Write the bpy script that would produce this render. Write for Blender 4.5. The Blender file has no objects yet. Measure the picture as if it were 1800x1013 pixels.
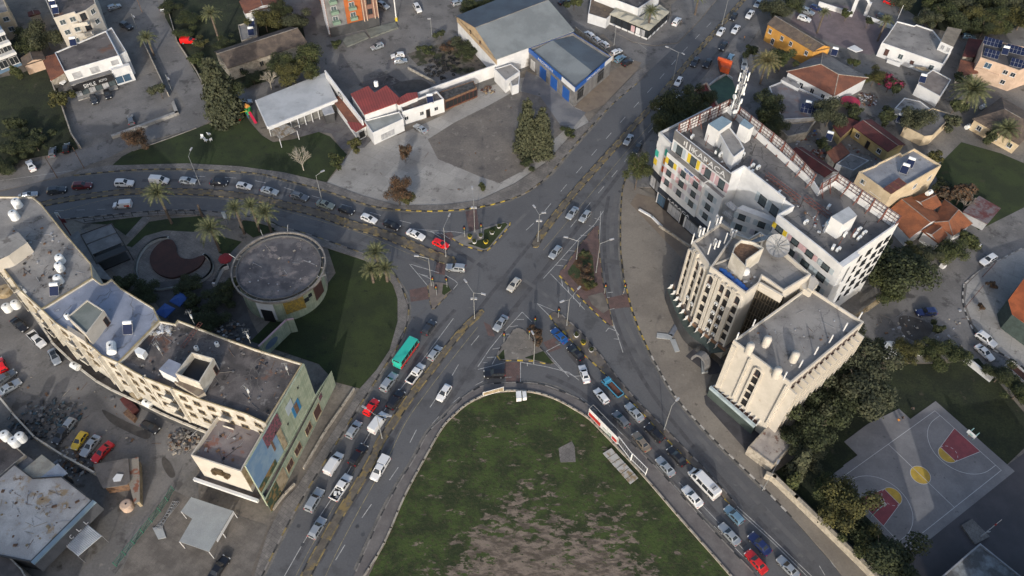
import bpy, bmesh, math, random
from mathutils import Vector, Matrix
from mathutils.geometry import tessellate_polygon
random.seed(11)
S=bpy.context.scene; COL=S.collection
PI=math.pi
# ------------------------------------------------------------------ camera
H=136.0; F=1370.0; NX,NY=882.0,1620.0; CX,CY=900.0,506.5
_d=Vector(((NX-CX)/F,-(NY-CY)/F,-1)).normalized(); _u=-_d
_y=(Vector((0,0,-1))-_u*_u.dot(Vector((0,0,-1)))).normalized(); _x=_y.cross(_u)
RW=Matrix((_x,_y,_u))                       # camera -> world
cd=bpy.data.cameras.new('camera'); cam=bpy.data.objects.new('camera',cd); COL.objects.link(cam)
cam.matrix_world=Matrix.Translation((0,0,H))@RW.to_4x4()
cd.sensor_width=36; cd.lens=36*F/1800; cd.clip_start=1; cd.clip_end=3000; S.camera=cam
# ------------------------------------------------------------------ light
SUN_EL=math.radians(20); AZ=math.radians(2)   # light travels towards +Y, a touch towards +X
w=bpy.data.worlds.new('World'); S.world=w; w.use_nodes=True; nt=w.node_tree
sky=nt.nodes.new('ShaderNodeTexSky'); sky.sky_type='NISHITA'; sky.sun_disc=False
sky.sun_elevation=SUN_EL; sky.sun_rotation=math.radians(180)+AZ; sky.air_density=1.0; sky.dust_density=3.5; sky.ozone_density=1.2
nt.nodes['Background'].inputs[1].default_value=0.15
nt.links.new(sky.outputs[0],nt.nodes['Background'].inputs[0])
sl=bpy.data.lights.new('sun','SUN'); sl.energy=2.0; sl.angle=math.radians(.6); sl.color=(1,.95,.88)
so=bpy.data.objects.new('sun',sl); COL.objects.link(so)
ld=Vector((math.sin(AZ)*math.cos(SUN_EL),math.cos(AZ)*math.cos(SUN_EL),-math.sin(SUN_EL)))
so.rotation_euler=ld.to_track_quat('-Z','Y').to_euler(); so.location=(0,-60,200)
S.view_settings.view_transform='Standard'; S.view_settings.look='None'; S.view_settings.gamma=1; S.view_settings.use_curve_mapping=False
S.view_settings.exposure=0.52
# ------------------------------------------------------------------ helpers
def W(x,y=None,h=0.0):
    "the point of the place at height h that the photograph shows at (x,y)"
    if y is None: x,y=x
    v=RW@Vector(((x-CX)/F,-(y-CY)/F,-1)); t=(H-h)/-v.z
    return Vector((v.x*t,v.y*t,h))
def PL(pts,h=0): return [W(p[0],p[1],h).xy for p in pts]
def area(p): return sum(p[i].x*p[(i+1)%len(p)].y-p[(i+1)%len(p)].x*p[i].y for i in range(len(p)))/2
def ccw(p):
    p=[Vector((q[0],q[1])) for q in p]
    return p if area(p)>0 else p[::-1]
def inset(p,d):
    n=len(p); out=[]
    for i in range(n):
        a,b,c=p[i-1],p[i],p[(i+1)%n]
        e1=(b-a).normalized(); e2=(c-b).normalized(); n1=Vector((-e1.y,e1.x)); n2=Vector((-e2.y,e2.x))
        m=n1+n2; k=1+n1.dot(n2)
        if k<.25: k=.25
        out.append(b+m*(d/k))
    return out
def smooth(p,n=6,closed=False):
    "Catmull-Rom through points"
    out=[]; L=len(p); rng=L if closed else L-1
    for i in range(rng):
        if closed: a,b,c,d=p[i-1],p[i],p[(i+1)%L],p[(i+2)%L]
        else: a,b,c,d=p[max(i-1,0)],p[i],p[i+1],p[min(i+2,L-1)]
        for k in range(n):
            t=k/n
            out.append(tuple(.5*((2*b[j])+(-a[j]+c[j])*t+(2*a[j]-5*b[j]+4*c[j]-d[j])*t*t+(-a[j]+3*b[j]-3*c[j]+d[j])*t**3) for j in range(2)))
    if not closed: out.append(tuple(p[-1]))
    return out
BASE={}
class MB:
    def __init__(s,*mats): s.v=[]; s.f=[]; s.mi=[]; s.mats=list(mats)
    def mx(s,m):
        if m is None: return 0
        if isinstance(m,int): return m
        if m not in s.mats: s.mats.append(m)
        return s.mats.index(m)
    def face(s,pts,m=0):
        i=len(s.v); s.v+= [tuple(p) for p in pts]; s.f.append(tuple(range(i,i+len(pts)))); s.mi.append(s.mx(m))
    def ngon(s,pts,m=0):
        if len(pts)<=4: s.face(pts,m); return
        i=len(s.v); s.v+=[tuple(p) for p in pts]; k=s.mx(m)
        for t in tessellate_polygon([[Vector(p) for p in pts]]):
            a,b,c=[Vector(pts[j]) for j in t]
            if (b-a).cross(c-a).length<1e-9: continue
            if (b-a).cross(c-a).z<0: t=t[::-1]
            s.f.append(tuple(i+j for j in t)); s.mi.append(k)
    def prism(s,poly,z0,z1,side=0,top=None,bottom=False):
        p=ccw(poly); n=len(p)
        for i in range(n):
            a,b=p[i],p[(i+1)%n]
            s.face([(a.x,a.y,z0),(b.x,b.y,z0),(b.x,b.y,z1),(a.x,a.y,z1)],side)
        if top is not False: s.ngon([(q.x,q.y,z1) for q in p],side if top is None else top)
        if bottom:
            s.ngon([(q.x,q.y,z0) for q in p],side)
    def box(s,c,sz,rz=0,m=0,rx=0,ry=0):
        R=Matrix.Rotation(rz,3,'Z')@Matrix.Rotation(ry,3,'Y')@Matrix.Rotation(rx,3,'X'); c=Vector(c)
        x,y,z=[q/2 for q in sz]
        P=[c+R@Vector((a*x,b*y,d*z)) for d in (-1,1) for b in (-1,1) for a in (-1,1)]
        for f in ((0,2,3,1),(4,5,7,6),(0,1,5,4),(1,3,7,5),(3,2,6,7),(2,0,4,6)): s.face([P[i] for i in f],m)
    def tube(s,a,b,r0,r1=None,n=6,m=0,cap=True):
        a=Vector(a); b=Vector(b); r1=r0 if r1 is None else r1
        d=(b-a); 
        if d.length<1e-6: return
        q=d.to_track_quat('Z','Y'); k=s.mx(m); i=len(s.v)
        for P,r in ((a,r0),(b,r1)):
            for j in range(n):
                t=2*PI*j/n; s.v.append(tuple(P+q@Vector((r*math.cos(t),r*math.sin(t),0))))
        for j in range(n): s.f.append((i+j,i+(j+1)%n,i+n+(j+1)%n,i+n+j)); s.mi.append(k)
        if cap:
            s.f.append(tuple(i+n+j for j in range(n))); s.mi.append(k)
            s.f.append(tuple(i+n-1-j for j in range(n))); s.mi.append(k)
    def lathe(s,c,prof,n=16,m=0,arc=(0,2*PI)):
        "profile of (r,z) about a vertical axis at c"
        c=Vector(c); i=len(s.v); k=s.mx(m)
        for r,z in prof:
            for j in range(n):
                t=2*PI*j/n; s.v.append((c.x+r*math.cos(t),c.y+r*math.sin(t),c.z+z))
        for a in range(len(prof)-1):
            for j in range(n):
                s.f.append((i+a*n+j,i+a*n+(j+1)%n,i+(a+1)*n+(j+1)%n,i+(a+1)*n+j)); s.mi.append(k)
    def mesh(s,name,off=(0,0,0),smooth_=False):
        me=bpy.data.meshes.new(name); o=Vector(off)
        me.from_pydata([tuple(Vector(q)-o) for q in s.v],[],s.f)
        for m in s.mats: me.materials.append(m)
        me.polygons.foreach_set('material_index',s.mi)
        if smooth_: me.polygons.foreach_set('use_smooth',[True]*len(s.f))
        me.update(); return me
    def build(s,name,parent=None,loc=None,smooth_=False,**tg):
        base=BASE[parent] if parent is not None else Vector(loc if loc is not None else (0,0,0))
        o=bpy.data.objects.new(name,s.mesh(name,base,smooth_)); COL.objects.link(o)
        if parent is not None: o.parent=parent
        else: o.location=base
        BASE[o]=base.copy(); tag(o,**tg); return o
def tag(o,label=None,cat=None,group=None,kind=None):
    if label: o['label']=label
    if cat: o['category']=cat
    if group: o['group']=group
    if kind: o['kind']=kind
    return o
def thing(name,label,cat,loc=(0,0,0),rz=0,group=None):
    o=bpy.data.objects.new(name,None); COL.objects.link(o); o.location=loc; o.rotation_euler=(0,0,rz)
    o.empty_display_size=.3; BASE[o]=Vector(loc); return tag(o,label,cat,group)
def put(mesh,name,parent,loc=(0,0,0),rot=(0,0,0),sc=None):
    "an object that shares mesh data, placed in its parent's frame"
    o=bpy.data.objects.new(name,mesh); COL.objects.link(o); o.parent=parent; o.location=loc; o.rotation_euler=rot
    if sc is not None: o.scale=sc
    return o
def copy_tree(o,parent=None):
    c=o.copy(); COL.objects.link(c); c.parent=parent
    for ch in KIDS.get(o,list(o.children)): copy_tree(ch,c)
    return c
KIDS={}
# ------------------------------------------------------------------ materials
MC={}
def mat(name,c,c2=None,sc=.5,rough=.85,metal=0,bump=0,bsc=6,amt=.5,spots=None,wave=None,brick=None,fine=.12,coat=0,edge=(.42,.58),crack=None):
    """two-tone noise colour, optional stains (spots=(colour,scale,threshold)), ridges (wave=(scale,angle,depth)),
       slab joints (brick=(w,h,angle,colour))"""
    if name in MC: return MC[name]
    m=bpy.data.materials.new(name); m.use_nodes=True; t=m.node_tree; N=t.nodes; L=t.links
    b=N['Principled BSDF']; b.inputs['Roughness'].default_value=rough; b.inputs['Metallic'].default_value=metal
    if coat: b.inputs['Coat Weight'].default_value=coat
    geo=N.new('ShaderNodeNewGeometry')
    c2=c2 or tuple(x*.72 for x in c)
    def noise(scale,detail=6,r=.6):
        n=N.new('ShaderNodeTexNoise'); n.inputs['Scale'].default_value=scale; n.inputs['Detail'].default_value=detail; n.inputs['Roughness'].default_value=r
        L.new(geo.outputs['Position'],n.inputs['Vector']); return n.outputs['Fac']
    def ramp(src,a,bb,ca=(0,0,0,1),cb=(1,1,1,1)):
        r=N.new('ShaderNodeValToRGB'); r.color_ramp.elements[0].position=a; r.color_ramp.elements[1].position=bb
        r.color_ramp.elements[0].color=ca; r.color_ramp.elements[1].color=cb; L.new(src,r.inputs[0]); return r.outputs[0]
    def mix(f,a,bb,mode='MIX'):
        x=N.new('ShaderNodeMix'); x.data_type='RGBA'; x.blend_type=mode
        if isinstance(f,float): x.inputs[0].default_value=f
        else: L.new(f,x.inputs[0])
        for i,q in ((6,a),(7,bb)):
            if isinstance(q,tuple): x.inputs[i].default_value=(*q[:3],1)
            else: L.new(q,x.inputs[i])
        return x.outputs[2]
    col=mix(ramp(noise(sc),*edge),c,c2)
    if fine:
        f=ramp(noise(bsc,4,.7),.3,.7,(1-fine,)*3+(1,),(1+fine,)*3+(1,)); col=mix(1.0,col,f,'MULTIPLY')
    if spots:
        for q in (spots if isinstance(spots,list) else [spots]):
            col=mix(ramp(noise(q[1],8,.68),q[2]-.06,q[2]+.01),col,q[0])
    hgt=None
    if crack:
        vo=N.new('ShaderNodeTexVoronoi'); vo.feature='DISTANCE_TO_EDGE'; vo.inputs['Scale'].default_value=crack[0]
        wn=N.new('ShaderNodeTexNoise'); wn.inputs['Scale'].default_value=crack[0]*4; wn.inputs['Detail'].default_value=5; L.new(geo.outputs['Position'],wn.inputs['Vector'])
        ad=N.new('ShaderNodeMixRGB'); ad.blend_type='LINEAR_LIGHT'; ad.inputs[0].default_value=1.2; L.new(geo.outputs['Position'],ad.inputs[1]); L.new(wn.outputs['Color'],ad.inputs[2]); L.new(ad.outputs[0],vo.inputs['Vector'])
        cf=ramp(vo.outputs['Distance'],.0,crack[2],(1,1,1,1),(0,0,0,1)); gt=ramp(noise(crack[0]*.6,3),.46,.52); mm=N.new('ShaderNodeMath'); mm.operation='MULTIPLY'; L.new(cf,mm.inputs[0]); L.new(gt,mm.inputs[1]); col=mix(mm.outputs[0],col,crack[1])
    if brick:
        mp=N.new('ShaderNodeMapping'); mp.inputs['Rotation'].default_value=(0,0,brick[2]); L.new(geo.outputs['Position'],mp.inputs['Vector'])
        k=N.new('ShaderNodeTexBrick'); k.inputs['Scale'].default_value=1; k.inputs['Brick Width'].default_value=brick[0]; k.inputs['Row Height'].default_value=brick[1]
        k.inputs['Mortar Size'].default_value=.03; k.inputs['Color1'].default_value=(1,1,1,1); k.inputs['Color2'].default_value=(.86,.86,.86,1); k.inputs['Mortar'].default_value=(*brick[3],1)
        L.new(mp.outputs[0],k.inputs['Vector']); col=mix(1.0,col,k.outputs['Color'],'MULTIPLY')
    if wave:
        mp=N.new('ShaderNodeMapping'); mp.inputs['Rotation'].default_value=(0,0,wave[1]); L.new(geo.outputs['Position'],mp.inputs['Vector'])
        k=N.new('ShaderNodeTexWave'); k.inputs['Scale'].default_value=wave[0]; k.inputs['Distortion'].default_value=.15; L.new(mp.outputs[0],k.inputs['Vector'])
        hgt=k.outputs['Fac']
        col=mix(1.0,col,ramp(hgt,.0,.5,(.72,.72,.72,1),(1,1,1,1)),'MULTIPLY')
    L.new(col,b.inputs['Base Color'])
    if bump or hgt is not None:
        bp=N.new('ShaderNodeBump'); bp.inputs['Strength'].default_value=.6
        if hgt is not None: bp.inputs['Distance'].default_value=wave[2]; L.new(hgt,bp.inputs['Height'])
        else: bp.inputs['Distance'].default_value=bump; L.new(noise(bsc*.6,6,.7),bp.inputs['Height'])
        L.new(bp.outputs[0],b.inputs['Normal'])
    MC[name]=m; return m
def plain(name,c,rough=.5,metal=0,coat=0,fine=0.0):
    return mat(name,c,tuple(x*.9 for x in c),sc=.8,rough=rough,metal=metal,fine=fine,coat=coat)
asph=mat('asphalt',(.104,.106,.112),(.084,.086,.092),sc=.07,bsc=3,bump=.01,fine=.12,spots=[((.068,.069,.073),.14,.62),((.128,.127,.126),.3,.68)],edge=(.38,.62))
asph2=mat('worn_asphalt',(.172,.166,.162),(.125,.121,.118),sc=.12,bsc=2.5,bump=.01,fine=.16,spots=[((.075,.072,.07),.22,.62),((.19,.18,.165),.5,.66),((.06,.055,.055),.9,.72)])
conc=mat('light_concrete',(.32,.31,.292),(.245,.236,.224),sc=.1,bsc=2,fine=.1,spots=[((.15,.14,.13),.3,.64),((.33,.32,.30),.5,.68)],brick=(4.5,4.5,.5,(.6,.6,.6)))
pave=mat('paving',(.185,.172,.16),(.13,.122,.116),sc=.3,bsc=4,fine=.15,brick=(.8,.8,.6,(.6,.6,.6)),spots=[((.24,.225,.20),.7,.66),((.08,.075,.07),.5,.70)])
plaza=mat('plaza_concrete',(.205,.185,.158),(.165,.148,.128),sc=.12,bsc=3,fine=.14,spots=[((.105,.09,.08),.45,.66),((.24,.22,.19),.8,.68)])
brickp=mat('red_brick_paving',(.15,.095,.086),(.11,.075,.07),sc=.6,bsc=6,brick=(.5,.25,.3,(.6,.6,.6)),spots=((.10,.09,.088),.5,.64))
brown=mat('brown_paving',(.19,.155,.12),(.155,.125,.10),sc=.4,spots=((.11,.095,.08),.5,.66))
dirt=mat('dirt',(.175,.155,.13),(.12,.105,.09),sc=.15,bsc=2,bump=.03,fine=.2,spots=[((.07,.065,.058),.3,.62),((.23,.205,.17),.8,.68),((.035,.04,.02),.5,.70)])
yard=mat('yard_ground',(.175,.165,.152),(.115,.11,.104),sc=.12,bsc=2,bump=.02,fine=.2,spots=[((.065,.058,.05),.25,.64),((.20,.19,.17),.6,.68)])
grass=mat('lawn',(.026,.040,.011),(.017,.027,.009),sc=.15,bsc=5,bump=.08,fine=.35,rough=1,spots=[((.038,.036,.018),.22,.67),((.010,.015,.007),.6,.66)])
grassd=mat('rough_grass',(.021,.029,.011),(.012,.018,.008),sc=.2,bsc=2.5,bump=.2,fine=.5,rough=1,spots=[((.05,.045,.03),.3,.67),((.010,.014,.007),.5,.62)])
def field_material():
    m=bpy.data.materials.new('field'); m.use_nodes=True; t=m.node_tree; N=t.nodes; L=t.links; b=N['Principled BSDF']; b.inputs['Roughness'].default_value=1
    g=N.new('ShaderNodeNewGeometry'); sx=N.new('ShaderNodeSeparateXYZ'); L.new(g.outputs['Position'],sx.inputs[0])
    def nz(sc,d,st=(1,1,1),rot=0):
        mp=N.new('ShaderNodeMapping'); mp.inputs['Scale'].default_value=st; mp.inputs['Rotation'].default_value=(0,0,rot); L.new(g.outputs['Position'],mp.inputs[0]); n=N.new('ShaderNodeTexNoise'); n.inputs['Scale'].default_value=sc; n.inputs['Detail'].default_value=d; n.inputs['Roughness'].default_value=.68; L.new(mp.outputs[0],n.inputs[0]); return n.outputs[0]
    def mth(op,a,c):
        x=N.new('ShaderNodeMath'); x.operation=op
        for i,q in enumerate((a,c)):
            if isinstance(q,(int,float)): x.inputs[i].default_value=q
            else: L.new(q,x.inputs[i])
        return x.outputs[0]
    def rp(src,a,c):
        r=N.new('ShaderNodeValToRGB'); r.color_ramp.elements[0].position=a; r.color_ramp.elements[1].position=c; r.color_ramp.interpolation='EASE'; L.new(src,r.inputs[0]); return r.outputs[0]
    def mx(f,a,c):
        x=N.new('ShaderNodeMix'); x.data_type='RGBA'; L.new(f,x.inputs[0])
        for i,q in ((6,a),(7,c)):
            if isinstance(q,tuple): x.inputs[i].default_value=(*q,1)
            else: L.new(q,x.inputs[i])
        return x.outputs[2]
    gr=mx(rp(nz(.16,6),.42,.58),(.042,.066,.015),(.019,.030,.009)); gr=mx(rp(nz(1.4,6),.5,.64),gr,(.040,.040,.018))
    er=mx(rp(nz(.35,10,(1,2.6,1),.75),.4,.6),(.20,.16,.128),(.08,.064,.05))
    ax=mth('MAXIMUM',mth('SUBTRACT',mth('ABSOLUTE',mth('SUBTRACT',sx.outputs[0],7),0),8),0); f=mth('SUBTRACT',mth('MULTIPLY',mth('SUBTRACT',58,sx.outputs[1]),.030),mth('MULTIPLY',ax,.035)); f=mth('ADD',f,nz(.13,8)); f=mth('ADD',f,mth('MULTIPLY',mth('SUBTRACT',nz(.4,10,(1,2.2,1),.7),.5),2.2))
    c=mx(rp(f,.50,.62),gr,er); c=mx(rp(nz(.22,9,(1,2.2,1),-.9),.585,.64),c,er); c=mx(rp(nz(.5,8),.60,.68),c,(.02,.026,.012)); c=mx(rp(nz(2.5,5),.62,.72),c,(.12,.10,.07))
    L.new(c,b.inputs['Base Color']); bp=N.new('ShaderNodeBump'); bp.inputs['Distance'].default_value=.25; bp.inputs['Strength'].default_value=.7; L.new(nz(1.6,7),bp.inputs['Height']); L.new(bp.outputs[0],b.inputs['Normal']); return m
field=field_material()
earth=mat('bare_earth',(.155,.115,.095),(.085,.065,.052),sc=.35,bsc=2.5,bump=.1,fine=.3,rough=1,spots=[((.028,.035,.014),.3,.54),((.02,.022,.012),1.1,.60)])
white=mat('white_paint',(.60,.61,.62),(.53,.54,.55),sc=.4,fine=.05,rough=.7,spots=((.47,.48,.48),.6,.70))
cream=mat('cream_render',(.48,.452,.405),(.43,.405,.36),sc=.3,fine=.07,spots=((.36,.32,.265),.7,.68))
creamd=mat('cream_dirty',(.50,.48,.43),(.40,.375,.325),sc=.6,fine=.12,spots=[((.22,.19,.14),.7,.66)])
markw=mat('road_paint',(.42,.42,.41),(.2,.2,.2),sc=1.6,bsc=4,fine=.2,edge=(.42,.7))
marky=mat('yellow_line_paint',(.28,.24,.14),(.15,.135,.10),sc=1.2,fine=.2)
kyel=mat('kerb_yellow',(.50,.36,.035),(.28,.20,.05),sc=1.5,fine=.2)
kyel2=mat('kerb_worn_yellow',(.24,.185,.08),(.13,.105,.06),sc=1.2,fine=.2)
kblk=mat('kerb_black',(.02,.02,.022),(.05,.05,.05),sc=2)
kwht=mat('kerb_white',(.42,.41,.39),(.25,.24,.22),sc=2)
kgry=mat('kerb_concrete',(.22,.205,.19),(.15,.14,.13),sc=1)
glass=plain('dark_glass',(.025,.03,.036),.12,0); glass2=plain('window_glass',(.07,.09,.10),.15)
bglass=plain('blue_glass',(.05,.09,.14),.12); chrome=plain('grey_metal',(.35,.36,.37),.45,.6)
pole=plain('pole_grey',(.30,.31,.31),.5,.3); black=plain('black',(.015,.015,.017),.5); rub=plain('rubber',(.012,.012,.012),.8)
dgrey=mat('dark_grey_paint',(.06,.062,.066),rough=.6); mgrey=mat('mid_grey_paint',(.17,.17,.175),rough=.7); lgrey=mat('light_grey',(.36,.37,.39),rough=.7)
roofg=mat('grey_roof',(.165,.16,.158),(.105,.102,.104),sc=.2,fine=.14,spots=[((.19,.18,.165),.5,.64),((.055,.05,.048),.7,.66)],crack=(.16,(.05,.05,.05),.02))
roofd=mat('dark_roof',(.115,.103,.10),(.055,.05,.05),sc=.2,fine=.22,spots=[((.20,.19,.18),.3,.64),((.13,.07,.05),.15,.62),((.028,.026,.025),.35,.64)],crack=(.2,(.14,.13,.12),.014))
roofb=mat('blue_roof',(.24,.27,.345),(.185,.21,.27),sc=.2,fine=.1,spots=[((.12,.125,.145),.35,.66),((.32,.34,.38),.7,.68)],crack=(.14,(.11,.12,.14),.02))
roofc=mat('concrete_roof',(.26,.25,.238),(.185,.178,.172),sc=.2,fine=.14,spots=[((.095,.088,.08),.4,.64),((.29,.275,.25),.7,.68)],crack=(.18,(.11,.105,.10),.010))
roofw=mat('white_stained_roof',(.50,.49,.47),(.36,.345,.33),sc=.22,fine=.15,spots=[((.34,.25,.15),.2,.60),((.20,.12,.06),.30,.67),((.14,.125,.11),.6,.68)])
parap=mat('ochre_parapet',(.34,.275,.15),(.24,.195,.11),sc=1,fine=.2)
tile_o=mat('orange_tiles',(.30,.105,.045),(.22,.08,.038),sc=.5,wave=(4.2,.75,.05),fine=.15)
tile_r=mat('red_tiles',(.22,.085,.05),(.15,.062,.042),sc=.4,wave=(4.2,.9,.05),fine=.18)
tile_b=mat('brown_tiles',(.15,.115,.09),(.095,.075,.062),sc=.5,wave=(4.0,.6,.06),fine=.2,spots=((.23,.17,.09),.25,.66))
maroon=mat('maroon_sheet',(.115,.03,.028),(.07,.022,.022),sc=.3,wave=(3.5,.8,.03),fine=.1)
redroof=mat('red_felt_roof',(.28,.055,.05),(.22,.048,.045),sc=.3,wave=(.45,-.35,.02),fine=.06)
wsheet=mat('white_sheet_roof',(.46,.48,.50),(.38,.40,.42),sc=.2,wave=(.8,-1.2,.04),fine=.05,spots=((.30,.31,.31),.3,.66))
gsheet=mat('grey_sheet_roof',(.215,.24,.25),(.17,.19,.20),sc=.15,wave=(1.2,-.5,.04),fine=.06)
bsheet=mat('blue_grey_sheet_roof',(.10,.13,.16),(.08,.10,.125),sc=.15,wave=(1.2,-.5,.04),fine=.06)
corr=mat('corrugated_white',(.52,.54,.56),(.42,.44,.46),sc=.4,wave=(2.4,.0,.05),fine=.04)
corb=mat('corrugated_blue',(.27,.37,.44),(.22,.31,.38),sc=.4,wave=(3,-.7,.05),fine=.04)
stone=mat('pale_stone',(.36,.33,.28),(.24,.215,.18),sc=1.2,bump=.04,fine=.2)
muralg=mat('pale_green_stone_paint',(.33,.37,.28),(.25,.30,.22),sc=.5,fine=.16,brick=(.9,.45,0,(.8,.8,.75)),spots=((.40,.40,.28),.9,.66))
muralb=mat('mural_blue',(.12,.21,.33),(.22,.31,.38),sc=.18,fine=.05)
muralp=mat('mural_blossom',(.20,.06,.085),(.06,.045,.055),sc=2.2,fine=.3,edge=(.45,.55))
murale=mat('mural_trees',(.03,.055,.03),(.20,.13,.05),sc=.9,fine=.3,edge=(.48,.58))
tan=mat('tan_panel',(.34,.28,.19),(.22,.17,.10),sc=.9,fine=.2)
wood=mat('dark_red_deck',(.062,.026,.022),(.042,.02,.018),sc=.3,wave=(3.2,.35,.02),fine=.1)
woodb=mat('brown_wood',(.17,.10,.06),(.10,.06,.04),sc=2)
redst=mat('red_steel',(.15,.045,.035),(.09,.038,.03),sc=2,rough=.7)
rust=mat('rusty_panel',(.36,.36,.35),(.22,.16,.09),sc=.9,fine=.1,edge=(.45,.6))
red=plain('red_paint',(.42,.025,.02),.4); redt=mat('red_tarmac',(.16,.028,.025),(.12,.025,.024),sc=.3); greent=mat('green_court',(.04,.085,.062),(.03,.065,.05),sc=.3)
blue=plain('sign_blue',(.018,.09,.33),.5); teal=plain('teal',(.05,.40,.32),.4); yellow=plain('yellow_paint',(.62,.46,.04),.5); orange=plain('orange_paint',(.62,.26,.05),.6)
orw=mat('orange_wall',(.52,.27,.055),(.44,.22,.05),sc=.5,fine=.06); yelw=mat('yellow_wall',(.42,.33,.15),(.34,.26,.12),sc=.6); pinkw=mat('peach_wall',(.48,.36,.28),(.40,.30,.23),sc=.5)
orf=mat('orange_facade',(.36,.10,.025),(.30,.085,.022),sc=.5); plasticw=plain('white_plastic',(.70,.72,.72),.35); brownw=plain('brown_shutter',(.07,.035,.03),.7)
greenp=plain('green_metal',(.03,.13,.09),.5); bluew=mat('blue_wall',(.10,.17,.26),(.08,.14,.22),sc=.5); beige=mat('beige_wall',(.52,.43,.30),(.43,.35,.24),sc=.4,fine=.08,spots=((.33,.26,.17),.8,.68))
solar=plain('solar_cell',(.012,.018,.05),.15); bark=mat('bark',(.13,.10,.075),(.07,.055,.045),sc=3,bump=.05,fine=.3); barkw=mat('pale_bark',(.42,.38,.32),(.28,.25,.2),sc=2)
courtm=mat('court_tarmac',(.20,.197,.20),(.155,.152,.158),sc=.15,bsc=3,fine=.1,spots=[((.09,.088,.09),.7,.68),((.19,.185,.185),.3,.66)]); maroonp=mat('maroon_court_paint',(.24,.058,.068),(.19,.05,.06),sc=.6); yelp=mat('yellow_court_paint',(.48,.32,.045),(.38,.25,.045),sc=.6)
pink=plain('pink_panel',(.50,.34,.36),.5); lblue=plain('pale_blue_panel',(.38,.44,.48),.5); lilac=plain('lilac_panel',(.43,.42,.48),.5)
tarm=mat('tarp',(.045,.05,.058),(.14,.17,.18),sc=.8,edge=(.5,.6))
def leafm(name,c): 
    m=mat(name,c,tuple(x*.6 for x in c),sc=1.2,rough=.9,fine=.25,bsc=3); return m
LV={'dark':[leafm('leaf_dark_a',(.027,.037,.013)),leafm('leaf_dark_b',(.046,.057,.020))],
    'green':[leafm('leaf_green_a',(.034,.047,.014)),leafm('leaf_green_b',(.060,.070,.020))],
    'olive':[leafm('leaf_olive_a',(.042,.050,.025)),leafm('leaf_olive_b',(.070,.076,.040))],
    'yellow':[leafm('leaf_yellow_a',(.075,.072,.018)),leafm('leaf_yellow_b',(.05,.053,.016))],
    'brown':[leafm('leaf_brown_a',(.11,.06,.03)),leafm('leaf_brown_b',(.06,.045,.03))],
    'magenta':[leafm('leaf_magenta',(.22,.015,.06)),leafm('leaf_dark_a',(.03,.04,.014))],
    'palm':[leafm('palm_leaf_a',(.085,.10,.04)),leafm('palm_leaf_b',(.13,.135,.065))],
    'drypalm':[leafm('palm_dry_a',(.20,.165,.075)),leafm('palm_dry_b',(.13,.13,.05))]}
def flat(name,px,z,m,z0=None,kind='structure',h=None,parent=None,sm=0,**k):
    if sm: px=smooth(px,sm,True)
    b=MB(m); P=ccw(PL(px,z if h is None else h))
    if z0 is None: b.ngon([(q.x,q.y,z) for q in P],m)
    else: b.prism(P,z0,z,m,m)
    if parent is None: return b.build(name,loc=(P[0].x,P[0].y,0),kind=kind,**k)
    return b.build(name,parent=parent,**k)
def resample(P,step):
    out=[P[0].copy()]; acc=0
    for a,b in zip(P,P[1:]):
        L=(b-a).length; d=step-acc
        while d<=L:
            out.append(a+(b-a)*(d/L)); d+=step
        acc=L-(d-step)
    return out
def kerb(px,cols,w_=.3,h_=.16,step=1.0,z=0,sm=5,closed=False,parent=None,world=None):
    P=[Vector(q) for q in world] if world else PL(smooth(px,sm,closed) if sm else px)
    if closed: P=P+[P[0]]
    R=resample(P,step)
    b=MB(*cols)
    for i in range(len(R)-1):
        a,c=R[i],R[i+1]; d=(c-a); L=d.length
        if L<.05: continue
        m=(a+c)/2; j=random.uniform(-.012,.012)
        b.box((m.x,m.y,z+h_/2+j),(L-.03,w_,h_),math.atan2(d.y,d.x),cols[i%len(cols)])
    o=b.build('kerb',parent=parent) if parent else b.build('kerb',loc=(P[0].x,P[0].y,0),kind='structure')
    return o
def stripe(b,P,w_,z,m,dash=None):
    "line of paint along world points"
    acc=0; on=True
    if dash:
        R=resample(P,.5); k=0
        segs=[]; n1=int(dash[0]/.5); n2=int(dash[1]/.5)
        while k+n1<len(R): segs.append((R[k],R[k+n1])); k+=n1+n2
    else: segs=list(zip(P,P[1:]))
    for a,c in segs:
        d=c-a
        if d.length<.02: continue
        n=Vector((-d.y,d.x)).normalized()*w_/2
        b.face([(a.x-n.x,a.y-n.y,z),(c.x-n.x,c.y-n.y,z),(c.x+n.x,c.y+n.y,z),(a.x+n.x,a.y+n.y,z)],m)
# ================================================================== ground
b=MB(dirt); b.ngon([(-900,-300,0),(900,-300,0),(900,1500,0),(-900,1500,0)],dirt); b.build('ground',kind='structure')
flat('yard_west',[(-60,470),(0,470),(60,520),(150,640),(345,760),(350,900),(200,1040),(-60,1040)],.010,yard)
flat('yard_north_west',[(60,255),(100,-40),(700,-60),(1000,-60),(1060,60),(980,90),(930,120),(800,180),(700,230),(420,190),(320,230),(160,275)],.012,yard)
flat('yard_east',[(1180,200),(1290,40),(1360,-60),(1900,-60),(1900,560),(1520,560),(1400,500),(1280,300)],.012,yard)
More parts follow.
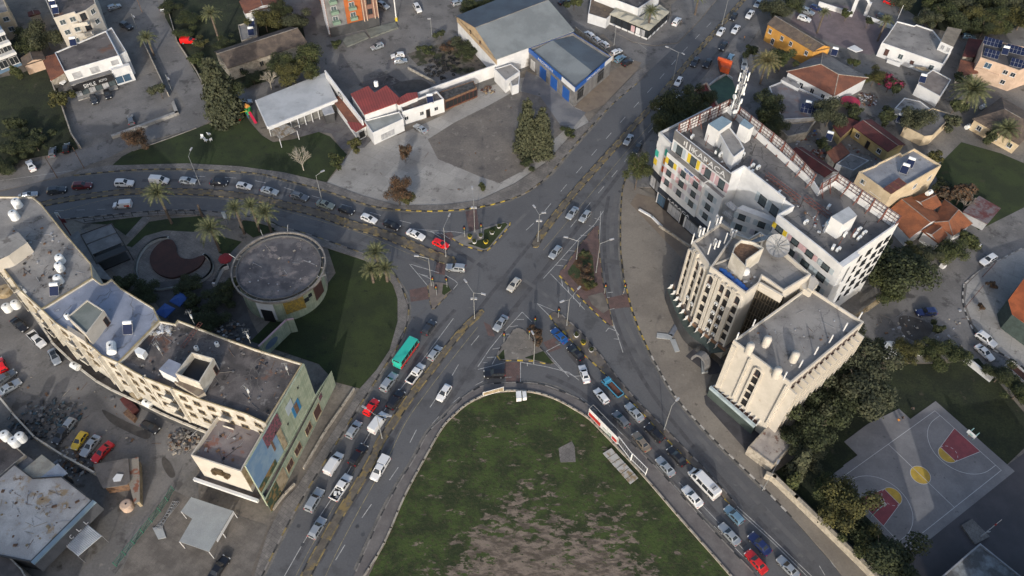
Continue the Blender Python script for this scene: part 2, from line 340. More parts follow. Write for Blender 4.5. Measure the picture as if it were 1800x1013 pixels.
# streets
flat('side_road',[(205,-30),(268,-30),(282,22),(312,82),(345,130),(360,158),(385,205),(345,226),(240,252),(190,278),(130,300),(60,322),(0,335),(-50,345),(-50,310),(0,310),(60,285),(150,262),(300,208),(327,187),(285,120),(240,50)],.030,asph2)
flat('street',[(420,175),(470,150),(560,140),(640,110),(700,85),(735,70),(860,25),(700,-40),(560,-40),(530,0),(585,75),(620,60),(690,45),(700,90),(600,125),(500,135),(400,165)],.026,asph2)
flat('street',[(575,60),(690,20),(695,-40),(750,-40),(760,30),(800,40),(850,20),(900,-20),(1000,-40),(1060,10),(1035,36),(1000,25),(960,20),(900,60),(770,72),(735,72),(700,110),(690,128),(620,150),(570,130)],.028,asph2)
flat('street',[(985,-30),(1038,34),(1112,75),(1150,82),(1195,76),(1140,130),(1118,112),(1060,60),(1000,42),(975,10)],.034,asph2)
flat('car_park',[(120,195),(135,165),(200,150),(240,138),(275,125),(300,165),(310,185),(245,218),(160,240),(140,235)],.020,asph2)
flat('car_park',[(700,125),(760,110),(835,145),(760,170),(742,165),(660,118)],.036,asph2)
flat('road',[(1600,440),(1720,400),(1830,340),(1830,420),(1790,440),(1730,470),(1697,495),(1692,530),(1705,570),(1730,605),(1800,650),(1850,700),(1850,760),(1790,705),(1700,620),(1640,640),(1560,630),(1520,600),(1515,560),(1550,520),(1620,500)],.022,asph2)
flat('road',[(1500,-40),(1570,20),(1640,55),(1700,75),(1830,30),(1830,70),(1730,95),(1700,85),(1690,120),(1665,160),(1640,150),(1665,95),(1570,45),(1480,-40)],.022,asph2)
flat('side_road',[(1290,-40),(1345,30),(1325,70),(1335,110),(1345,160),(1340,210),(1360,240),(1320,240),(1300,190),(1290,150),(1250,120),(1275,85),(1295,60)],.022,asph2)
flat('parking_yard',[(1400,20),(1440,5),(1500,12),(1540,45),(1590,65),(1555,85),(1530,97),(1500,90),(1420,60),(1385,45)],.02,mat('rose_paving',(.19,.15,.155),(.15,.12,.125),sc=.3,brick=(.5,.25,.2,(.8,.8,.8))))
flat('lane',[(-40,470),(40,500),(100,530),(200,620),(360,760),(345,820),(300,880),(180,1040),(110,1040),(240,900),(250,800),(150,790),(-40,700)],.016,asph2)
flat('road',[(445,1040),(517,902),(600,766),(625,723),(647,691),(670,653),(697,613),(715,571),(718,538),(705,503),(690,478),(667,460),(635,445),(550,415),(482,395),(447,383),(370,372),(300,370),(240,374),(107,386),(40,402),(-40,420),(-40,350),(0,338),(60,322),(130,309),(225,300),(325,298),(447,305),(500,317),(575,337),(650,362),(695,369),(750,372),(812,369),(862,361),(900,350),(925,339),(960,313),(1007,260),(1017,245),(1070,190),(1120,147),(1142,124),(1192,77),(1232,35),(1262,-2),(1290,-40),(1400,-50),(1355,5),(1320,37),(1290,67),(1262,105),(1225,150),(1180,205),(1140,262),(1115,290),(1100,313),(1094,335),(1091,378),(1091,440),(1097,493),(1101,506),(1110,543),(1125,583),(1145,626),(1170,671),(1195,708),(1243,761),(1276,794),(1346,862),(1400,919),(1458,985),(1500,1040),(1345,1040),(1329,1012),(1276,957),(1226,904),(1176,847),(1118,787),(1088,759),(1035,713),(1000,694),(950,676),(900,673),(850,678),(817,696),(800,713),(770,743),(751,762),(726,809),(698,854),(666,914),(625,1005),(605,1040)],.040,asph)
# lawns, fields
flat('lawn',[(198,290),(215,275),(240,262),(300,240),(345,226),(390,208),(425,192),(440,215),(460,238),(480,250),(515,245),(560,232),(580,240),(610,272),(574,320),(500,305),(420,295),(330,290),(255,292)],.050,grass)
flat('meadow',[(-60,150),(40,128),(78,112),(100,150),(110,190),(132,250),(138,262),(90,272),(20,285),(-60,300)],.02,grassd)
flat('meadow',[(286,-40),(420,-40),(430,15),(530,35),(545,110),(480,140),(410,160),(372,168),(350,140),(318,82),(290,30)],.02,grassd)
flat('meadow',[(155,0),(180,60),(215,75),(238,138),(262,112),(245,60),(215,0)],.018,yard)
flat('lot',[(575,321),(606,282),(640,232),(700,238),(780,202),(835,160),(900,140),(960,130),(1020,190),(1035,215),(1012,228),(960,285),(905,322),(842,352),(780,360),(700,361),(640,345)],.030,conc)
flat('lot',[(752,245),(800,215),(860,185),(905,160),(975,170),(990,195),(1000,222),(955,262),(920,300),(878,322),(842,310),(800,292),(770,280)],.042,mat('weathered_tarmac',(.15,.135,.12),(.115,.104,.095),sc=.15,bsc=2,fine=.2,spots=[((.19,.175,.155),.4,.64),((.075,.07,.065),.5,.66)]))
flat('tyre_shop_yard',[(925,125),(955,140),(1010,190),(1030,198),(1010,222),(985,220),(950,170),(915,160)],.046,mat('stained_concrete',(.19,.19,.195),(.12,.125,.14),sc=.12,fine=.12))
flat('forecourt',[(1010,188),(1075,125),(1110,105),(1128,110),(1118,125),(1060,185),(1030,198)],.05,brown)
flat('vacant_lot',[(630,150),(660,118),(700,130),(760,165),(735,168),(700,175),(680,155),(650,160)],.016,roofd)
flat('scrub_yard',[(715,95),(780,75),(830,70),(880,100),(855,118),(765,148)],.018,mat('weedy_dirt',(.12,.105,.088),(.035,.04,.018),sc=.3,bsc=2,bump=.1,fine=.3,edge=(.48,.56),spots=[((.03,.028,.026),.5,.62)]))
flat('field',[(900,688),(862,692),(825,709),(800,729),(777,754),(745,810),(711,874),(676,955),(640,1030),(1300,1030),(1283,1012),(1251,975),(1188,904),(1126,832),(1060,762),(1035,737),(1007,719),(975,702),(940,691)],.050,field)
flat('concrete_slab',[(982,788),(1005,776),(1010,785),(1012,812),(985,813)],.10,pave,z0=.05)
flat('lawn',[(576,437),(640,455),(665,470),(690,500),(699,525),(699,565),(685,615),(662,650),(632,683),(590,672),(560,640),(500,620),(440,600),(480,560),(560,520),(590,480)],.050,grass)
flat('lawn',[(148,392),(250,376),(262,380),(222,415),(205,402),(190,395)],.050,grass)
flat('lawn',[(222,432),(262,390),(300,384),(352,380),(372,395),(340,408),(290,405),(255,415),(232,435)],.050,grass)
flat('lawn',[(430,382),(480,390),(500,402),(470,410),(445,418),(420,400)],.050,grass)
flat('lawn',[(376,412),(425,425),(400,450),(385,445)],.050,grass)
flat('garden_paving',[(140,400),(222,435),(262,408),(340,402),(380,412),(420,430),(400,500),(380,560),(240,520),(200,480),(160,440)],.046,pave)
flat('garden_path',[(252,380),(266,382),(232,418),(220,415)],.055,pave)
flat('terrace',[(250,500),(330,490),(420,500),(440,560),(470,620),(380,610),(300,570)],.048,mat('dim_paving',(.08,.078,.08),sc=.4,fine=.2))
flat('courtyard_lawn',[(1405,800),(1370,830),(1430,770),(1500,660),(1560,640),(1660,640),(1720,630),(1770,690),(1830,760),(1765,822),(1640,712),(1470,840),(1600,970),(1560,1040),(1540,1000),(1362,830)],.030,grassd)
flat('playground_ground',[(1590,965),(1768,820),(1850,760),(1850,1040),(1500,1040)],.034,mat('playground_tarmac',(.075,.07,.075),(.06,.057,.062),sc=.2,fine=.1))
flat('garden_lawn',[(1640,300),(1690,250),(1760,270),(1830,300),(1830,350),(1720,405),(1665,350)],.030,grass)
flat('scrub_ground',[(1570,-40),(1850,-40),(1850,30),(1790,48),(1740,58),(1690,62),(1640,50),(1590,15)],.030,grassd)
flat('forecourt',[(1700,500),(1725,475),(1790,440),(1850,420),(1850,700),(1800,650),(1735,600),(1710,570),(1696,530)],.06,conc,z0=.0)
# pavements (raised)
def pavement(px,m=pave,z=.15,**k): return flat('pavement',px,z,m,z0=0,h=0,**k)
pavement([(440,1040),(447,1013),(470,940),(500,880),(520,860),(595,745),(632,685),(662,651),(685,616),(699,566),(699,527),(692,502),(667,472),(640,458),(560,432),(482,405),(484,396),(550,416),(635,446),(667,461),(690,479),(704,503),(717,539),(714,571),(696,612),(669,652),(646,690),(624,722),(599,765),(516,901),(460,1013),(450,1040)])
pavement([(130,387),(240,375),(300,371),(370,373),(447,384),(484,396),(484,402),(447,390),(370,380),(300,378),(240,382),(150,394)])
pavement([(130,308),(140,300),(190,292),(255,290),(330,288),(420,293),(500,304),(575,322),(640,346),(700,362),(780,361),(842,353),(905,324),(960,287),(1012,230),(1035,216),(1060,188),(1118,128),(1142,110),(1142,123),(1120,146),(1070,189),(1017,244),(1007,259),(960,312),(925,338),(900,349),(862,360),(812,368),(750,371),(695,368),(650,361),(575,336),(500,316),(447,304),(325,297),(225,299)])
pavement([(1038,34),(1112,74),(1150,81),(1190,76),(1231,34),(1262,-4),(1290,-42),(1240,-42),(1180,10),(1180,30),(1140,60),(1070,30),(1060,-10),(1040,-10)],m=asph2)
pavement([(745,808),(711,873),(676,954),(645,1015),(634,1040),(606,1040),(626,1005),(667,914),(699,854),(727,809),(752,762),(771,743),(801,713),(818,696),(851,678),(900,674),(950,677),(1000,695),(1035,714),(1088,760),(1118,788),(1176,848),(1226,905),(1276,958),(1329,1013),(1345,1040),(1302,1040),(1283,1013),(1251,976),(1188,905),(1126,833),(1060,763),(1035,738),(1007,720),(975,703),(940,692),(900,689),(862,693),(825,710),(800,730),(777,755)],m=mat('footpath',(.14,.13,.125),(.11,.10,.098),sc=.3,bsc=3,fine=.12))
pavement([(1101,314),(1120,330),(1165,352),(1160,400),(1230,440),(1230,500),(1180,500),(1215,580),(1260,640),(1240,690),(1325,760),(1360,830),(1540,1005),(1580,1040),(1502,1040),(1459,985),(1401,919),(1347,862),(1277,794),(1244,761),(1196,708),(1171,671),(1146,626),(1126,583),(1111,543),(1102,506),(1098,493),(1092,440),(1092,378),(1095,335)],m=plaza)
pavement([(1125,262),(1150,230),(1195,190),(1240,140),(1262,106),(1292,68),(1322,38),(1340,45),(1320,75),(1290,120),(1240,175),(1180,235),(1165,330),(1120,330),(1101,313),(1116,290)],m=asph2)
flat('apron',[(1165,352),(1230,395),(1240,440),(1200,455),(1108,358),(1120,340)],.19,brown,z0=.1)
# islands
def island(px,m,z=.16,sm=0,cols=(kyel,kblk),nm='traffic_island'):
    o=flat(nm,px,z,m,z0=0,h=0,sm=sm); return o
island([(795,419),(820,410),(862,398),(885,391),(893,393),(896,397),(862,436),(853,442),(846,441),(812,431)],mat('island_paving',(.19,.18,.17),(.15,.14,.13),sc=.5))
flat('lawn',[(851,405),(888,392.5),(892,396),(860,435),(851,439),(822,429),(850,421)],.19,grass,h=0)
kerb([(795,419),(812,431),(846,441),(853,442),(862,436),(896,397),(893,391)],(kyel,kblk),step=1.2,w_=.28)
island([(752,503),(757,497),(770,497),(786,499),(794,511),(782,523),(765,541),(762,544),(759,542),(755,525)],mat('island_paving2',(.17,.145,.125),(.13,.11,.10),sc=.5))
flat('lawn',[(779,501),(788,503),(793,511),(781,520),(777,517)],.19,grass,h=0)
kerb([(752,503),(755,525),(759,542),(763,544),(782,523),(794,511)],(kyel2,kblk),step=1.1,w_=.28)
island([(1046,399),(1052,398),(1053,440),(1060,500),(1072,550),(1077,573),(1068,570),(1030,534),(983,485),(985,477),(992,472),(1018,433),(1033,415)],brickp)
flat('lawn',[(1019,447),(1035,440),(1042,452),(1046,507),(1030,513),(1022,509),(999,484),(998,478)],.19,mat('shrub_bed',(.03,.042,.014),(.08,.045,.022),sc=.35,bsc=3,bump=.2,fine=.5,edge=(.48,.56)),h=0)
flat('island_slab',[(1033,522),(1058,515),(1062,520),(1070,545),(1060,552),(1040,536)],.19,mat('island_paving3',(.15,.135,.12),sc=.5),h=0)
kerb([(983,485),(1030,534),(1068,570),(1077,573)],(kyel,kblk),step=1.1,w_=.28)
kerb([(1077,573),(1072,550),(1060,500),(1053,440),(1052,398),(1046,399),(1033,415),(1018,433),(992,472),(983,485)],(kyel2,kblk),step=1.5,w_=.28,sm=0)
island([(874,626),(880,612),(895,592),(903,580),(912,577),(922,582),(935,598),(955,618),(970,634),(974,640),(966,641),(940,635),(900,634),(880,634)],mat('island_paving4',(.175,.16,.142),(.13,.12,.108),sc=.4,spots=((.26,.245,.22),.5,.66),crack=(.3,(.08,.07,.06),.02)))
flat('lawn',[(922,630),(955,618),(973,640),(966,640),(940,634)],.19,grass,h=0)
flat('lawn',[(876,626),(886,615),(887,632),(880,633)],.19,grass,h=0)
kerb([(874,626),(880,634),(900,634),(940,635),(966,641),(974,640)],(kyel,kblk),step=1.2,w_=.3,sm=0)
kerb([(974,638),(955,618),(935,598),(922,582),(912,577),(903,580),(895,592),(880,612),(874,626)],(kgry,kblk),step=1.2,w_=.28,sm=0)
# SE median
island([(966,555),(972,549),(984,551),(997,563),(1020,583),(1055,624),(1090,671),(1125,711),(1172,757),(1236,822),(1295,888),(1291,893),(1271,875),(1211,813),(1171,772),(1132,729),(1100,697),(1070,664),(1027,624),(1000,594),(972,566)],mat('median_paving',(.125,.11,.095),(.09,.08,.075),sc=.6,spots=((.17,.13,.07),.5,.62)))
kerb([(966,555),(972,566),(1000,594),(1027,624),(1070,664),(1100,697),(1132,729),(1171,772),(1211,813),(1271,875),(1291,893)],(kyel,kblk),step=1.25,w_=.3,sm=0)
kerb([(1295,888),(1236,822),(1172,757),(1125,711),(1090,671),(1055,624),(1020,583),(997,563),(984,551),(972,549)],(kgry,kblk),step=1.3,w_=.28,sm=0)
# main medians
def median(c,w0,w1,m,sm=4,cols=(kyel2,kblk),step=1.3):
    P=PL(smooth(c,sm)); n=len(P); l=[];r=[]
    for i,p in enumerate(P):
        d=(P[min(i+1,n-1)]-P[max(i-1,0)]).normalized(); nn=Vector((-d.y,d.x)); k=(w0+(w1-w0)*i/(n-1))/2
        l.append(p+nn*k); r.append(p-nn*k)
    e=(P[-1]-P[-2]).normalized()*w1*.5
    e0=(P[1]-P[0]).normalized()*w0*.5
    ring=l+[l[-1]*.7+P[-1]*.3+e*.8,P[-1]+e,r[-1]*.7+P[-1]*.3+e*.8]+r[::-1]+[P[0]-e0]
    b=MB(m); b.prism(ring,0,.17,m,m); o=b.build('median_strip',loc=(P[0].x,P[0].y,0),kind='structure')
    for side in (l,r): kerb(None,cols,world=side,step=step,w_=.26,h_=.2,parent=o)
    kerb(None,cols,world=[l[-1],l[-1]*.7+P[-1]*.3+e*.8,P[-1]+e,r[-1]*.7+P[-1]*.3+e*.8,r[-1]],step=.8,w_=.26,h_=.2,parent=o)
medp=mat('median_earth',(.12,.105,.085),(.085,.075,.062),sc=.8,fine=.2,spots=((.19,.14,.06),.35,.6))
median([(1345,-40),(1306,1),(1271,41),(1229,88),(1188,136),(1150,182),(1112,224),(1086,253),(1050,293),(1010,338),(976,380),(950,415),(941,431)],1.1,1.7,medp,cols=(kyel2,kyel2,kblk))
median([(525,1040),(542,1005),(567,958),(597,905),(625,860),(655,808),(668,778),(690,745),(727,690),(757,652),(790,608),(820,573),(840,555),(846,549)],1.7,1.2,medp,cols=(kyel2,kyel2,kblk),step=1.6)
median([(62,362),(125,350),(190,341),(243,337),(300,337),(375,340),(450,349),(500,361),(560,376),(620,396),(665,409),(700,422),(740,440),(775,454),(792,459)],1.6,2.6,medp,cols=(kyel2,kblk))
# outer kerbs
kerb([(695,369),(750,372),(812,369),(862,361),(900,350)],(kyel,kblk),step=1.3,w_=.3)
kerb([(900,350),(925,339),(960,313),(1007,260),(1070,190),(1120,147)],(kyel2,kblk,kgry),step=1.3,w_=.3)
kerb([(130,309),(225,300),(325,298),(447,305),(500,317),(575,337),(650,362),(695,369)],(kyel2,kblk),step=1.4,w_=.3)
kerb([(1100,313),(1094,335),(1091,378),(1091,440),(1097,493)],(kyel2,kblk),step=1.4,w_=.3)
kerb([(1097,493),(1101,506),(1110,543),(1125,583),(1145,626)],(kyel,kblk),step=1.3,w_=.3)
kerb([(1145,626),(1170,671),(1195,708),(1243,761),(1276,794),(1346,862),(1400,919)],(kwht,kblk),step=1.3,w_=.3)
kerb([(450,1035),(517,902),(600,766),(647,691),(697,613),(715,571),(718,538),(705,503),(690,478),(667,460),(635,445),(550,415),(484,396)],(kyel2,kblk,kgry),step=1.6,w_=.3)
kerb([(484,396),(447,383),(370,372),(300,370),(240,374),(110,386)],(kgry,kblk),step=1.4,w_=.25)
kerb([(626,1005),(667,914),(699,854),(727,809),(752,762),(771,743),(801,713),(818,696),(851,678),(900,673),(950,676),(1000,694),(1035,713),(1088,759),(1118,787),(1176,847),(1226,904),(1276,957),(1329,1012)],(kgry,kblk,kgry),step=1.5,w_=.25)
kerb([(1694,500),(1692,530),(1704,568),(1728,604),(1790,640),(1830,680)],(kwht,kblk),step=1.2,w_=.3)
kerb([(1697,498),(1726,474),(1790,440),(1830,420)],(kwht,kgry),step=1.2,w_=.3)
# low retaining wall along the field
def wall(px,w_,h_,m,label,name='boundary_wall',cat='wall',group=None,sm=0,hz=0,base=0):
    P=PL(smooth(px,sm) if sm else px,hz); b=MB(m)
    for a,c in zip(P,P[1:]):
        d=c-a; mm=(a+c)/2; b.box((mm.x,mm.y,base+(h_-base)/2),(d.length+w_*.9,w_,h_-base),math.atan2(d.y,d.x),m)
    return b.build(name,loc=(P[0].x,P[0].y,0),label=label,cat=cat,group=group)
wall([(641,1013),(676,955),(711,874),(745,810),(777,754),(800,729),(825,709),(862,692),(900,688),(940,691),(975,702),(1007,719),(1035,737),(1060,762)],.3,.45,stone,'low pale kerb wall curving round the west and north side of the grass field',sm=3)
wall([(1060,762),(1126,832),(1188,904),(1251,975),(1290,1020)],.3,.45,stone,'low pale wall between the grass field and the south-east footpath',sm=3)
# ------------------------------------------------------------------ road markings
b=MB(markw,marky)
ZM=.050
def st(px,w_=.14,dash=None,m=markw,z=.052,sm=4):
    global ZM; ZM+=.0002; z=ZM; stripe(b,PL(smooth(px,sm) if sm else px),w_,z,m,dash)
st([(500,1013),(548,930),(600,850),(660,745),(700,690),(760,610),(797,560)],dash=None)
st([(590,985),(640,905),(700,822),(727,765),(760,710),(792,665),(820,618),(855,575)],dash=(3,5.5))
st([(560,1040),(590,975),(635,890),(680,810),(712,745),(750,690),(800,625),(840,575)],.12,m=marky)
st([(520,1013),(545,965),(600,868),(650,780)],.10,m=marky)
st([(925,405),(950,380),(1000,320),(1050,262),(1100,205),(1150,150),(1200,92),(1250,40)],dash=(3,5))
st([(1003,400),(1030,366),(1060,330),(1095,288),(1125,250),(1165,205),(1210,150)],dash=(3,4))
st([(955,440),(1010,375),(1090,280),(1160,200)],.10,m=marky)
st([(0,318),(130,300)],.1)
st([(300,376),(240,382)],.1)
st([(225,303),(325,301),(447,308),(500,320),(575,340),(650,365),(695,372),(812,372)],.1,m=marky)
st([(80,380),(190,350),(243,346),(300,346),(375,349),(450,358),(500,371),(560,388),(640,412),(700,438),(755,462)],.1,m=marky)
st([(60,372),(190,368),(243,366)],.1,dash=(2,3))
st([(340,310),(420,314),(480,325),(560,348),(620,365),(690,385),(740,397)],dash=(3,5))
for q in ([(720,465),(752,503)],[(722,465),(772,480)],[(737,482),(752,486)],[(752,503),(757,497)],[(783,484),(800,494),(805,499),(797,509)],[(736,481),(760,492)],
          [(720,402),(740,404),(800,408),(825,412)],[(757,407),(775,418)],[(775,410),(790,420)],[(740,404),(775,412)],[(757,407),(772,409)]): st(q,.14,sm=0)
for q in ([(1061,371),(1045,395),(1018,420),(985,457),(955,490)],[(1056,372),(1053,440),(1060,500),(1072,552),(1087,595),(1095,620)],[(1045,384),(1056,388)],[(1035,397),(1048,400)],[(1020,414),(1033,415)],[(1010,424),(1020,424)],[(1000,441),(1010,442)],[(985,456),(997,458)],[(975,466),(990,468)],
          [(944,534),(975,547)],[(944,534),(966,556)],[(968,482),(1000,515),(1028,545)],[(987,492),(989,503)],[(998,505),(1000,516)],[(1008,520),(1008,526)],[(1020,532),(1019,540)],[(1068,515),(1077,514)],[(1063,524),(1072,523)],[(1069,545),(1080,543)],
          [(1077,573),(1088,590)],[(1065,583),(1070,577),(1082,582)],[(1079,596),(1088,597)],
          [(918,549),(880,590),(860,615),(840,645)],[(918,549),(935,566)],[(908,562),(921,562)],[(896,575),(910,573)],[(885,588),(896,588)],[(866,614),(879,612)],[(856,629),(872,628)],[(840,650),(888,638)],[(849,638),(857,638)],[(872,628),(865,641)],[(915,637),(915,672)],[(927,638),(927,644)],
          [(915,637),(960,645),(1000,655),(1018,669)],[(960,618),(1000,663)],[(974,638),(990,654)],[(985,605),(960,618)],[(990,653),(1010,662),(1022,661)],[(985,553),(1000,572),(982,574)]): st(q,.14,sm=0)
st([(1291,893),(1350,946),(1395,990),(1430,1025)],.14); st([(1295,890),(1354,944),(1400,988),(1436,1022)],.14)
st([(1020,700),(1060,735),(1100,770),(1150,815),(1200,870),(1250,920),(1300,972),(1340,1012)],.1,dash=(2,3))
st([(1050,690),(1090,735),(1140,790),(1190,845),(1250,905),(1310,970)],.11,dash=(4,2))
st([(760,745),(800,705),(850,670),(905,663)],.1,dash=(2,4))
st([(1458,983),(1466,995),(1480,1005),(1490,1012)],.14); st([(1440,995),(1450,1012)],.14)
st([(1100,60),(1140,90)],.1)
b.build('road_markings',kind='structure')
# brick crossings laid in the road
for i,q in enumerate(([(818,372),(838,368),(843,408),(826,414),(822,395)],[(769,455),(783,460),(782,484),(764,481)],[(720,510),(751,504),(755,526),(722,531)],[(1066,525),(1105,516),(1112,540),(1070,544)],[(887,637),(914,637),(914,673),(890,673)],[(955,602),(985,590),(975,603),(988,612),(965,620)],[(850,566),(862,572),(870,592),(858,590)],[(762,415),(793,408),(800,420),(795,424)])):
    flat('brick_crossing',q,.048,brickp,h=0)
for q in ([(385,690),(400,700),(445,735),(440,742),(405,722),(375,700)],[(288,803),(300,815),(308,835),(300,840),(290,828),(284,812)],[(180,720),(215,738),(262,760),(255,772),(210,752),(190,738)],[(1580,560),(1600,556),(1640,575),(1620,600),(1590,590)],[(690,150),(740,140),(760,160),(720,175)]):
    flat('damp_patch',q,.052,mat('damp_ground',(.055,.05,.047),(.075,.07,.064),sc=.6),sm=4)
wall([(534,822),(570,760),(600,716),(622,684)],.3,.7,stone,'upper pale edge of the long planter trough beside the painted annex',hz=.5)
wall([(480,894),(500,868),(517,851)],.3,.7,stone,'short pale planter edge at the south end of the painted annex',hz=.5)
# worn tyre lanes, repairs and oil stains
wl=mat('worn_lane',(.115,.115,.118),(.085,.086,.092),sc=.25,bsc=2,fine=.12); pt=mat('tar_patch',(.072,.073,.077),(.088,.089,.093),sc=.5); ol=mat('oil_stained_asphalt',(.058,.058,.063),(.078,.079,.085),sc=.6,fine=.2)
b=MB(wl,ol); ZW=.0412
for px,w_,m in (([(520,985),(575,890),(640,780),(700,680),(760,590),(800,545)],.5,1),([(560,990),(610,900),(670,805),(725,710),(785,620),(830,560),(900,470),(960,395),(1030,310),(1110,215)],.5,1),([(640,965),(690,870),(745,780),(800,690),(860,600),(930,510),(1000,420),(1060,345),(1140,240),(1230,130),(1300,50)],.6,1),([(660,975),(712,880),(765,792),(825,700),(880,620)],.5,0),
   ([(250,318),(330,318),(430,328),(520,345),(610,370),(700,398),(780,430),(850,470)],.6,1),([(300,360),(400,366),(500,386),(600,415),(700,452),(760,480)],.6,0),([(1085,340),(1075,400),(1078,470),(1090,540),(1120,610),(1160,680),(1230,770),(1330,880),(1430,985)],.6,0),([(1070,345),(1062,400),(1065,470),(1078,550),(1105,620),(1145,690),(1210,775),(1310,890),(1405,990)],.5,1),
   ([(960,660),(1020,690),(1080,745),(1150,815),(1230,900),(1320,1000)],.6,1),([(1000,620),(1060,690),(1130,765),(1210,850),(1310,960)],.6,1),([(900,480),(960,520),(1020,580),(1075,650)],.5,0),([(705,545),(728,560),(770,520),(850,450),(930,370)],.5,0)):
    stripe(b,PL(smooth(px,5)),w_*1.7,ZW,m); ZW+=.0002
b.build('lane_wear',kind='structure')
du=mat('kerbside_dust',(.155,.145,.13),(.10,.097,.093),sc=.5,bsc=3,fine=.25); b=MB(du)
for px in ([(1095,325),(1090,378),(1090,440),(1096,493),(1109,543),(1124,583),(1144,626),(1169,671),(1194,708),(1242,762),(1275,795),(1345,863)],[(130,310),(225,301),(325,299),(447,306),(500,318),(575,338),(650,363),(695,370),(750,373),(812,370),(862,362),(900,351),(960,315),(1008,261),(1070,191)],[(462,1013),(519,902),(602,766),(649,692),(699,614),(716,571),(719,538),(706,503),(668,460)],[(625,1003),(665,914),(697,854),(725,809),(750,762),(770,742),(800,712),(850,677),(900,672),(950,675),(1000,693),(1088,758),(1176,846),(1276,956)]): stripe(b,PL(smooth(px,4)),.9,ZW,0); ZW+=.0002
b.build('kerbside_dust',kind='structure')
random.seed(21)
b=MB(pt)
for px in ((870,420),(930,450),(1010,350),(980,520),(905,545),(820,600),(760,660),(690,770),(640,900),(580,960),(560,365),(420,320),(330,350),(640,420),(1075,460),(1140,640),(1230,790),(1330,900),(1180,780),(1060,300),(1150,190),(1240,80),(1200,110)):
    c=W(*px).xy; a=random.random()*3; L_=random.uniform(1,4); u=Vector((math.cos(a),math.sin(a)))*L_/2; n=Vector((-u.y,u.x)).normalized()*random.uniform(.25,.9); b.face([(q.x,q.y,.0460+.0001*b.f.__len__()) for q in (c-u-n,c+u-n,c+u+n,c-u+n)])
b.build('road_repairs',kind='structure')
# manhole covers
for p in [(948,166),(1140,117),(1212,62),(1182,100),(1089,337),(1000,446),(941,306),(638,940),(628,926),(532,958),(525,925)]:
    q=W(p[0],p[1]); b=MB(dgrey); b.lathe((q.x,q.y,0),[(.36,.0),(.36,.056),(0,.056)],10,dgrey); b.build('manhole_cover',loc=(q.x,q.y,0),kind='structure')
# ------------------------------------------------------------------ basketball court
A,B,C_,D=[W(*p).xy for p in ((1474,844),(1589,963),(1758.6,828),(1644,722))]
ex=(D-A).normalized(); ey=(B-A).normalized(); ey=(ey-ex*ex.dot(ey)).normalized(); O=A; LX=27.7; LY=15.3
def ct(x,y): return O+ex*x+ey*y
def cpoly(name,pts,z,m,z0=None,parent=None):
    b=MB(m); P=ccw([ct(*p) for p in pts])
    if z0 is None: b.ngon([(q.x,q.y,z) for q in P],m)
    else: b.prism(P,z0,z,m,m)
    return b.build(name,parent=parent) if parent else b.build(name,loc=(P[0].x,P[0].y,0),kind='structure')
court=cpoly('basketball_court',[(-1.2,-1.4),(3,-1.4),(3,-1.6),(7,-1.6),(7,-5),(14,-5.2),(22,-4.2),(22,-1.4),(LX+2,-1.4),(LX+2,LY+1.5),(-1.2,LY+1.5)],.10,courtm,0)
def circ(cx,cy,r,a0,a1,n=20): return [(cx+r*math.cos(a0+(a1-a0)*i/n),cy+r*math.sin(a0+(a1-a0)*i/n)) for i in range(n+1)]
m_=LY/2
cpoly('centre_circle',circ(LX/2,m_,1.85,0,2*PI,24)[:-1],.106,yelp,parent=court)
for s in (0,1):
    X=(lambda x:x) if s==0 else (lambda x:LX-x)
    cpoly('key',[(X(0),m_-3),(X(5.8),m_-1.8),(X(5.8),m_+1.8),(X(0),m_+3)],.106,maroonp,parent=court)
    cpoly('key_semicircle',[(X(p[0]),p[1]) for p in circ(5.8,m_,1.8,-PI/2,PI/2,14)],.106,yelp,parent=court)
b=MB(plain('court_line_white',(.5,.5,.5),.7))
def cl(pts,dash=None,w_=.09): stripe(b,[ct(*p) for p in pts],w_,.112,0,dash)
cl([(0,0),(LX,0),(LX,LY),(0,LY),(0,0)]); cl([(LX/2,0),(LX/2,LY)]); cl(circ(LX/2,m_,1.85,0,2*PI,24))
for s in (0,1):
    X=(lambda x:x) if s==0 else (lambda x:LX-x)
    cl([(X(0),m_-3),(X(5.8),m_-1.8),(X(5.8),m_+1.8),(X(0),m_+3)])
    cl([(X(p[0]),p[1]) for p in circ(5.8,m_,1.8,-PI/2,PI/2,14)]); cl([(X(p[0]),p[1]) for p in circ(5.8,m_,1.8,PI/2,1.5*PI,14)],dash=(.5,.5))
    cl([(X(0),m_-6.4),(X(1.6),m_-6.4)]+[(X(p[0]),p[1]) for p in circ(1.6,m_,6.4,-PI/2,PI/2,28)]+[(X(0),m_+6.4)])
b.build('court_lines',parent=court)
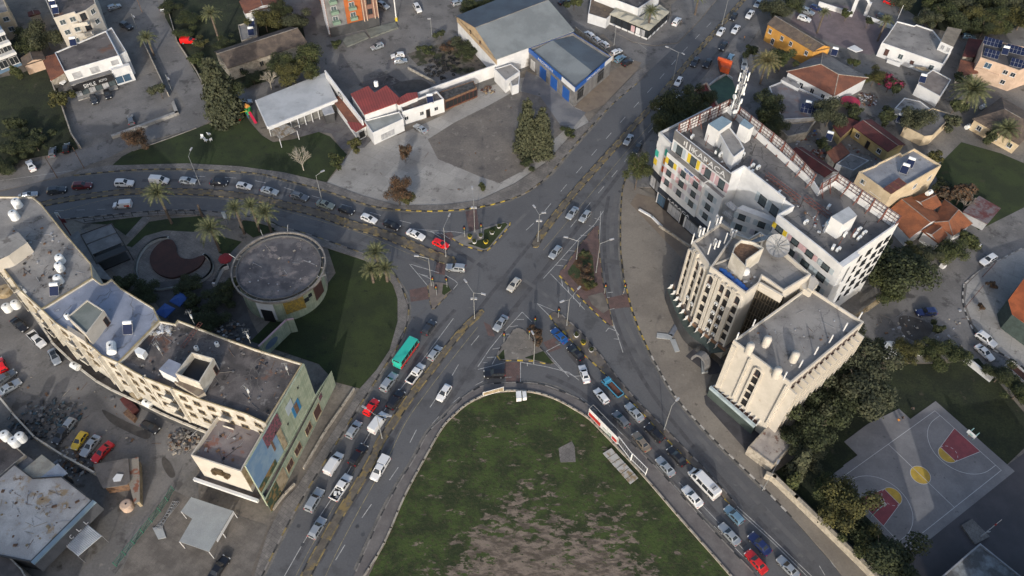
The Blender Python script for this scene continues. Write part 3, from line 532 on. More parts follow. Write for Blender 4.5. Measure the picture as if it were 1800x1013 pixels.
def hoop(x,y,sgn,label):
    p=ct(x,y); t=thing('basketball_hoop',label,'basketball hoop',(p.x,p.y,.1)); a=ex*sgn
    for q in (-.6,.6):
        b=MB(plain('pale_teal_metal',(.30,.48,.46),.5)); s=p+ey*q; e=s+a*1.8
        b.tube((s.x,s.y,.1),(s.x,s.y,3.0),.07,n=6); b.tube((s.x,s.y,3.0),(e.x,e.y,3.3),.06,n=6); b.tube((s.x,s.y,2.0),(e.x,e.y,3.3),.04,n=5); b.build('post',t)
    e=p+a*1.85; b=MB(plasticw,plain('pale_teal_metal',(.3,.48,.46),.5)); b.box((e.x,e.y,3.35),(.06,1.8,1.05),math.atan2(a.y,a.x),0); b.box((e.x+a.x*.04,e.y+a.y*.04,3.2),(.03,.6,.45),math.atan2(a.y,a.x),1); b.build('backboard',t)
    c=e+a*.35; b=MB(orange)
    for i in range(10):
        u=c+Vector((math.cos(i*PI/5),math.sin(i*PI/5)))*.23; v=c+Vector((math.cos((i+1)*PI/5),math.sin((i+1)*PI/5)))*.23
        b.tube((u.x,u.y,3.05),(v.x,v.y,3.05),.015,n=4)
    b.build('rim',t)
hoop(-.6,m_,1,'pale green basketball hoop on two posts at the south-west key near the bushy tree')
hoop(LX+.8,m_,-1,'white basketball hoop on two posts at the far north-east end of the court')
# ================================================================== buildings
TM={}
def win_mesh(w_,h_,fm,pm,mull=1,bars=0):
    k=(round(w_,2),round(h_,2),fm.name,pm.name,mull)
    if k in TM: return TM[k]
    f=MB(fm); t=.07; d=.09
    for x in (-w_/2,w_/2): f.box((x,-d/2,0),(t,d,h_+t))
    for z in (-h_/2,h_/2): f.box((0,-d/2,z),(w_-t,d,t))
    for i in range(mull): f.box((-w_/2+w_*(i+1)/(mull+1),-d/2+.01,0),(.05,d-.02,h_-t))
    f.box((0,-.11,-h_/2-.08),(w_+.2,.2,.06))
    p=MB(pm); p.box((0,-.035,0),(w_-t,.03,h_-t))
    TM[k]=(f.mesh('window'),p.mesh('pane')); return TM[k]
def ang(a,b): return math.atan2(b.y-a.y,b.x-a.x)
def windows(t,a,b,us,z,w_=1.3,h_=1.3,fm=None,pm=None,mull=1,name='window',off=0.0):
    fm=fm or white; pm=pm or glass; base=BASE[t]; r=ang(a,b); n=Vector((math.sin(r),-math.cos(r)))
    fme,pme=win_mesh(w_,h_,fm,pm,mull)
    for u in us:
        p=a.lerp(b,u)+n*off
        o=put(fme,name,t,(p.x-base.x,p.y-base.y,z-base.z),(0,0,r)); put(pme,'pane',o)
def panel(t,a,b,u0,u1,z0,z1,m,name='panel',off=.03,th=.04,**k):
    r=ang(a,b); n=Vector((math.sin(r),-math.cos(r))); p=a.lerp(b,(u0+u1)/2)+n*(off)
    q=MB(m); q.box((p.x,p.y,(z0+z1)/2),((b-a).length*(u1-u0),th,z1-z0),r,m); return q.build(name,t,**k)
TXT={}
def text(t,s,a,b,u0,u1,z,m,off=.12,height=None,name='lettering'):
    "raised lettering along a wall, reading from a to b"
    if s not in TXT:
        cu=bpy.data.curves.new('t','FONT'); cu.body=s; cu.extrude=.02; cu.resolution_u=2; o=bpy.data.objects.new('t',cu); COL.objects.link(o)
        bpy.context.view_layer.update(); me=bpy.data.meshes.new_from_object(o.evaluated_get(bpy.context.evaluated_depsgraph_get()))
        xs=[v.co.x for v in me.vertices]; ys=[v.co.y for v in me.vertices]; x0,x1,y0,y1=min(xs),max(xs),min(ys),max(ys)
        for v in me.vertices: x,y,zz=v.co; v.co=((x-(x0+x1)/2)/(x1-x0),-zz,(y-(y0+y1)/2)/(y1-y0))
        me.materials.clear(); bpy.data.objects.remove(o); TXT[s]=(me,(x1-x0)/(y1-y0))
    me,asp=TXT[s]; me=me.copy() ; me.name='lettering'; me.materials.append(m)
    for q in me.polygons: q.material_index=0
    r=ang(a,b); n=Vector((math.sin(r),-math.cos(r))); L=(b-a).length*(u1-u0); p=a.lerp(b,(u0+u1)/2)+n*off; base=BASE[t]
    return put(me,name,t,(p.x-base.x,p.y-base.y,z-base.z),(0,0,r),(L,1,height or L/asp))
def block(name,label,cat,px,h,wm,rm,par=.5,base=0,parent=None,group=None,world=None,pw=.22,pm=None):
    P=ccw(world if world else PL(px,h)); c=sum(P,Vector((0,0)))/len(P)
    t=parent or thing(name,label,cat,(c.x,c.y,base),group=group)
    b=MB(wm); n=len(P)
    if par>0:
        Q=inset(P,pw)
        for i in range(n):
            a,d=P[i],P[(i+1)%n]; e,f=Q[i],Q[(i+1)%n]
            b.face([(a.x,a.y,base),(d.x,d.y,base),(d.x,d.y,h),(a.x,a.y,h)],wm)
            b.face([(a.x,a.y,h),(d.x,d.y,h),(f.x,f.y,h),(e.x,e.y,h)],pm or wm)
            b.face([(f.x,f.y,h-par),(e.x,e.y,h-par),(e.x,e.y,h),(f.x,f.y,h)],wm)
        r=MB(rm); r.ngon([(q.x,q.y,h-par) for q in Q],rm)
    else:
        b.prism(P,base,h-.12,wm,False)
        r=MB(rm); r.prism(inset(P,-.25),h-.2,h,rm,rm,True)
    b.build('wall',t); r.build('roof',t)
    t_p[t]=P; return t
t_p={}
def slab(t,P,z0,z1,m,name,**k):
    b=MB(m); b.prism(P,z0,z1,m,m,True); return b.build(name,t,**k)
def house(name,label,cat,eave,h,rise,wm,rm,inset_=0,axis=0,over=.4,parent=None,base=0,group=None):
    """pitched roof over 4 eave corners; the ridge runs between the middles of edges (axis) and (axis+2)"""
    E_=[W(p[0],p[1],h).xy for p in eave]; 
    if area(E_)<0: E_=[E_[0],E_[3],E_[2],E_[1]]; axis=1-axis if axis in (0,1) else axis
    c=sum(E_,Vector((0,0)))/4; t=parent or thing(name,label,cat,(c.x,c.y,base),group=group)
    e=E_[axis:]+E_[:axis]                      # ends: e0-e1 and e2-e3
    m0=(e[0]+e[1])/2; m1=(e[2]+e[3])/2; d=(m1-m0); r0=m0+d.normalized()*inset_; r1=m1-d.normalized()*inset_
    R0=(r0.x,r0.y,h+rise); R1=(r1.x,r1.y,h+rise); z=lambda p:(p.x,p.y,h)
    b=MB(rm)
    for f in ([z(e[1]),z(e[2]),R1,R0],[z(e[3]),z(e[0]),R0,R1]): b.face(f,rm)
    if inset_>0: b.face([z(e[0]),z(e[1]),R0],rm); b.face([z(e[2]),z(e[3]),R1],rm)
    th=.12
    for i in range(4):
        p,q=E_[i],E_[(i+1)%4]; b.face([(p.x,p.y,h-th),(q.x,q.y,h-th),(q.x,q.y,h),(p.x,p.y,h)],rm)
    b.face([(p.x,p.y,h-th) for p in E_][::-1],rm); b.build('roof',t)
    rt=MB(kgry); rt.tube(R0,R1,.1,n=5,m=0)
    if inset_>0:
        for p,R in ((e[0],R0),(e[1],R0),(e[2],R1),(e[3],R1)): rt.tube(z(p),R,.09,n=5,m=0)
    rt.build('ridge_cap',t)
    Q=inset(E_,over); wl=MB(wm); n=4
    for i in range(4):
        a,q=Q[i],Q[(i+1)%4]; wl.face([(a.x,a.y,base),(q.x,q.y,base),(q.x,q.y,h-th+.0),(a.x,a.y,h-th)],wm)
    if inset_==0:
        for p,q,R in ((e[0],e[1],R0),(e[2],e[3],R1)):
            k=.35; dd=(m1-m0).normalized()*(over if R is R0 else -over)
            wl.face([(p.x+dd.x,p.y+dd.y,h-.02),(q.x+dd.x,q.y+dd.y,h-.02),(R[0]+dd.x,R[1]+dd.y,R[2]-.06)],wm)
    wl.build('wall',t); t_p[t]=Q; return t
def V(x,y,h=0): return W(x,y,h).xy
# ---------- white office and shop building with the coloured facade
t=block('white_office_building','large white office building with coloured window panels and a grey KARACA sign band','office building',
 [(1187,229),(1286,307),(1307,295),(1340,320),(1379,352),(1393,362),(1367,377),(1448,441),(1476,465),(1580,392),(1468,316),(1441,333),(1431,318),(1280,185)],22,white,roofg,par=1.6,pw=.3)
KB=t
A0=V(1187,229,22); A1=V(1286,307,22); A2=V(1340,320,22); A3=V(1379,352,22); A4=V(1367,377,22); A5=V(1476,465,22); A6=V(1580,392,22)
dirn=(A5-A0).normalized(); out=Vector((dirn.y,-dirn.x))
fa=A0; fb=A1; 
panel(t,fa,fb,0,1,19.6,22.05,mgrey,'sign_band',off=.08,th=.12)
text(t,'KARACA',fa,fb,.36,.93,20.75,white,height=1.5,off=.2)
b=MB(white)
for k in (.20,.24,.30,.34):
    p=fa.lerp(fb,k)+out*.2; b.box((p.x,p.y,20.8),(.28,.06,1.7 if k in (.24,.30) else 1.0),ang(fa,fb)+.0)
b.build('logo_mark',t)
# bays standing in front of the main wall
def bay(a,b_,depth,z0,z1,nm='facade_bay'):
    P=[a,b_,b_-out*depth,a-out*depth] ; q=MB(white); q.prism(P,z0,z1,white,roofc,True); q.build(nm,t)
    return a,b_
L=(A1-A0).length
b1a=A0+out*1.3+dirn*.2; b1b=A0+out*1.3+dirn*(L*.70); bay(b1a,b1b,1.3,5.2,16.3)
b2a=A0+out*.8+dirn*(L*.70); b2b=A0+out*.8+dirn*(L*1.02); bay(b2a,b2b,.8,5.2,15.9)
M0=A1+dirn*2.2; 
cols=[pink,lblue,yellow,lilac]
random.seed(5)
def frow(a,b_,us,z,cs,wd=1.5,ht=1.5,off=0):
    r=ang(a,b_); Lx=(b_-a).length
    for u,c in zip(us,cs):
        windows(t,a,b_,[u],z,wd,ht,black,glass2,1,off=off)
        for s in (-1,1): panel(t,a,b_,u+s*(wd*.5+.62)/Lx-.48/Lx,u+s*(wd*.5+.62)/Lx+.48/Lx,z-ht*.55,z+ht*.55,c,'coloured_panel',off=off+.02,th=.03)
frow(A0,A1,[.14,.40,.66,.90],17.8,[lblue,yellow,pink,pink],1.7,2.3)
us=[.15,.5,.84]
frow(b1a,b1b,us,14.2,[yellow,pink,pink]); frow(b1a,b1b,us,11.2,[pink,pink,lilac]); frow(b1a,b1b,us,8.2,[pink,lilac,lblue])
for z,cs in ((13.6,lblue),(10.6,lblue),(7.6,lblue)): frow(b2a,b2b,[.45],z,[cs])
text(t,'PREMIUM',b1a,b1b,.50,.74,15.75,blue,height=.75,off=.1); text(t,'PARK',b1a,b1b,.76,.93,15.75,red,height=.75,off=.1)
g0=A0+out*1.5+dirn*.1; g1=A0+out*1.5+dirn*(L*.98)
slab(t,[g0,g1,g1-out*1.6,g0-out*1.6],0,4.0,white,'ground_floor'); slab(t,[g0+out*.25,g1+out*.25,g1-out*1.2,g0-out*1.2],4.0,5.25,plain('navy_fascia',(.02,.025,.035),.5),'shop_fascia')
text(t,'KARACA',g0+out*.25,g1+out*.25,.22,.66,4.62,white,height=.7,off=.04)
for u,wd,m in ((.1,2.6,bglass),(.36,4.2,lgrey),(.74,4.6,lgrey)): windows(t,g0,g1,[u],2.0,wd,3.2,black,m,2,name='shop_window')
for u in (.22,.55): panel(t,g0,g1,u-.05,u+.02,0,4,black,'shop_pillar')
# recessed second facade
n0=A2; n1=A3
frow(A2,A3,[.25,.78],17.8,[lblue,lblue],1.9,2.4)
q0=A1+dirn*4.6+out*1.0; q1=A3+out*1.2; P=[q0,q1,q1-out*1.8,q0-out*1.8]; slab(t,P,5.0,16.2,white,'facade_bay')
frow(q0,q1,[.2,.75],14.3,[lblue,lblue]); frow(q0,q1,[.2,.75],11.2,[lblue,lilac]); frow(q0,q1,[.22,.75],8.0,[yellow,yellow])
# stair landings in the recess
for z in (6.5,9.5,12.5,15.2):
    c=A1+dirn*2.9+out*.6; b=MB(lgrey,white); b.box((c.x,c.y,z),(2.6,1.6,.14),ang(A0,A1)); 
    for k in range(6):
        p=c+dirn*(-1.2+k*.48)+out*.75; b.box((p.x,p.y,z+.5),(.05,.05,1),0,1)
    c2=c+out*.75; b.box((c2.x,c2.y,z+1.02),(2.6,.06,.06),ang(A0,A1),1); b.build('stair_landing',t)
# right wing facades
frow(A4,A5,[.1,.36,.6,.86],19.0,[yellow,pink,pink,lblue],1.7,1.3)
frow(A4,A5,[.1,.36,.6,.86],15.9,[lblue,lilac,lblue,lblue],1.9,1.5); frow(A4,A5,[.36,.6,.86],12.8,[lblue]*3,1.9,1.5); frow(A4,A5,[.36,.6,.86],9.6,[lblue]*3)
p5=A5.lerp(A6,.28); b=MB(white); n2=Vector(((A6-A5).normalized().y,-(A6-A5).normalized().x))
b.prism([A5,p5,p5+n2*.9,A5+n2*.9],0,22.02,white,white); b.build('corner_pier',t)
for z in (18.2,15.0,11.8,8.6,5.4): windows(t,A5,A6,[.42,.60,.78,.92],z,1.6,1.5,black,glass,1)
windows(t,A5+n2*.9,p5+n2*.9,[.5],18.2,.6,4.0,lgrey,glass2,0)
# left annex and panelled flank
t2=block('annex','x','y',[(1160,232),(1180,252),(1272,203),(1250,187)],17.0,white,mgrey,par=.7,parent=t)
a=V(1160,242,16.0)-out*0; a0=V(1160,232,17); b0=V(1180,252,17)
panel(t,a0,b0,0,.98,15.9,17.05,white,'balcony_rail',off=.3)
for i,z in enumerate((13.4,10.8,8.2)):
    for j,u in enumerate((.1,.45,.82)):
        m=[white,white,white,teal,white,white,yellow,white,white][(i*3+j*2)%9] if j<2 else [teal,orange,mat('orange_red',(.55,.10,.03),rough=.5)][i]
        panel(t,a0,b0,u-.12,u+.15,z-.9,z+.9,m,'facade_panel',off=.08)
panel(t,a0,b0,0,1,4,5.6,plain('navy_fascia',(.02,.025,.035),.5),'shop_fascia',off=.2,th=.4)
windows(t,a0,b0,[.28,.75],2.0,2.0,3.4,black,lgrey,1,name='shop_window',off=.05)
# rooftop structures
def rbox(px,h,base,wm,rm,name='roof_house',par=0.0,parent=KB,door=None):
    P=ccw(PL(px,h)); q=MB(wm,rm)
    if par:
        I=inset(P,.2); n=len(P)
        for i in range(n):
            a,d=P[i],P[(i+1)%n]; e,f=I[i],I[(i+1)%n]
            q.face([(a.x,a.y,base),(d.x,d.y,base),(d.x,d.y,h),(a.x,a.y,h)],wm); q.face([(a.x,a.y,h),(d.x,d.y,h),(f.x,f.y,h),(e.x,e.y,h)],wm); q.face([(f.x,f.y,h-par),(e.x,e.y,h-par),(e.x,e.y,h),(f.x,f.y,h)],wm)
        q.ngon([(z.x,z.y,h-par) for z in I],rm)
    else: q.prism(P,base,h,wm,rm,True)
    return q.build(name,parent)
rbox([(1245,218),(1264,231),(1287,214),(1269,204)],25,20.4,white,corb)
rbox([(1263,232),(1283,268),(1290,277),(1309,262),(1300,245),(1282,222)],24,20.4,white,roofc,par=.3)
rbox([(1300,218),(1317,228),(1326,222),(1308,208)],24.4,20.4,white,corb)
rbox([(1461,381),(1482,395),(1507,379),(1492,363)],24.6,20.4,white,corr)
rbox([(1452,390),(1461,381),(1462,389),(1455,396)],22.8,20.4,white,corb)
windows(t,V(1245,255,21),V(1262,272,21),[.9],21.6,.8,2.0,dgrey,glass2,0,name='door')
# white stepped screen wall above the second facade
b=MB(white)
for p,q in (((1286,307),(1307,295)),((1307,295),(1379,352))):
    a,c=V(*p,22),V(*q,22); d=c-a; m2=(a+c)/2; b.box((m2.x,m2.y,21),(d.length,.35,3.2),math.atan2(d.y,d.x))
b.build('screen_wall',t)
# red steel hoarding frames along the back parapets
def lattice(p,q,z0=20.4,z1=24.0,n=None,backing=True):
    a,c=V(*p,22),V(*q,22); L_=(c-a).length; r=ang(a,c); n=n or max(2,int(L_/3)); nn=Vector((math.sin(r),-math.cos(r)))
    bb=MB(white)
    for i in range(n):
        u=a.lerp(c,i/n); v=a.lerp(c,(i+1)/n); m2=(u+v)/2-nn*.15; bb=MB(white); bb.box((m2.x,m2.y,22.05),(L_/n-.06,.08,3.3),r); bb.build('parapet_panel',t)
    for k in range(n+1):
        u=a.lerp(c,k/n)+nn*.1; b=MB(redst); b.tube((u.x,u.y,z0),(u.x,u.y,z1),.16,n=4); e=u+nn*1.4
        b.tube((u.x,u.y,z1-.4),(e.x,e.y,z0),.10,n=4); b.tube((u.x,u.y,z0+1.6),(e.x,e.y,z0),.08,n=4); b.build('frame_post',t)
    b=MB(mat('dark_red_steel',(.09,.035,.03),rough=.7)); a2=a+nn*.12; c2=c+nn*.12
    for z in (z0+.9,z0+1.7,z0+2.5,z1-.3,z1): b.tube((a2.x,a2.y,z),(c2.x,c2.y,z),.07,n=4)
    k=int(L_/1.0)
    for i in range(k+1): u=a2.lerp(c2,i/k); b.tube((u.x,u.y,z0),(u.x,u.y,z1),.05,n=3)
    b.build('frame_rails',t)
lattice((1192,229),(1280,186)); lattice((1281,186),(1377,262)); lattice((1377,262),(1430,318)); lattice((1441,333),(1468,317),n=2); lattice((1469,317),(1578,392))
b=MB(redst)   # red trusses lying across the roof
for p,q in (((1347,307),(1405,350)),((1414,347),(1459,380))):
    a,c=V(*p,21),V(*q,21); d=(c-a).normalized(); nn=Vector((-d.y,d.x))
    for s in (-.4,.4):
        for z in (20.6,21.4): b.tube((a.x+nn.x*s,a.y+nn.y*s,z),(c.x+nn.x*s,c.y+nn.y*s,z),.08,n=4)
    n=int((c-a).length/1)
    for i in range(n): u=a.lerp(c,i/n); v=a.lerp(c,(i+1)/n); b.tube((u.x+nn.x*.4,u.y+nn.y*.4,20.6),(v.x-nn.x*.4,v.y-nn.y*.4,21.4),.05,n=3); b.tube((u.x-nn.x*.4,u.y-nn.y*.4,20.6),(v.x+nn.x*.4,v.y+nn.y*.4,21.4),.05,n=3)
b.build('roof_truss',t)
b=MB(redst,black)
for p,q in (((1413,350),(1405,366)),((1438,372),(1431,388)),((1449,397),(1441,414)),((1242,240),(1240,255)),((1266,255),(1263,268)),((1287,275),(1286,290)),((1324,250),(1322,270)),((1520,395),(1514,405)),((1505,401),(1495,418)),((1476,420),(1473,433)),((1319,287),(1316,298))):
    a=V(*q,20.4); c=V(*p,22); b.tube((a.x,a.y,20.4),(a.x+.2,a.y+.2,23.0),.07,n=4,m=random.choice([0,0,1]))
b.build('roof_props',t)
# ---------- cream hotel
t=block('cream_hotel_tower','cream hotel tower with tall fluted piers, arched window bays and a dark grid window recess','hotel',
 [(1249,468.7),(1311.4,515.7),(1335,497),(1340,485),(1350,491),(1378,511),(1426,482),(1350,416),(1336,407),(1316,419),(1290,410)],22,cream,roofc,par=1.0,pw=.3)
HT=t
rn=block('north_wing','','',[(1218,425),(1249,469),(1290,452),(1316,419),(1267,390)],21.2,cream,roofc,par=.9,parent=t,pw=.3)
h0=V(1249,468.7,22); h1=V(1311.4,515.7,22); w0_=V(1218,424.7,21.2); w1_=V(1249,468.7,21.2); hd=(h1-h0).normalized(); ho=Vector((hd.y,-hd.x)); Lh=(h1-h0).length
def piers(a,b_,us,z0,z1,wd=.5,dp=.7):
    r=ang(a,b_); n=Vector((math.sin(r),-math.cos(r)))
    for u in us:
        p=a.lerp(b_,u)+n*dp*.5; q=MB(cream); q.box((p.x,p.y,(z0+z1)/2),(wd,dp,z1-z0),r); q.build('pier',t)
def arch_bay(a,b_,u,wd,zt,z0,rows,lab='window'):
    "arched frame over a column of small square windows"
    r=ang(a,b_); n=Vector((math.sin(r),-math.cos(r))); base=BASE[t]; d=(b_-a).normalized()
    c=a.lerp(b_,u)
    for s in (-1,1):
        p=c+d*s*(wd/2+.18)+n*.25; q=MB(cream); q.box((p.x,p.y,(zt+z0)/2),(.36,.5,zt-z0),r); q.build('pier',t)
    q=MB(cream); K=8; R=wd/2+.36; r_=wd/2
    for k in range(K):
        A_=PI*k/K; B_=PI*(k+1)/K
        def P3(R_,A,o): e=c+d*R_*math.cos(A)+n*o; return (e.x,e.y,zt+R_*math.sin(A))
        q.face([P3(R,A_,.5),P3(R,B_,.5),P3(r_,B_,.5),P3(r_,A_,.5)]); q.face([P3(R,A_,0),P3(R,B_,0),P3(R,B_,.5),P3(R,A_,.5)]); q.face([P3(r_,A_,.5),P3(r_,B_,.5),P3(r_,B_,0),P3(r_,A_,0)])
    q.build('arch',t)
    for i,z in enumerate(rows): windows(t,a,b_,[u],z,wd*.8,1.5 if i else 2.1,black if i else brownw,black if i else glass,0 if i else 1,off=.02)
rows=[19.0,15.8,12.9,10.0,7.1]
for u in (.12,.44,.62,.88): arch_bay(h0,h1,u,1.25,19.7,4.5,rows)
piers(h0,h1,(.22,.26,.32,.36,.53,.71,.75,.79),4.5,21.2,.28,.55)
for u in (.08,): arch_bay(w0_,w1_,.10,1.2,18.6,4.5,[17.9,14.9,12.0,9.1,6.2])
for u in (.52,.78): arch_bay(w0_,w1_,u,1.3,18.6,4.5,[17.8,14.8,11.9,9.0,6.1])
piers(w0_,w1_,(.22,.27,.36,.40),4.5,20.6,.28,.6)
# dark gridded glazing in the recess
e0=V(1335,500,21); e1=V(1375,528,20.5); r0_=h1; r1_=h1+Vector((-ho.x,-ho.y))*3.2
d0=V(1336,501,20.8); d1=V(1374,523,20.8)
q=MB(plain('smoked_glazing',(.03,.026,.02),.15)); P=[d0,d1,d1-ho*1.5,d0-ho*1.5]; q.prism(P,5,19.6,0,0); q.build('glazed_recess',t)
b=MB(mat('bronze_frame',(.16,.13,.09),rough=.5))
for i in range(9): p=d0.lerp(d1,i/8)+ho*.05; b.box((p.x,p.y,12.3),(.12,.12,14.6),ang(d0,d1))
for i in range(7): p=d0.lerp(d1,.5)+ho*.06; b.box((p.x,p.y,5.5+i*2.3),((d1-d0).length,.1,.14),ang(d0,d1))
b.build('glazing_bars',t)
panel(t,d0,d1,-.03,1.03,19.5,21.6,cream,'recess_parapet',off=.1,th=.4)
# rooftop of the tower
rbox([(1287,444),(1311.5,470),(1313,457),(1343,436),(1325,425),(1303,421),(1292,430)],25.2,20.8,creamd,woodb,par=.8,parent=t,name='water_tank_enclosure')
b=MB(white); p=V(1310,478,21.5); b.lathe((p.x,p.y,21.1),[(.0,1.3),(.55,1.25),(.85,.8),(.9,.3),(.8,0)][::-1],14,0); b.build('white_roof_drum',t,smooth_=True)
def dish(px,z,r,m,parent,tilt=.9,az=0,nm='dish_aerial'):
    p=V(px[0],px[1],z); q=MB(m,chrome); n=24
    R=Matrix.Rotation(az,3,'Z')@Matrix.Rotation(tilt,3,'X'); c=Vector((p.x,p.y,z))
    prof=[(0,0),(r*.35,r*.04),(r*.7,r*.15),(r,r*.30)]
    for a in range(len(prof)-1):
        for j in range(n):
            f=lambda rr,zz,jj: c+R@Vector((rr*math.cos(2*PI*jj/n),rr*math.sin(2*PI*jj/n),zz))
            q.face([f(prof[a][0],prof[a][1],j),f(prof[a][0],prof[a][1],j+1),f(prof[a+1][0],prof[a+1][1],j+1),f(prof[a+1][0],prof[a+1][1],j)],0)
    for j in range(0,n,2):
        a_=c+R@Vector((r*math.cos(2*PI*j/n),r*math.sin(2*PI*j/n),r*.31)); q.tube(c+R@Vector((0,0,.03)),a_,.025*r,n=3,m=1)
    q.tube(c,c-Vector((0,0,r*.9)),.12*r,n=6,m=1); f=c+R@Vector((0,0,r*.75)); q.tube(c,f,.03*r,n=4,m=1)
    for j in (0,8,16): q.tube(c+R@Vector((r*math.cos(2*PI*j/n),r*math.sin(2*PI*j/n),r*.3)),f,.02*r,n=3,m=1)
    o=q.build(nm,parent,loc=None if parent else (p.x,p.y,z-r*.9)); return o
meshd=mat('mesh_dish',(.30,.305,.31),(.24,.245,.25),rough=.6)
o=dish((1365,434),23.2,2.4,meshd,None,tilt=.45,az=.1); tag(o,'big round mesh satellite dish facing up on the cream hotel tower roof','satellite dish')
o=dish((1340,425),22.4,2.0,meshd,None,tilt=-.75,az=.5); tag(o,'mesh satellite dish seen edge-on behind the open tank enclosure of the hotel roof','satellite dish')
b=MB(blue,white)
for i in range(16):
    p=V(1270+ i*2.55,477+i*2.15,21.1); b.box((p.x,p.y,21.2+random.random()*.2),(1.3,.7,.3),random.random()*3,0)
b.build('blue_sheets',t)
# right block with blank cream flank
t=block('cream_hotel_block','cream hotel block with a blank white side, one column of windows and rounded roof stacks','hotel',
 [(1289,598.5),(1390,673.4),(1519,566),(1421,503.5),(1353.5,552.5)],19.5,cream,roofc,par=.7,pw=.3)
HB=t
k0=V(1289,598.5,19.5); k1=V(1390,673.4,19.5); k2=V(1519,566,19.5); kd=(k1-k0).normalized(); ko=Vector((kd.y,-kd.x))
arch_bay(k0,k1,.53,1.3,16.8,4.6,[16.2,13.6,11.0,8.4,5.8])
piers(k0,k1,(.03,.34,.97),4.6,18.4,.35,.45)
piers(k0,k1,(.05,),4.6,18.6,1.0,.35)
k_o=Vector(((k2-k1).normalized().y,-(k2-k1).normalized().x))
for i in range(13):                              # serrated fins and windows down the south-east side
    u=(i+.5)/13; p=k1.lerp(k2,u)+k_o*.8; q=MB(cream); q.box((p.x,p.y,8.5),(.35,1.6,17-.02),ang(k1,k2)); q.build('fin',t)
for z in (17.2,14.2,11.2,8.2,5.2): windows(t,k1,k2,[(i+1)/13 for i in range(12)],z,1.0,1.5,brownw,glass,0,off=.02)
def stack(px,h=2.6,z=18.8,r=.75):
    p=V(px[0],px[1],z+h/2); q=MB(cream); q.lathe((p.x,p.y,z),[(r,0),(r,h-.5),(r*.8,h-.1),(0,h)],14); return q.build('roof_stack',t,smooth_=True)
for p in ((1318,612),(1366,655),(1397,627),(1348,600)): stack(p)
def sticks(pxs,z,m,t,h=2.2,r=.12,name='roof_post'):
    for p in pxs:
        c=V(p[0],p[1],z+h/2); q=MB(m); q.tube((c.x,c.y,z),(c.x,c.y,z+h),r,n=6); q.build(name,t)
sticks([(1296,592),(1325,569),(1380,661),(1408,640),(1435,617),(1461,596),(1486,575),(1512,556)],19.0,white,HB,2.4,.14)
sticks([(1218,420),(1246,398),(1247,438),(1276,419)],21.5,white,HT,3.0,.14,'antenna_post')
for p in ((1232,408),(1259,430),(1288,412),(1262,388)):
    c=V(p[0],p[1],22.8); q=MB(white,lgrey); q.tube((c.x,c.y,21.4),(c.x,c.y,24.0),.1,n=6,m=1)
    for k in range(3): q.box((c.x+.5*math.cos(k*2.1),c.y+.5*math.sin(k*2.1),23.0),(.35,.25,1.9),k*2.1,0)
    q.build('cellular_antenna',HT)
q=MB(cream); P=PL([(1421,504),(1426,482),(1435,487),(1430,510)],21); q.prism(P,5,20.6,0,0); q.build('stair_link',HB)
P=PL([(1408,500),(1430,483),(1440,497),(1425,515),(1413,508)],20.2); q=MB(cream,black); q.prism(P,5,20.2,0,0); q.build('balcony_block',HB)
# hotel podium: curved arcade with white fins
t=thing('hotel_podium','low dark hotel podium whose curved edge is lined with white fins','hotel podium',tuple(W(1240,590)))
oc=[(1174,505),(1186,536),(1197,560),(1212,583),(1236,602),(1252,617)]
ic=[(1183,501),(1194,524),(1205,548),(1217,566),(1242,588),(1276,614)]
P_o=PL(smooth(oc,4),4.3); P_i=PL(smooth(ic,4),4.6)
greenb=mat('dark_green_canopy',(.055,.075,.07),(.04,.055,.05),sc=.4)
b=MB(greenb,dgrey)
for i in range(len(P_i)-1):
    a,c=P_o[i],P_o[i+1]; e,f=P_i[i],P_i[i+1]
    b.face([(a.x,a.y,3.4),(c.x,c.y,3.4),(f.x,f.y,3.6),(e.x,e.y,3.6)],0); b.face([(a.x,a.y,0),(c.x,c.y,0),(c.x,c.y,3.4),(a.x,a.y,3.4)],1)
b.build('canopy_edge',t)
b=MB(mat('podium_roof',(.14,.12,.11),(.10,.09,.085),sc=.4)); b.ngon([(p.x,p.y,4.6) for p in ccw(P_i+PL([(1300,600),(1340,520),(1240,440),(1205,440)],4.6))]); b.build('roof',t)
b=MB(woodb)
for i in range(len(P_i)-1):
    e,f=P_i[i],P_i[i+1]; b.face([(e.x,e.y,3.4),(f.x,f.y,3.4),(f.x,f.y,4.6),(e.x,e.y,4.6)],0)
b.build('wall',t)
R=resample(P_i,1.75)
for i in range(1,len(R)):
    d=(R[i]-R[i-1]).normalized(); n=Vector((d.y,-d.x)); p=R[i-1]; q=MB(white)
    A_=[p+n*.0,p+n*1.5]; q.face([(p.x,p.y,4.8),(p.x+n.x*1.2,p.y+n.y*1.2,3.7),(p.x+n.x*.2,p.y+n.y*.2,3.4)]); q.prism([p-d*.08,p+d*.08,p+d*.08+n*.6,p-d*.08+n*.6],3.4,4.8,0,0); q.build('canopy_fin',t)
c=W(1241,610,0); a0=V(1228,610,4.2); a1=V(1254,632,4.2); d=(a1-a0); n=Vector((d.y,-d.x)).normalized()
b=MB(mgrey); K=10
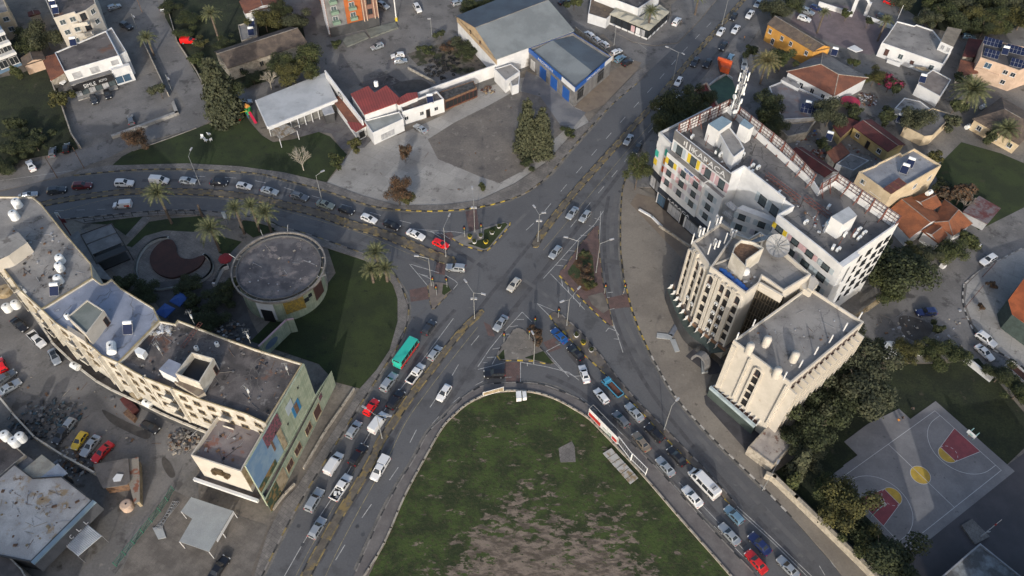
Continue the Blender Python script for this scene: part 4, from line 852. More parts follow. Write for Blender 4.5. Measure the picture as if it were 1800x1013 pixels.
for k in range(K):
    for o_,w_ in ((0,0),):
        A_=PI*k/K; B_=PI*(k+1)/K; mid=(a0+a1)/2; hl=d.length/2
        f=lambda A,o,R:(mid.x+d.normalized().x*math.cos(A)*hl*R+n.x*(o+2.2*math.sin(A)*0),mid.y+d.normalized().y*math.cos(A)*hl*R+n.y*o,1.2+math.sin(A)*3.2*R)
        b.face([f(A_,0,1),f(B_,0,1),f(B_,1.6,1),f(A_,1.6,1)]); b.face([f(A_,1.6,1),f(B_,1.6,1),f(B_,1.6,.82),f(A_,1.6,.82)]); b.face([f(A_,0,.82),f(B_,0,.82),f(B_,1.6,.82),f(A_,1.6,.82)])
b.build('entrance_arch',t)
t=thing('hotel_arcade','straight hotel arcade with white fins above a pale blue fascia, along the shaded forecourt','arcade',tuple(W(1290,720)))
i0=V(1266,672,4.6); i1=V(1339,733,4.6); d=(i1-i0).normalized(); n=Vector((d.y,-d.x))
slab(t,[i0,i1,i1-n*1.2,i0-n*1.2],0,4.6,mat('podium_wall',(.30,.235,.19),(.24,.19,.155),sc=.5),'wall')
o0=V(1247,681,3.6); o1=V(1326,750,3.6)
slab(t,[o0,o1,o1-n*.5,o0-n*.5],3.0,3.75,mat('pale_blue_fascia',(.36,.44,.48),rough=.6),'fascia'); slab(t,[o0-n*.6,o1-n*.6,i1,i0],3.1,3.3,brownw,'canopy_roof'); slab(t,[o0-n*.3,o1-n*.3,i1,i0],0,3.0,greenb,'glazed_front')
for k in range(11):
    p=i0.lerp(i1,k/10); e=o0.lerp(o1,k/10); q=MB(white); q.face([(p.x,p.y,4.5),(p.x,p.y,3.3),(e.x-n.x*.5,e.y-n.y*.5,3.3),(p.x+n.x*.8,p.y+n.y*.8,4.4)]); u=p+d*.12; v=e+d*.12; q.face([(u.x,u.y,4.5),(u.x,u.y,3.3),(v.x-n.x*.5,v.y-n.y*.5,3.3),(u.x+n.x*.8,u.y+n.y*.8,4.4)]); q.face([(p.x,p.y,4.5),(u.x,u.y,4.5),(v.x-n.x*.5,v.y-n.y*.5,3.35),(e.x-n.x*.5,e.y-n.y*.5,3.35)]); q.build('canopy_fin',t)
t=block('hotel_outbuilding','low outbuilding with a stained pale concrete roof below the hotel block','outbuilding',[(1316,785),(1356,742),(1402,772),(1360,818)],3.2,stone,mat('pale_slab_roof',(.36,.33,.30),(.28,.255,.24),sc=.3,spots=((.15,.09,.075),.6,.62)),par=.2)
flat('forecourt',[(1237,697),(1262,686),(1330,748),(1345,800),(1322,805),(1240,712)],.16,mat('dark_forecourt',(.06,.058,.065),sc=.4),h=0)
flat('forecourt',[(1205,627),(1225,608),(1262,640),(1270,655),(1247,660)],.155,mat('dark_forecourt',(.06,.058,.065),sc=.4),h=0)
# ---------- long curved apartment building, three sections
def facade(t,pts,h,z0,m_f,rows,per=2.6,bal=True,wd=1.5):
    P=PL(pts,h)
    for a,b_ in zip(P,P[1:]):
        L_=(b_-a).length; n=max(1,int(L_/per))
        for z in rows: windows(t,a,b_,[(i+.5)/n for i in range(n)],z,wd,1.2,tan,black,1,off=.02)
        if bal:
            for i,z in enumerate(rows):
                for k in range(1,n,3):
                    p=a.lerp(b_,(k+.5)/n); r=ang(a,b_); nn=Vector((math.sin(r),-math.cos(r)))*.8; q=MB(m_f,tan)
                    q.box((p.x+nn.x*.7,p.y+nn.y*.7,z-1.0),(2.2,1.1,.14),r,0); c=p+nn*1.35; q.box((c.x,c.y,z-.55),(2.2,.08,.8),r,0); q.build('balcony',t)
def ribs(t,pts,h,z0,m,n):
    P=PL(pts,h)
    for a,b_ in zip(P,P[1:]):
        k=max(1,int((b_-a).length/n))
        for i in range(k):
            p=a.lerp(b_,i/k); r=ang(a,b_); nn=Vector((math.sin(r),-math.cos(r)))*.35; q=MB(m); q.box((p.x+nn.x,p.y+nn.y,(h+z0)/2),(.3,.75,h-z0),r); q.build('rib',t)
w1=[(-60,385),(0,466),(35,511),(72,544)]
t=block('apartment_block','north section of the curved apartment building, its grey roof carrying three ribbed tanks','apartment block',w1+[(163,487.7),(160,463),(112,408),(72,358),(57,345.5),(-60,345)],16,creamd,roofc,par=.4,pm=parap)
C1=t; facade(t,w1,16,4,creamd,(14,11,8)); ribs(t,w1,16,4.5,creamd,4.5)
w2=[(72,544),(97,568),(165,613),(177,625),(207.5,638)]
t=block('apartment_block','middle section of the long curved apartment building, flat roof painted pale blue','apartment block',w2+[(280,563.5),(270,541),(212,506),(196,490),(186,497),(178,499),(163,487.7)],16,creamd,roofb,par=.4,pm=parap)
C2=t; facade(t,w2,16,4,creamd,(14,11,8)); ribs(t,w2,16,4.5,creamd,4.2)
w3=[(207.5,638),(233.5,653.5),(255,665),(353,703.5),(432,728.5),(467,745)]
t=block('apartment_block','south section of the curved apartment building with a dark stained roof','apartment block',w3+[(532,639),(450,613.5),(390,592),(312,562),(307.5,569),(280,563.5)],16,creamd,roofd,par=.6,pm=parap)
C3=t; facade(t,w3,16,4,creamd,(14,11,8)); ribs(t,[w3[0],w3[3]],16,4.5,creamd,5)
# low terrace and its ledge along the west side
led=[(-20,448),(30,513.5),(85,591),(100,611),(170,671),(250,711),(300,735),(365,762)]
Pl=PL(smooth(led,3),3.6); t=thing('terrace_wall','long pale ledge and low shop terrace running along the foot of the curved apartment building','terrace',(Pl[0].x,Pl[0].y,0))
b=MB(creamd)
for a,c in zip(Pl,Pl[1:]):
    d=c-a; m2=(a+c)/2; b.box((m2.x,m2.y,3.75),(d.length+.15,.35,.5),math.atan2(d.y,d.x))
b.build('ledge',t)
b=MB(dgrey)
for a,c in zip(Pl,Pl[1:]):
    d=(c-a).normalized(); n=Vector((-d.y,d.x))*.3; b.face([(a.x+n.x,a.y+n.y,0),(c.x+n.x,c.y+n.y,0),(c.x+n.x,c.y+n.y,3.5),(a.x+n.x,a.y+n.y,3.5)])
b.build('shop_front',t)
b=MB(roofd)
for a,c in zip(Pl,Pl[1:]):
    d=(c-a).normalized(); n=Vector((-d.y,d.x))*6; b.face([(a.x,a.y,3.1),(c.x,c.y,3.1),(c.x+n.x,c.y+n.y,3.1),(a.x+n.x,a.y+n.y,3.1)])
b.build('terrace_roof',t)
# stair houses on the roofs
def stairhouse(parent,px,h,base,wm,rm,door=None,par=.25,nm='stair_house'):
    o=rbox(px,h,base,wm,rm,nm,par=par,parent=parent)
    if door: windows(parent,V(*door[0],h),V(*door[1],h),[door[2]],base+1.1,.9,1.9,brownw,black,0,name='door')
stairhouse(C1,[(-20,430),(32,408),(48,426),(14,450),(-20,465)],18.6,15.6,cream,conc,par=0)
stairhouse(C2,[(118,557),(151,588),(183,546),(153,527)],19,15.6,cream,mat('green_grey_roof',(.17,.19,.18),(.13,.15,.14),sc=.4),door=((151,588),(183,546),.85))
stairhouse(C2,[(118,572),(149,590),(149,600),(118,580)],17,15.6,cream,roofc,par=0)
stairhouse(C3,[(308,657),(350,673),(376,630),(337,619)],19,15.4,creamd,black,door=((350,673),(376,630),.85),par=1.6)
stairhouse(C3,[(279,650),(309,665),(318,640),(297,631)],18,15.4,white,roofb,par=0)
stairhouse(C3,[(306,672),(348,697),(360,690),(352,678),(314,662)],16.6,15.4,stone,mat('brown_slab',(.20,.17,.13),(.13,.10,.08),sc=.6),par=0)
# mural wall, mural annex and sign building
m0=V(532,639,16); m1=V(428.5,819,16); r=ang(m1,m0); n=Vector((math.sin(r),-math.cos(r)))
t=thing('mural_wall','tall painted wall with pale green stone, a blue-shuttered window and blue sky','mural',(m0.x,m0.y,0))
b=MB(muralg); p=m1.lerp(m0,.5)+n*.2; b.box((p.x,p.y,8),((m0-m1).length,.3,16),r); b.build('wall',t)
def mp(u0,u1,z0,z1,m,name,off=.38,th=.04): return panel(t,m1,m0,u0,u1,z0,z1,m,name,off=off,th=th)
mp(0,.40,5.6,16,muralb,'painted_sky'); mp(.26,.50,12.0,16,muralp,'painted_blossom',off=.42); mp(.41,.47,5.6,12,tan,'painted_timber',off=.44)
mp(.0,.28,5.6,7.4,murale,'painted_trees',off=.43); mp(.60,.70,11.2,14.0,lblue,'painted_window',off=.42); mp(.66,.78,8.2,11.6,plain('mural_shutter_blue',(.03,.18,.36),.6),'painted_shutters',off=.42); mp(.695,.745,8.4,11.4,woodb,'painted_opening',off=.45)
mp(.31,.335,9,12.5,woodb,'painted_post',off=.44)
for u,z in ((.40,12.6),(.82,13.6),(.56,9.8)): mp(u-.008,u+.008,z-.3,z+.3,black,'wall_lamp',off=.46)
for i,u in enumerate((.12,.28)):
    pass
o0=V(582.8,651.7,5.3); o1=V(466,880,5.3)
P=ccw([m0+n*.35,m1+n*.35,o1,o0]); t=block('mural_annex','long low annex with painted stone walls and shuttered windows beside the main road footpath','annex',None,5.3,muralg,roofd,par=.6,world=P)
rr=ang(o1,o0)
for u in (.30,.42,.58): windows(t,o1,o0,[u],2.6,2.2,2.2,tan,brownw,1)
panel(t,o1,o0,0,.14,.3,5.2,murale,'painted_garden',off=.05); panel(t,o1,o0,.14,.24,.3,5.2,tan,'painted_village',off=.05); panel(t,o1,o0,.78,.82,3.6,5.1,muralp,'painted_blossom',off=.05); windows(t,o1,o0,[.72],2.4,2.4,3.2,tan,brownw,0)
nn=Vector((math.sin(rr),-math.cos(rr)))
t=block('sign_building','low corner building whose cream wall bears a bronze car sculpture','corner building',[(381.8,731.7),(335,800),(423.5,829.3),(428.5,819),(467,752)],11.3,cream,mat('terrace_roof',(.21,.19,.19),(.15,.13,.135),sc=.25,spots=[((.20,.10,.08),.35,.62),((.05,.05,.05),1.2,.70)]),par=1.0)
SG=t
s0=V(335,800,11.3); s1=V(423.5,829.3,11.3); d=(s1-s0).normalized(); no=Vector((d.y,-d.x))
bz=mat('bronze',(.10,.07,.035),(.05,.035,.02),sc=3,rough=.5); c=s0.lerp(s1,.52)+no*.35
b=MB(bz); r=ang(s0,s1); b.box((c.x,c.y,8.1),(3.6,.5,.7),r); b.box((c.x-d.x*.3,c.y-d.y*.3,8.8),(1.7,.45,.7),r)
for s in (-1.2,1.2): e=c+d*s+no*.2; b.tube((e.x-no.x*.2,e.y-no.y*.2,7.8),(e.x+no.x*.2,e.y+no.y*.2,7.8),.45,n=12)
b.build('car_relief',t)
l0=V(339,843.5,3.4); l1=V(452,882,3.4); q=MB(white); q.prism([l0,l1,l1-no*.5,l0-no*.5],2.7,3.5,0,0); q.prism([l0-no*.5,l1-no*.5,l1-no*4,l0-no*4],2.7,2.95,roofd,roofd); q.build('canopy_slab',t)
panel(t,s1,V(440,800,11.3),0,1,5,11.2,tan,'tan_panel',off=.1)
b=MB(stone); fr=[(365,762),(381,733)]; 
# ---------- round building
cx_,cy_=-50.5,109.3; Rr=10.1; zt=7.8
t=thing('round_building','round building with a raised rim, weathered roof and painted green wall','round building',(cx_,cy_,0))
N_=40
def ring(r,a0=0,a1=2*PI,n=N_): return [Vector((cx_+r*math.cos(a0+(a1-a0)*i/n),cy_+r*math.sin(a0+(a1-a0)*i/n))) for i in range(n)]
b=MB(muralg,stone,dgrey)
for i in range(N_):
    a=ring(Rr-.9)[i]; c=ring(Rr-.9)[(i+1)%N_]; th=(i+.5)/N_*360
    m=0 if 200<th<360 else 1
    b.face([(a.x,a.y,0),(c.x,c.y,0),(c.x,c.y,7.3),(a.x,a.y,7.3)],m)
b.build('wall',t)
b=MB(mat('round_roof',(.115,.11,.115),(.065,.062,.068),sc=.25,fine=.2,spots=[((.17,.15,.145),.45,.6),((.04,.038,.04),.7,.66),((.035,.045,.015),.28,.70)])); b.ngon([(p.x,p.y,7.3) for p in ring(Rr-1)]); b.build('roof',t)
b=MB(kgry); b.lathe((cx_,cy_,0),[(Rr,7.2),(Rr,7.9),(Rr-.3,7.9),(Rr-.3,7.2)],N_); b.build('rim_ring',t)
for i in range(20):
    a=2*PI*i/20; q=MB(kgry); q.box((cx_+(Rr-.6)*math.cos(a),cy_+(Rr-.6)*math.sin(a),7.45),(.8,.14,.3),a); q.build('rim_bracket',t)
b=MB(plain('parapet_inner',(.1,.1,.1),.8)); b.lathe((cx_,cy_,0),[(Rr-1,6.9),(Rr-1,7.75),(Rr-1.2,7.75),(Rr-1.2,7.3)],N_); b.build('inner_parapet',t)
for px_,a in (((505,395),0),((458,405),0),((400,445),0),((577,483),0)):
    p=V(px_[0],px_[1],9); e=(Vector((p.x-cx_,p.y-cy_))).normalized(); q=MB(pole); s=Vector((cx_,cy_))+e*(Rr-.4); q.tube((s.x,s.y,7.4),(s.x+e.x*1.6,s.y+e.y*1.6,8.8),.07,n=5); q.tube((s.x,s.y,7.4),(s.x-e.x*.8,s.y-e.y*.8,7.7),.06,n=5); q.build('flood_light_arm',t)
def rp(th,wd,z0,z1,m,nm,r=Rr-.86):
    a=math.radians(th); q=MB(m); q.box((cx_+r*math.cos(a),cy_+r*math.sin(a),(z0+z1)/2),(.12,wd,z1-z0),a); q.build(nm,t)
rp(-22,3.0,2.0,6.4,brownw,'door'); rp(-45,1.2,3.8,5,glass,'window'); rp(-38,.9,4.5,5.5,glass,'window')
rp(-62,4.4,2.6,7.0,mat('mural_yellow_tree',(.28,.19,.03),(.14,.11,.04),sc=2.5,fine=.3),'painted_tree'); rp(-100,3.8,1,7.1,white,'entrance_frame'); rp(-100,2.6,0,4,black,'doorway',Rr-.8); rp(-15,1.0,2.4,4.4,redst,'painted_flowers')
gw0=V(468,610,4.5); gw1=V(528,520+45,5.2)
t=thing('painted_garden_wall','painted stone wall with a pink top edge and an oval blue emblem','mural wall',(gw0.x,gw0.y,0))
wp=[V(455,608,4.6),V(503,562,4.6),V(515,560,4.6)]; b=MB(muralg,pink)
for a,c in zip(wp,wp[1:]):
    d=c-a; m2=(a+c)/2; b.box((m2.x,m2.y,2.2),(d.length+.2,.3,4.4),math.atan2(d.y,d.x),0); b.box((m2.x,m2.y,4.5),(d.length+.2,.36,.2),math.atan2(d.y,d.x),1)
b.build('wall',t)
p=wp[0].lerp(wp[1],.35); r=ang(wp[0],wp[1]); q=MB(plain('emblem_blue',(.10,.15,.22),.6)); n=Vector((math.sin(r),-math.cos(r))); d=(wp[1]-wp[0]).normalized()
q.face([(p.x+n.x*.2+d.x*1.8*math.cos(i*PI/10),p.y+n.y*.2+d.y*1.8*math.cos(i*PI/10),2.4+1.1*math.sin(i*PI/10)) for i in range(20)]); q.build('oval_emblem',t)
# ================================================================== smaller buildings
t=block('car_showroom','white car showroom with a dark flat roof and black SIMLE sign over a glazed front','showroom',[(96,92.5),(112.5,126),(209,97.5),(186,54)],8,white,roofd,par=.3)
a=V(112.5,126,8); b_=V(209,97.5,8); r=ang(a,b_); n=Vector((math.sin(r),-math.cos(r)))
windows(t,a,b_,[.18,.50],6.0,2.2,1.6,lgrey,lgrey,1); windows(t,a,b_,[.88],6.4,1.8,1.2,lgrey,lgrey,1)
g0=a+n*1.6; g1=a.lerp(b_,.74)+n*1.6; slab(t,[g0,g1,g1-n*1.7,g0-n*1.7],4.4,4.6,mgrey,'canopy'); slab(t,[g0+n*.5,g1+n*.5,g1+n*.1,g0+n*.1],2.5,4.3,black,'sign_board')
text(t,'SIMLE',g0+n*.5,g1+n*.5,.26,.56,3.4,white,off=.08,height=1.1); text(t,'AUTO',g0+n*.5,g1+n*.5,.64,.84,3.6,white,off=.08,height=.7)
slab(t,[g0-n*.5,g1-n*.5,g1-n*1.7,g0-n*1.7],0,3.0,black,'shop_recess')
for i in range(6): windows(t,g0-n*.5,g1-n*.5,[(i+.5)/6],1.2,1.7,2.2,black,glass2 if i%2 else lgrey,1,name='shop_window')
slab(t,[g0+n*1.2,g1+n*1.2,g1-n*.5,g0-n*.5],0,.35,conc,'step')
p0=a.lerp(b_,.76)+n*1.2; p1=b_+n*1.2+(b_-a).normalized()*1.5; slab(t,[p0,p1,p1-n*1.3,p0-n*1.3],0,5.0,white,'side_bay'); windows(t,p0,p1,[.2,.62],1.6,2.0,2.2,white,bglass,0,name='shop_window')
block('','','',[(186,54),(209,97.5),(222,90),(196,48)],7.4,white,roofc,par=.3,parent=t)
sw0=V(222,90,7.4); 
t=block('apartment_house','cream three-storey apartment house with roof tanks at the north-west street','apartment house',[(62,-40),(94,32),(130,21),(133,25),(151,18),(168,6),(150,-50)],11.5,cream,roofd,par=.4)
a=V(94,32,11.5); b_=V(131,21,11.5); c=V(151,18,11.5); d=V(168,6,11.5)
windows(t,a,b_,[.3,.78],9.6,1.5,1.4,white,glass2,1); windows(t,a,b_,[.3,.78],6.4,1.5,1.4,white,glass2,1); windows(t,a,b_,[.5],3.2,1.5,1.4,white,glass2,1)
for z in (10,6.8): windows(t,V(133,25,11.5),c,[.55],z,1.6,2,brownw,glass,1); windows(t,c,d,[.5],z,1.5,1.4,white,glass2,1)
for z in (8.6,5.4):
    p=b_.lerp(c,.5); q=MB(cream); q.box((p.x,p.y-2.2,z),(4.2,2.0,.15),ang(b_,c)); q.box((p.x,p.y-3.1,z+.5),(4.2,.1,1.0),ang(b_,c)); q.build('balcony',t)
t=block('corner_apartment','small beige apartment house at the far north-west corner of the view','apartment house',[(-70,40),(15,20),(2,-12),(-90,-5)],8.5,beige,roofc,par=.3)
a=V(-20,28,8.5); b_=V(15,20,8.5); windows(t,a,b_,[.7],6.4,1.5,1.3,white,glass2,1); windows(t,a,b_,[.7],3.2,1.5,1.3,white,glass2,1)
t=block('modern_house','modern white house with deep balconies and a blue side wall at the west edge','house',[(-70,78),(3,50),(-12,22),(-100,40)],12,bluew,roofc,par=.3)
a=V(-40,66,12); b_=V(3,50,12); r=ang(a,b_); n=Vector((math.sin(r),-math.cos(r)))
for z in (11.4,8.2,5.0): slab(t,[a+n*1.6,b_+n*1.6,b_,a],z-.5,z+.35,white,'balcony_band')
for z in (9.8,6.6,2.4):
    panel(t,a,b_,.0,1,z-1.3,z+1.3,dgrey,'painted_shade_front',off=.1); windows(t,a,b_,[.35,.8],z-.1,2.2,2.2,white,glass,1,off=.15)  # dark grey panels carry the shade behind the balconies in their colour
t=house('brown_shed','small brown-roofed outbuilding with one tiny window beside the west meadow','outbuilding',[(40,117),(80,104),(74,90),(36,102)],3.2,.9,pinkw,tile_b)
t=block('rust_canopy','flat rust-red canopy roof beside the showroom with a white car below','canopy',[(75,102),(90,140),(112,127),(98,95)],3.0,stone,tile_r,par=0)
t=house('brown_shed','small dark red shed between the cream apartment house and the western garden','shed',[(50,30),(72,24),(68,18),(48,22)],2.6,.4,stone,maroon)
# old tiled house
def symhouse(name,label,cat,f0,f1,r0,r1,he,hr,wm,rm,inset_=0,over=.35):
    F0,F1=V(*f0,he),V(*f1,he); R0,R1=V(*r0,hr),V(*r1,hr); B0=R0*2-F0; B1=R1*2-F1
    t=thing(name,label,cat,tuple((F0+B1)/2)+(0,)); b=MB(rm); z=lambda p:(p.x,p.y,he); e=(R1-R0).normalized()*inset_; Q0=(R0.x+e.x,R0.y+e.y,hr); Q1=(R1.x-e.x,R1.y-e.y,hr)
    b.face([z(F0),z(F1),Q1,Q0]); b.face([z(B1),z(B0),Q0,Q1])
    if inset_: b.face([z(B0),z(F0),Q0]); b.face([z(F1),z(B1),Q1])
    E_=ccw([F0,F1,B1,B0])
    for i in range(4): p,q=E_[i],E_[(i+1)%4]; b.face([(p.x,p.y,he-.15),(q.x,q.y,he-.15),(q.x,q.y,he),(p.x,p.y,he)])
    b.build('roof',t); rc=MB(kgry); rc.tube(Q0,Q1,.11,n=5); rc.build('ridge_cap',t)
    I=inset(E_,over); w=MB(wm)
    for i in range(4): p,q=I[i],I[(i+1)%4]; w.face([(p.x,p.y,0),(q.x,q.y,0),(q.x,q.y,he-.15),(p.x,p.y,he-.15)])
    if not inset_:
        ee=(R1-R0).normalized()*over
        for p,q,R,s in ((F0,B0,R0,1),(F1,B1,R1,-1)): w.face([(p.x+ee.x*s,p.y+ee.y*s,he-.02),(q.x+ee.x*s,q.y+ee.y*s,he-.02),(R.x+ee.x*s,R.y+ee.y*s,hr-.08)])
    w.build('wall',t); return t,F0,F1
t,a,b_=symhouse('old_tiled_house','long old house with grey-brown tiled gable roof and weathered stone walls','house',(400,121),(541,75),(384,94),(523,49),4.2,6.4,stone,tile_b)
windows(t,a,b_,[.15,.4,.66,.9],2.2,1.1,1.5,stone,glass,1,off=-.25)
t=house('red_roof_cottage','cottage with a plain red-brown roof at the north end of the green plot','cottage',[(430,24),(497,8),(490,-14),(420,2)],4,1.2,white,tile_r)
block('','','',[(478,26),(503,18),(497,6),(476,14)],3.4,white,roofc,par=.3,parent=t)
block('concrete_annex','low flat concrete house with roof tanks just south-west of the red-brown cottage','house',[(418,44),(450,34),(452,62),(424,72)],3.6,stone,roofc,par=.3)
# orange hotel at the top
t=block('orange_block','tall block with orange facade, green balconies and a white louvred side','apartment block',None,20,orf,roofc,par=.5,world=ccw([V(582,66),V(668,45),V(652,-25),V(560,-5)]))
a=V(582,66); b_=V(668,45); r=ang(a,b_); n=Vector((math.sin(r),-math.cos(r)))
panel(t,a,b_,0,.36,0,20,mgrey,'grey_front',off=.08); panel(t,a,b_,.68,1,1.0,20,mat('brown_brick_front',(.20,.11,.085),(.15,.085,.07),sc=.7),'brick_front',off=.1); panel(t,a,b_,0,1,0,3.2,dgrey,'ground_floor_band',off=.14)
gb=plain('green_balcony',(.18,.26,.20),.5)
for z in (5.5,8.8,12.1,15.4,18.5):
    for u in (.15,.50):
        windows(t,a,b_,[u],z,1.6,2.0,white,glass2,1,off=.1); p=a.lerp(b_,u)+n*.7; q=MB(gb); q.box((p.x,p.y,z-.7),(2.2,1.1,.9),r); q.build('balcony',t)
    windows(t,a,b_,[.84],z,1.4,1.7,brownw,glass,1,off=.12)
for u in (.70,.76,.92,.985): panel(t,a,b_,u-.006,u+.006,3,20,pinkw,'front_fin',off=.4,th=.6)
a2=V(560,-5); 
for i in range(24):
    z=1.2+i*.8; q=MB(white); p=a+n*.0; d=(a2-a).normalized(); m2=a+d*4.5; nn=Vector((d.y,-d.x)); nn=nn if nn.x<0 else -nn; q.box((m2.x+nn.x*.25,m2.y+nn.y*.25,z),(9,.4,.12),ang(a,a2)); q.build('louvre',t)
t=thing('entrance_terrace','low paved terrace with pink steps in front of the orange block','terrace',tuple(W(640,66)))
for px in ([(645,54),(695,40),(700,50),(652,68)],[(600,70),(640,58),(648,68),(610,84)]):
    q=MB(mat('terrace_green',(.17,.18,.16),sc=.5)); q.prism(PL(px),0,.45,0,0); q.build('terrace_bed',t)
# restaurant
t=thing('restaurant','white restaurant with a long sheet roof, red felt roofs and a paved court','restaurant',tuple(W(600,200)))
R4=[W(450,176,4).xy,W(471,222.5,4).xy,W(592,174,4).xy,W(570,128,4).xy]
slab(t,R4,3.7,4.0,wsheet,'main_roof'); I=inset(ccw(R4),.5); slab(t,I,0,3.7,mat('restaurant_front',(.20,.20,.19),sc=.6),'dining_wall')
a=R4[1]; b_=R4[2]; r=ang(a,b_); n=Vector((math.sin(r),-math.cos(r))); slab(t,[a+n*.4,b_+n*.4,b_,a],3.0,4.08,white,'fascia'); slab(t,[R4[0],R4[0]+n*0-(b_-a).normalized()*.3,a-(b_-a).normalized()*.3,a],3.2,4.08,white,'side_fascia')
for i in range(7):
    u=.3+i*.1; p=a.lerp(b_,u)+n*.3; q=MB(white); q.tube((p.x,p.y,0),(p.x,p.y,3.1),.12,n=6); q.build('column',t)
# tall slanting gable wall
gw=[W(570,124,6.5).xy,W(636,212,5.2).xy]; q=MB(white); d=(gw[1]-gw[0]).normalized(); nn=Vector((d.y,-d.x))*.35
q.face([(gw[0].x,gw[0].y,0),(gw[1].x,gw[1].y,0),(gw[1].x,gw[1].y,5.2),(gw[0].x,gw[0].y,6.5)]); e0=gw[0]-nn; e1=gw[1]-nn
q.face([(e0.x,e0.y,0),(e1.x,e1.y,0),(e1.x,e1.y,5.2),(e0.x,e0.y,6.5)]); q.face([(gw[0].x,gw[0].y,6.5),(gw[1].x,gw[1].y,5.2),(e1.x,e1.y,5.2),(e0.x,e0.y,6.5)]); q.face([(gw[0].x,gw[0].y,0),(e0.x,e0.y,0),(e0.x,e0.y,6.5),(gw[0].x,gw[0].y,6.5)]); q.face([(gw[1].x,gw[1].y,0),(e1.x,e1.y,0),(e1.x,e1.y,5.2),(gw[1].x,gw[1].y,5.2)]); q.build('gable_wall',t)
p=gw[0].lerp(gw[1],.42)+nn*.2; q=MB(dgrey,white)
for R_,o_,m_i in ((1.1,.02,0),(.75,.06,1),(.35,.09,0)): q.face([(p.x+nn.x*o_+d.x*R_*1.4*math.cos(i*PI/8),p.y+nn.y*o_+d.y*R_*1.4*math.cos(i*PI/8),4.2+R_*math.sin(i*PI/8)) for i in range(16)],m_i)
q.build('oval_emblem',t)
slab(t,PL([(581,172),(597,169),(646,220),(625,232)],3.4),3.2,3.4,tile_r,'tiled_strip_roof'); slab(t,PL([(610,214),(646,218),(625,232),(617,226)],3.5),3.42,3.52,redroof,'red_roof_end'); slab(t,inset(ccw(PL([(581,172),(597,169),(646,220),(625,232)],3.4)),.4),0,3.2,white,'strip_wall')
windows(t,V(625,232,3.4),V(646,221,3.4),[.5],1.3,1.8,2.2,white,black,0,name='door',off=-.3)
slab(t,PL([(616,165),(647,151),(658,163),(679,150),(702,172),(696,181),(640,201),(630,185)],6),5.7,6,redroof,'red_felt_roof'); slab(t,inset(ccw(PL([(616,165),(647,151),(658,163),(679,150),(702,172),(696,181),(640,201),(630,185)],6)),.2),0,5.7,white,'kitchen_wall')
slab(t,PL([(697,182),(702,172),(715,164),(733,162),(735,170),(701,184)],5.4),5.15,5.4,redroof,'small_red_roof'); slab(t,inset(ccw(PL([(697,182),(702,172),(715,164),(733,162),(735,170),(701,184)],5.4)),.15),0,5.15,white,'link_wall')
block('','','',[(640,212),(702,196),(709,209),(655,234)],4,white,mat('pale_flat_roof',(.27,.29,.285),(.21,.225,.22),sc=.3),par=.25,parent=t)
windows(t,V(655,234,4),V(709,209,4),[.45],1.4,4.2,1.8,white,lgrey,3)
q=MB(dgrey,rust); P=PL([(472,224),(497,214),(522,230),(491,244)],3); q.prism(P,2.85,2.95,0,0,True)
for i in range(14): s=P[0].lerp(P[1],i/13) if False else P[0].lerp(P[3],i/13); e=P[1].lerp(P[2],i/13); q.tube((s.x,s.y,3.02),(e.x,e.y,3.02),.08,n=4,m=1)
q.build('pergola',t)
for p in P: q=MB(white); q.tube((p.x,p.y,0),(p.x,p.y,2.9),.1,n=6); q.build('pergola_post',t)
slab(t,PL([(562,186),(582,184),(588,198),(570,203)],3.2),3.0,3.2,lgrey,'porch_roof'); slab(t,inset(ccw(PL([(562,186),(582,184),(588,198),(570,203)],3.2)),.2),0,3.0,dgrey,'porch')
flat('restaurant_court',[(480,232),(500,215),(588,190),(630,232),(655,245),(640,260),(600,262),(582,235),(560,232),(530,240)],.06,mat('court_paving',(.13,.125,.125),(.10,.095,.10),sc=.4,brick=(3,3,.4,(.55,.4,.35))))
t=block('long_white_building','long low white building with small windows facing the weathered lot','outbuilding',[(707,197),(780,174),(768,160),(737,172),(703,184)],4.4,white,roofd,par=.5)
a=V(707,197,4.4); b_=V(780,174,4.4); windows(t,a,b_,[.08,.45,.80],2.0,1.1,1.1,white,glass,1); windows(t,a,b_,[.60],1.4,1.1,2.4,brownw,black,0,name='door')
wall([(735,163),(850,121),(900,104)],.3,4.0,white,'tall plain white wall behind the burnt arcade shed and the tyre lot',hz=4.0)
t=block('burnt_shed','roofless-looking burnt black shed with a row of brown arches','shed',[(772,162),(832,142),(838,154),(782,177)],3.4,woodb,mat('burnt_roof',(.03,.03,.03),(.07,.07,.07),sc=1.2),par=.1)
a=V(782,177,3.4); b_=V(838,154,3.4); windows(t,a,b_,[(i+.5)/8 for i in range(8)],1.7,1.3,2.2,redst,black if True else glass,0,name='arch')
t=block('small_white_shed','small white shed with a grey flat roof against the warehouse wall','shed',[(869,121),(898,112),(914,125),(889,142)],4.2,white,roofc,par=.2)
a=V(889,142,4.2); b_=V(914,125,4.2); windows(t,a,b_,[.3,.7],2.2,1.2,.9,white,lgrey,1)
block('small_white_shed','little white flat-roofed store at the yard corner beside the blue tyre shop','shed',[(893,133),(905,120),(914,131),(912,148),(900,152)],3.0,white,roofc,par=.2)
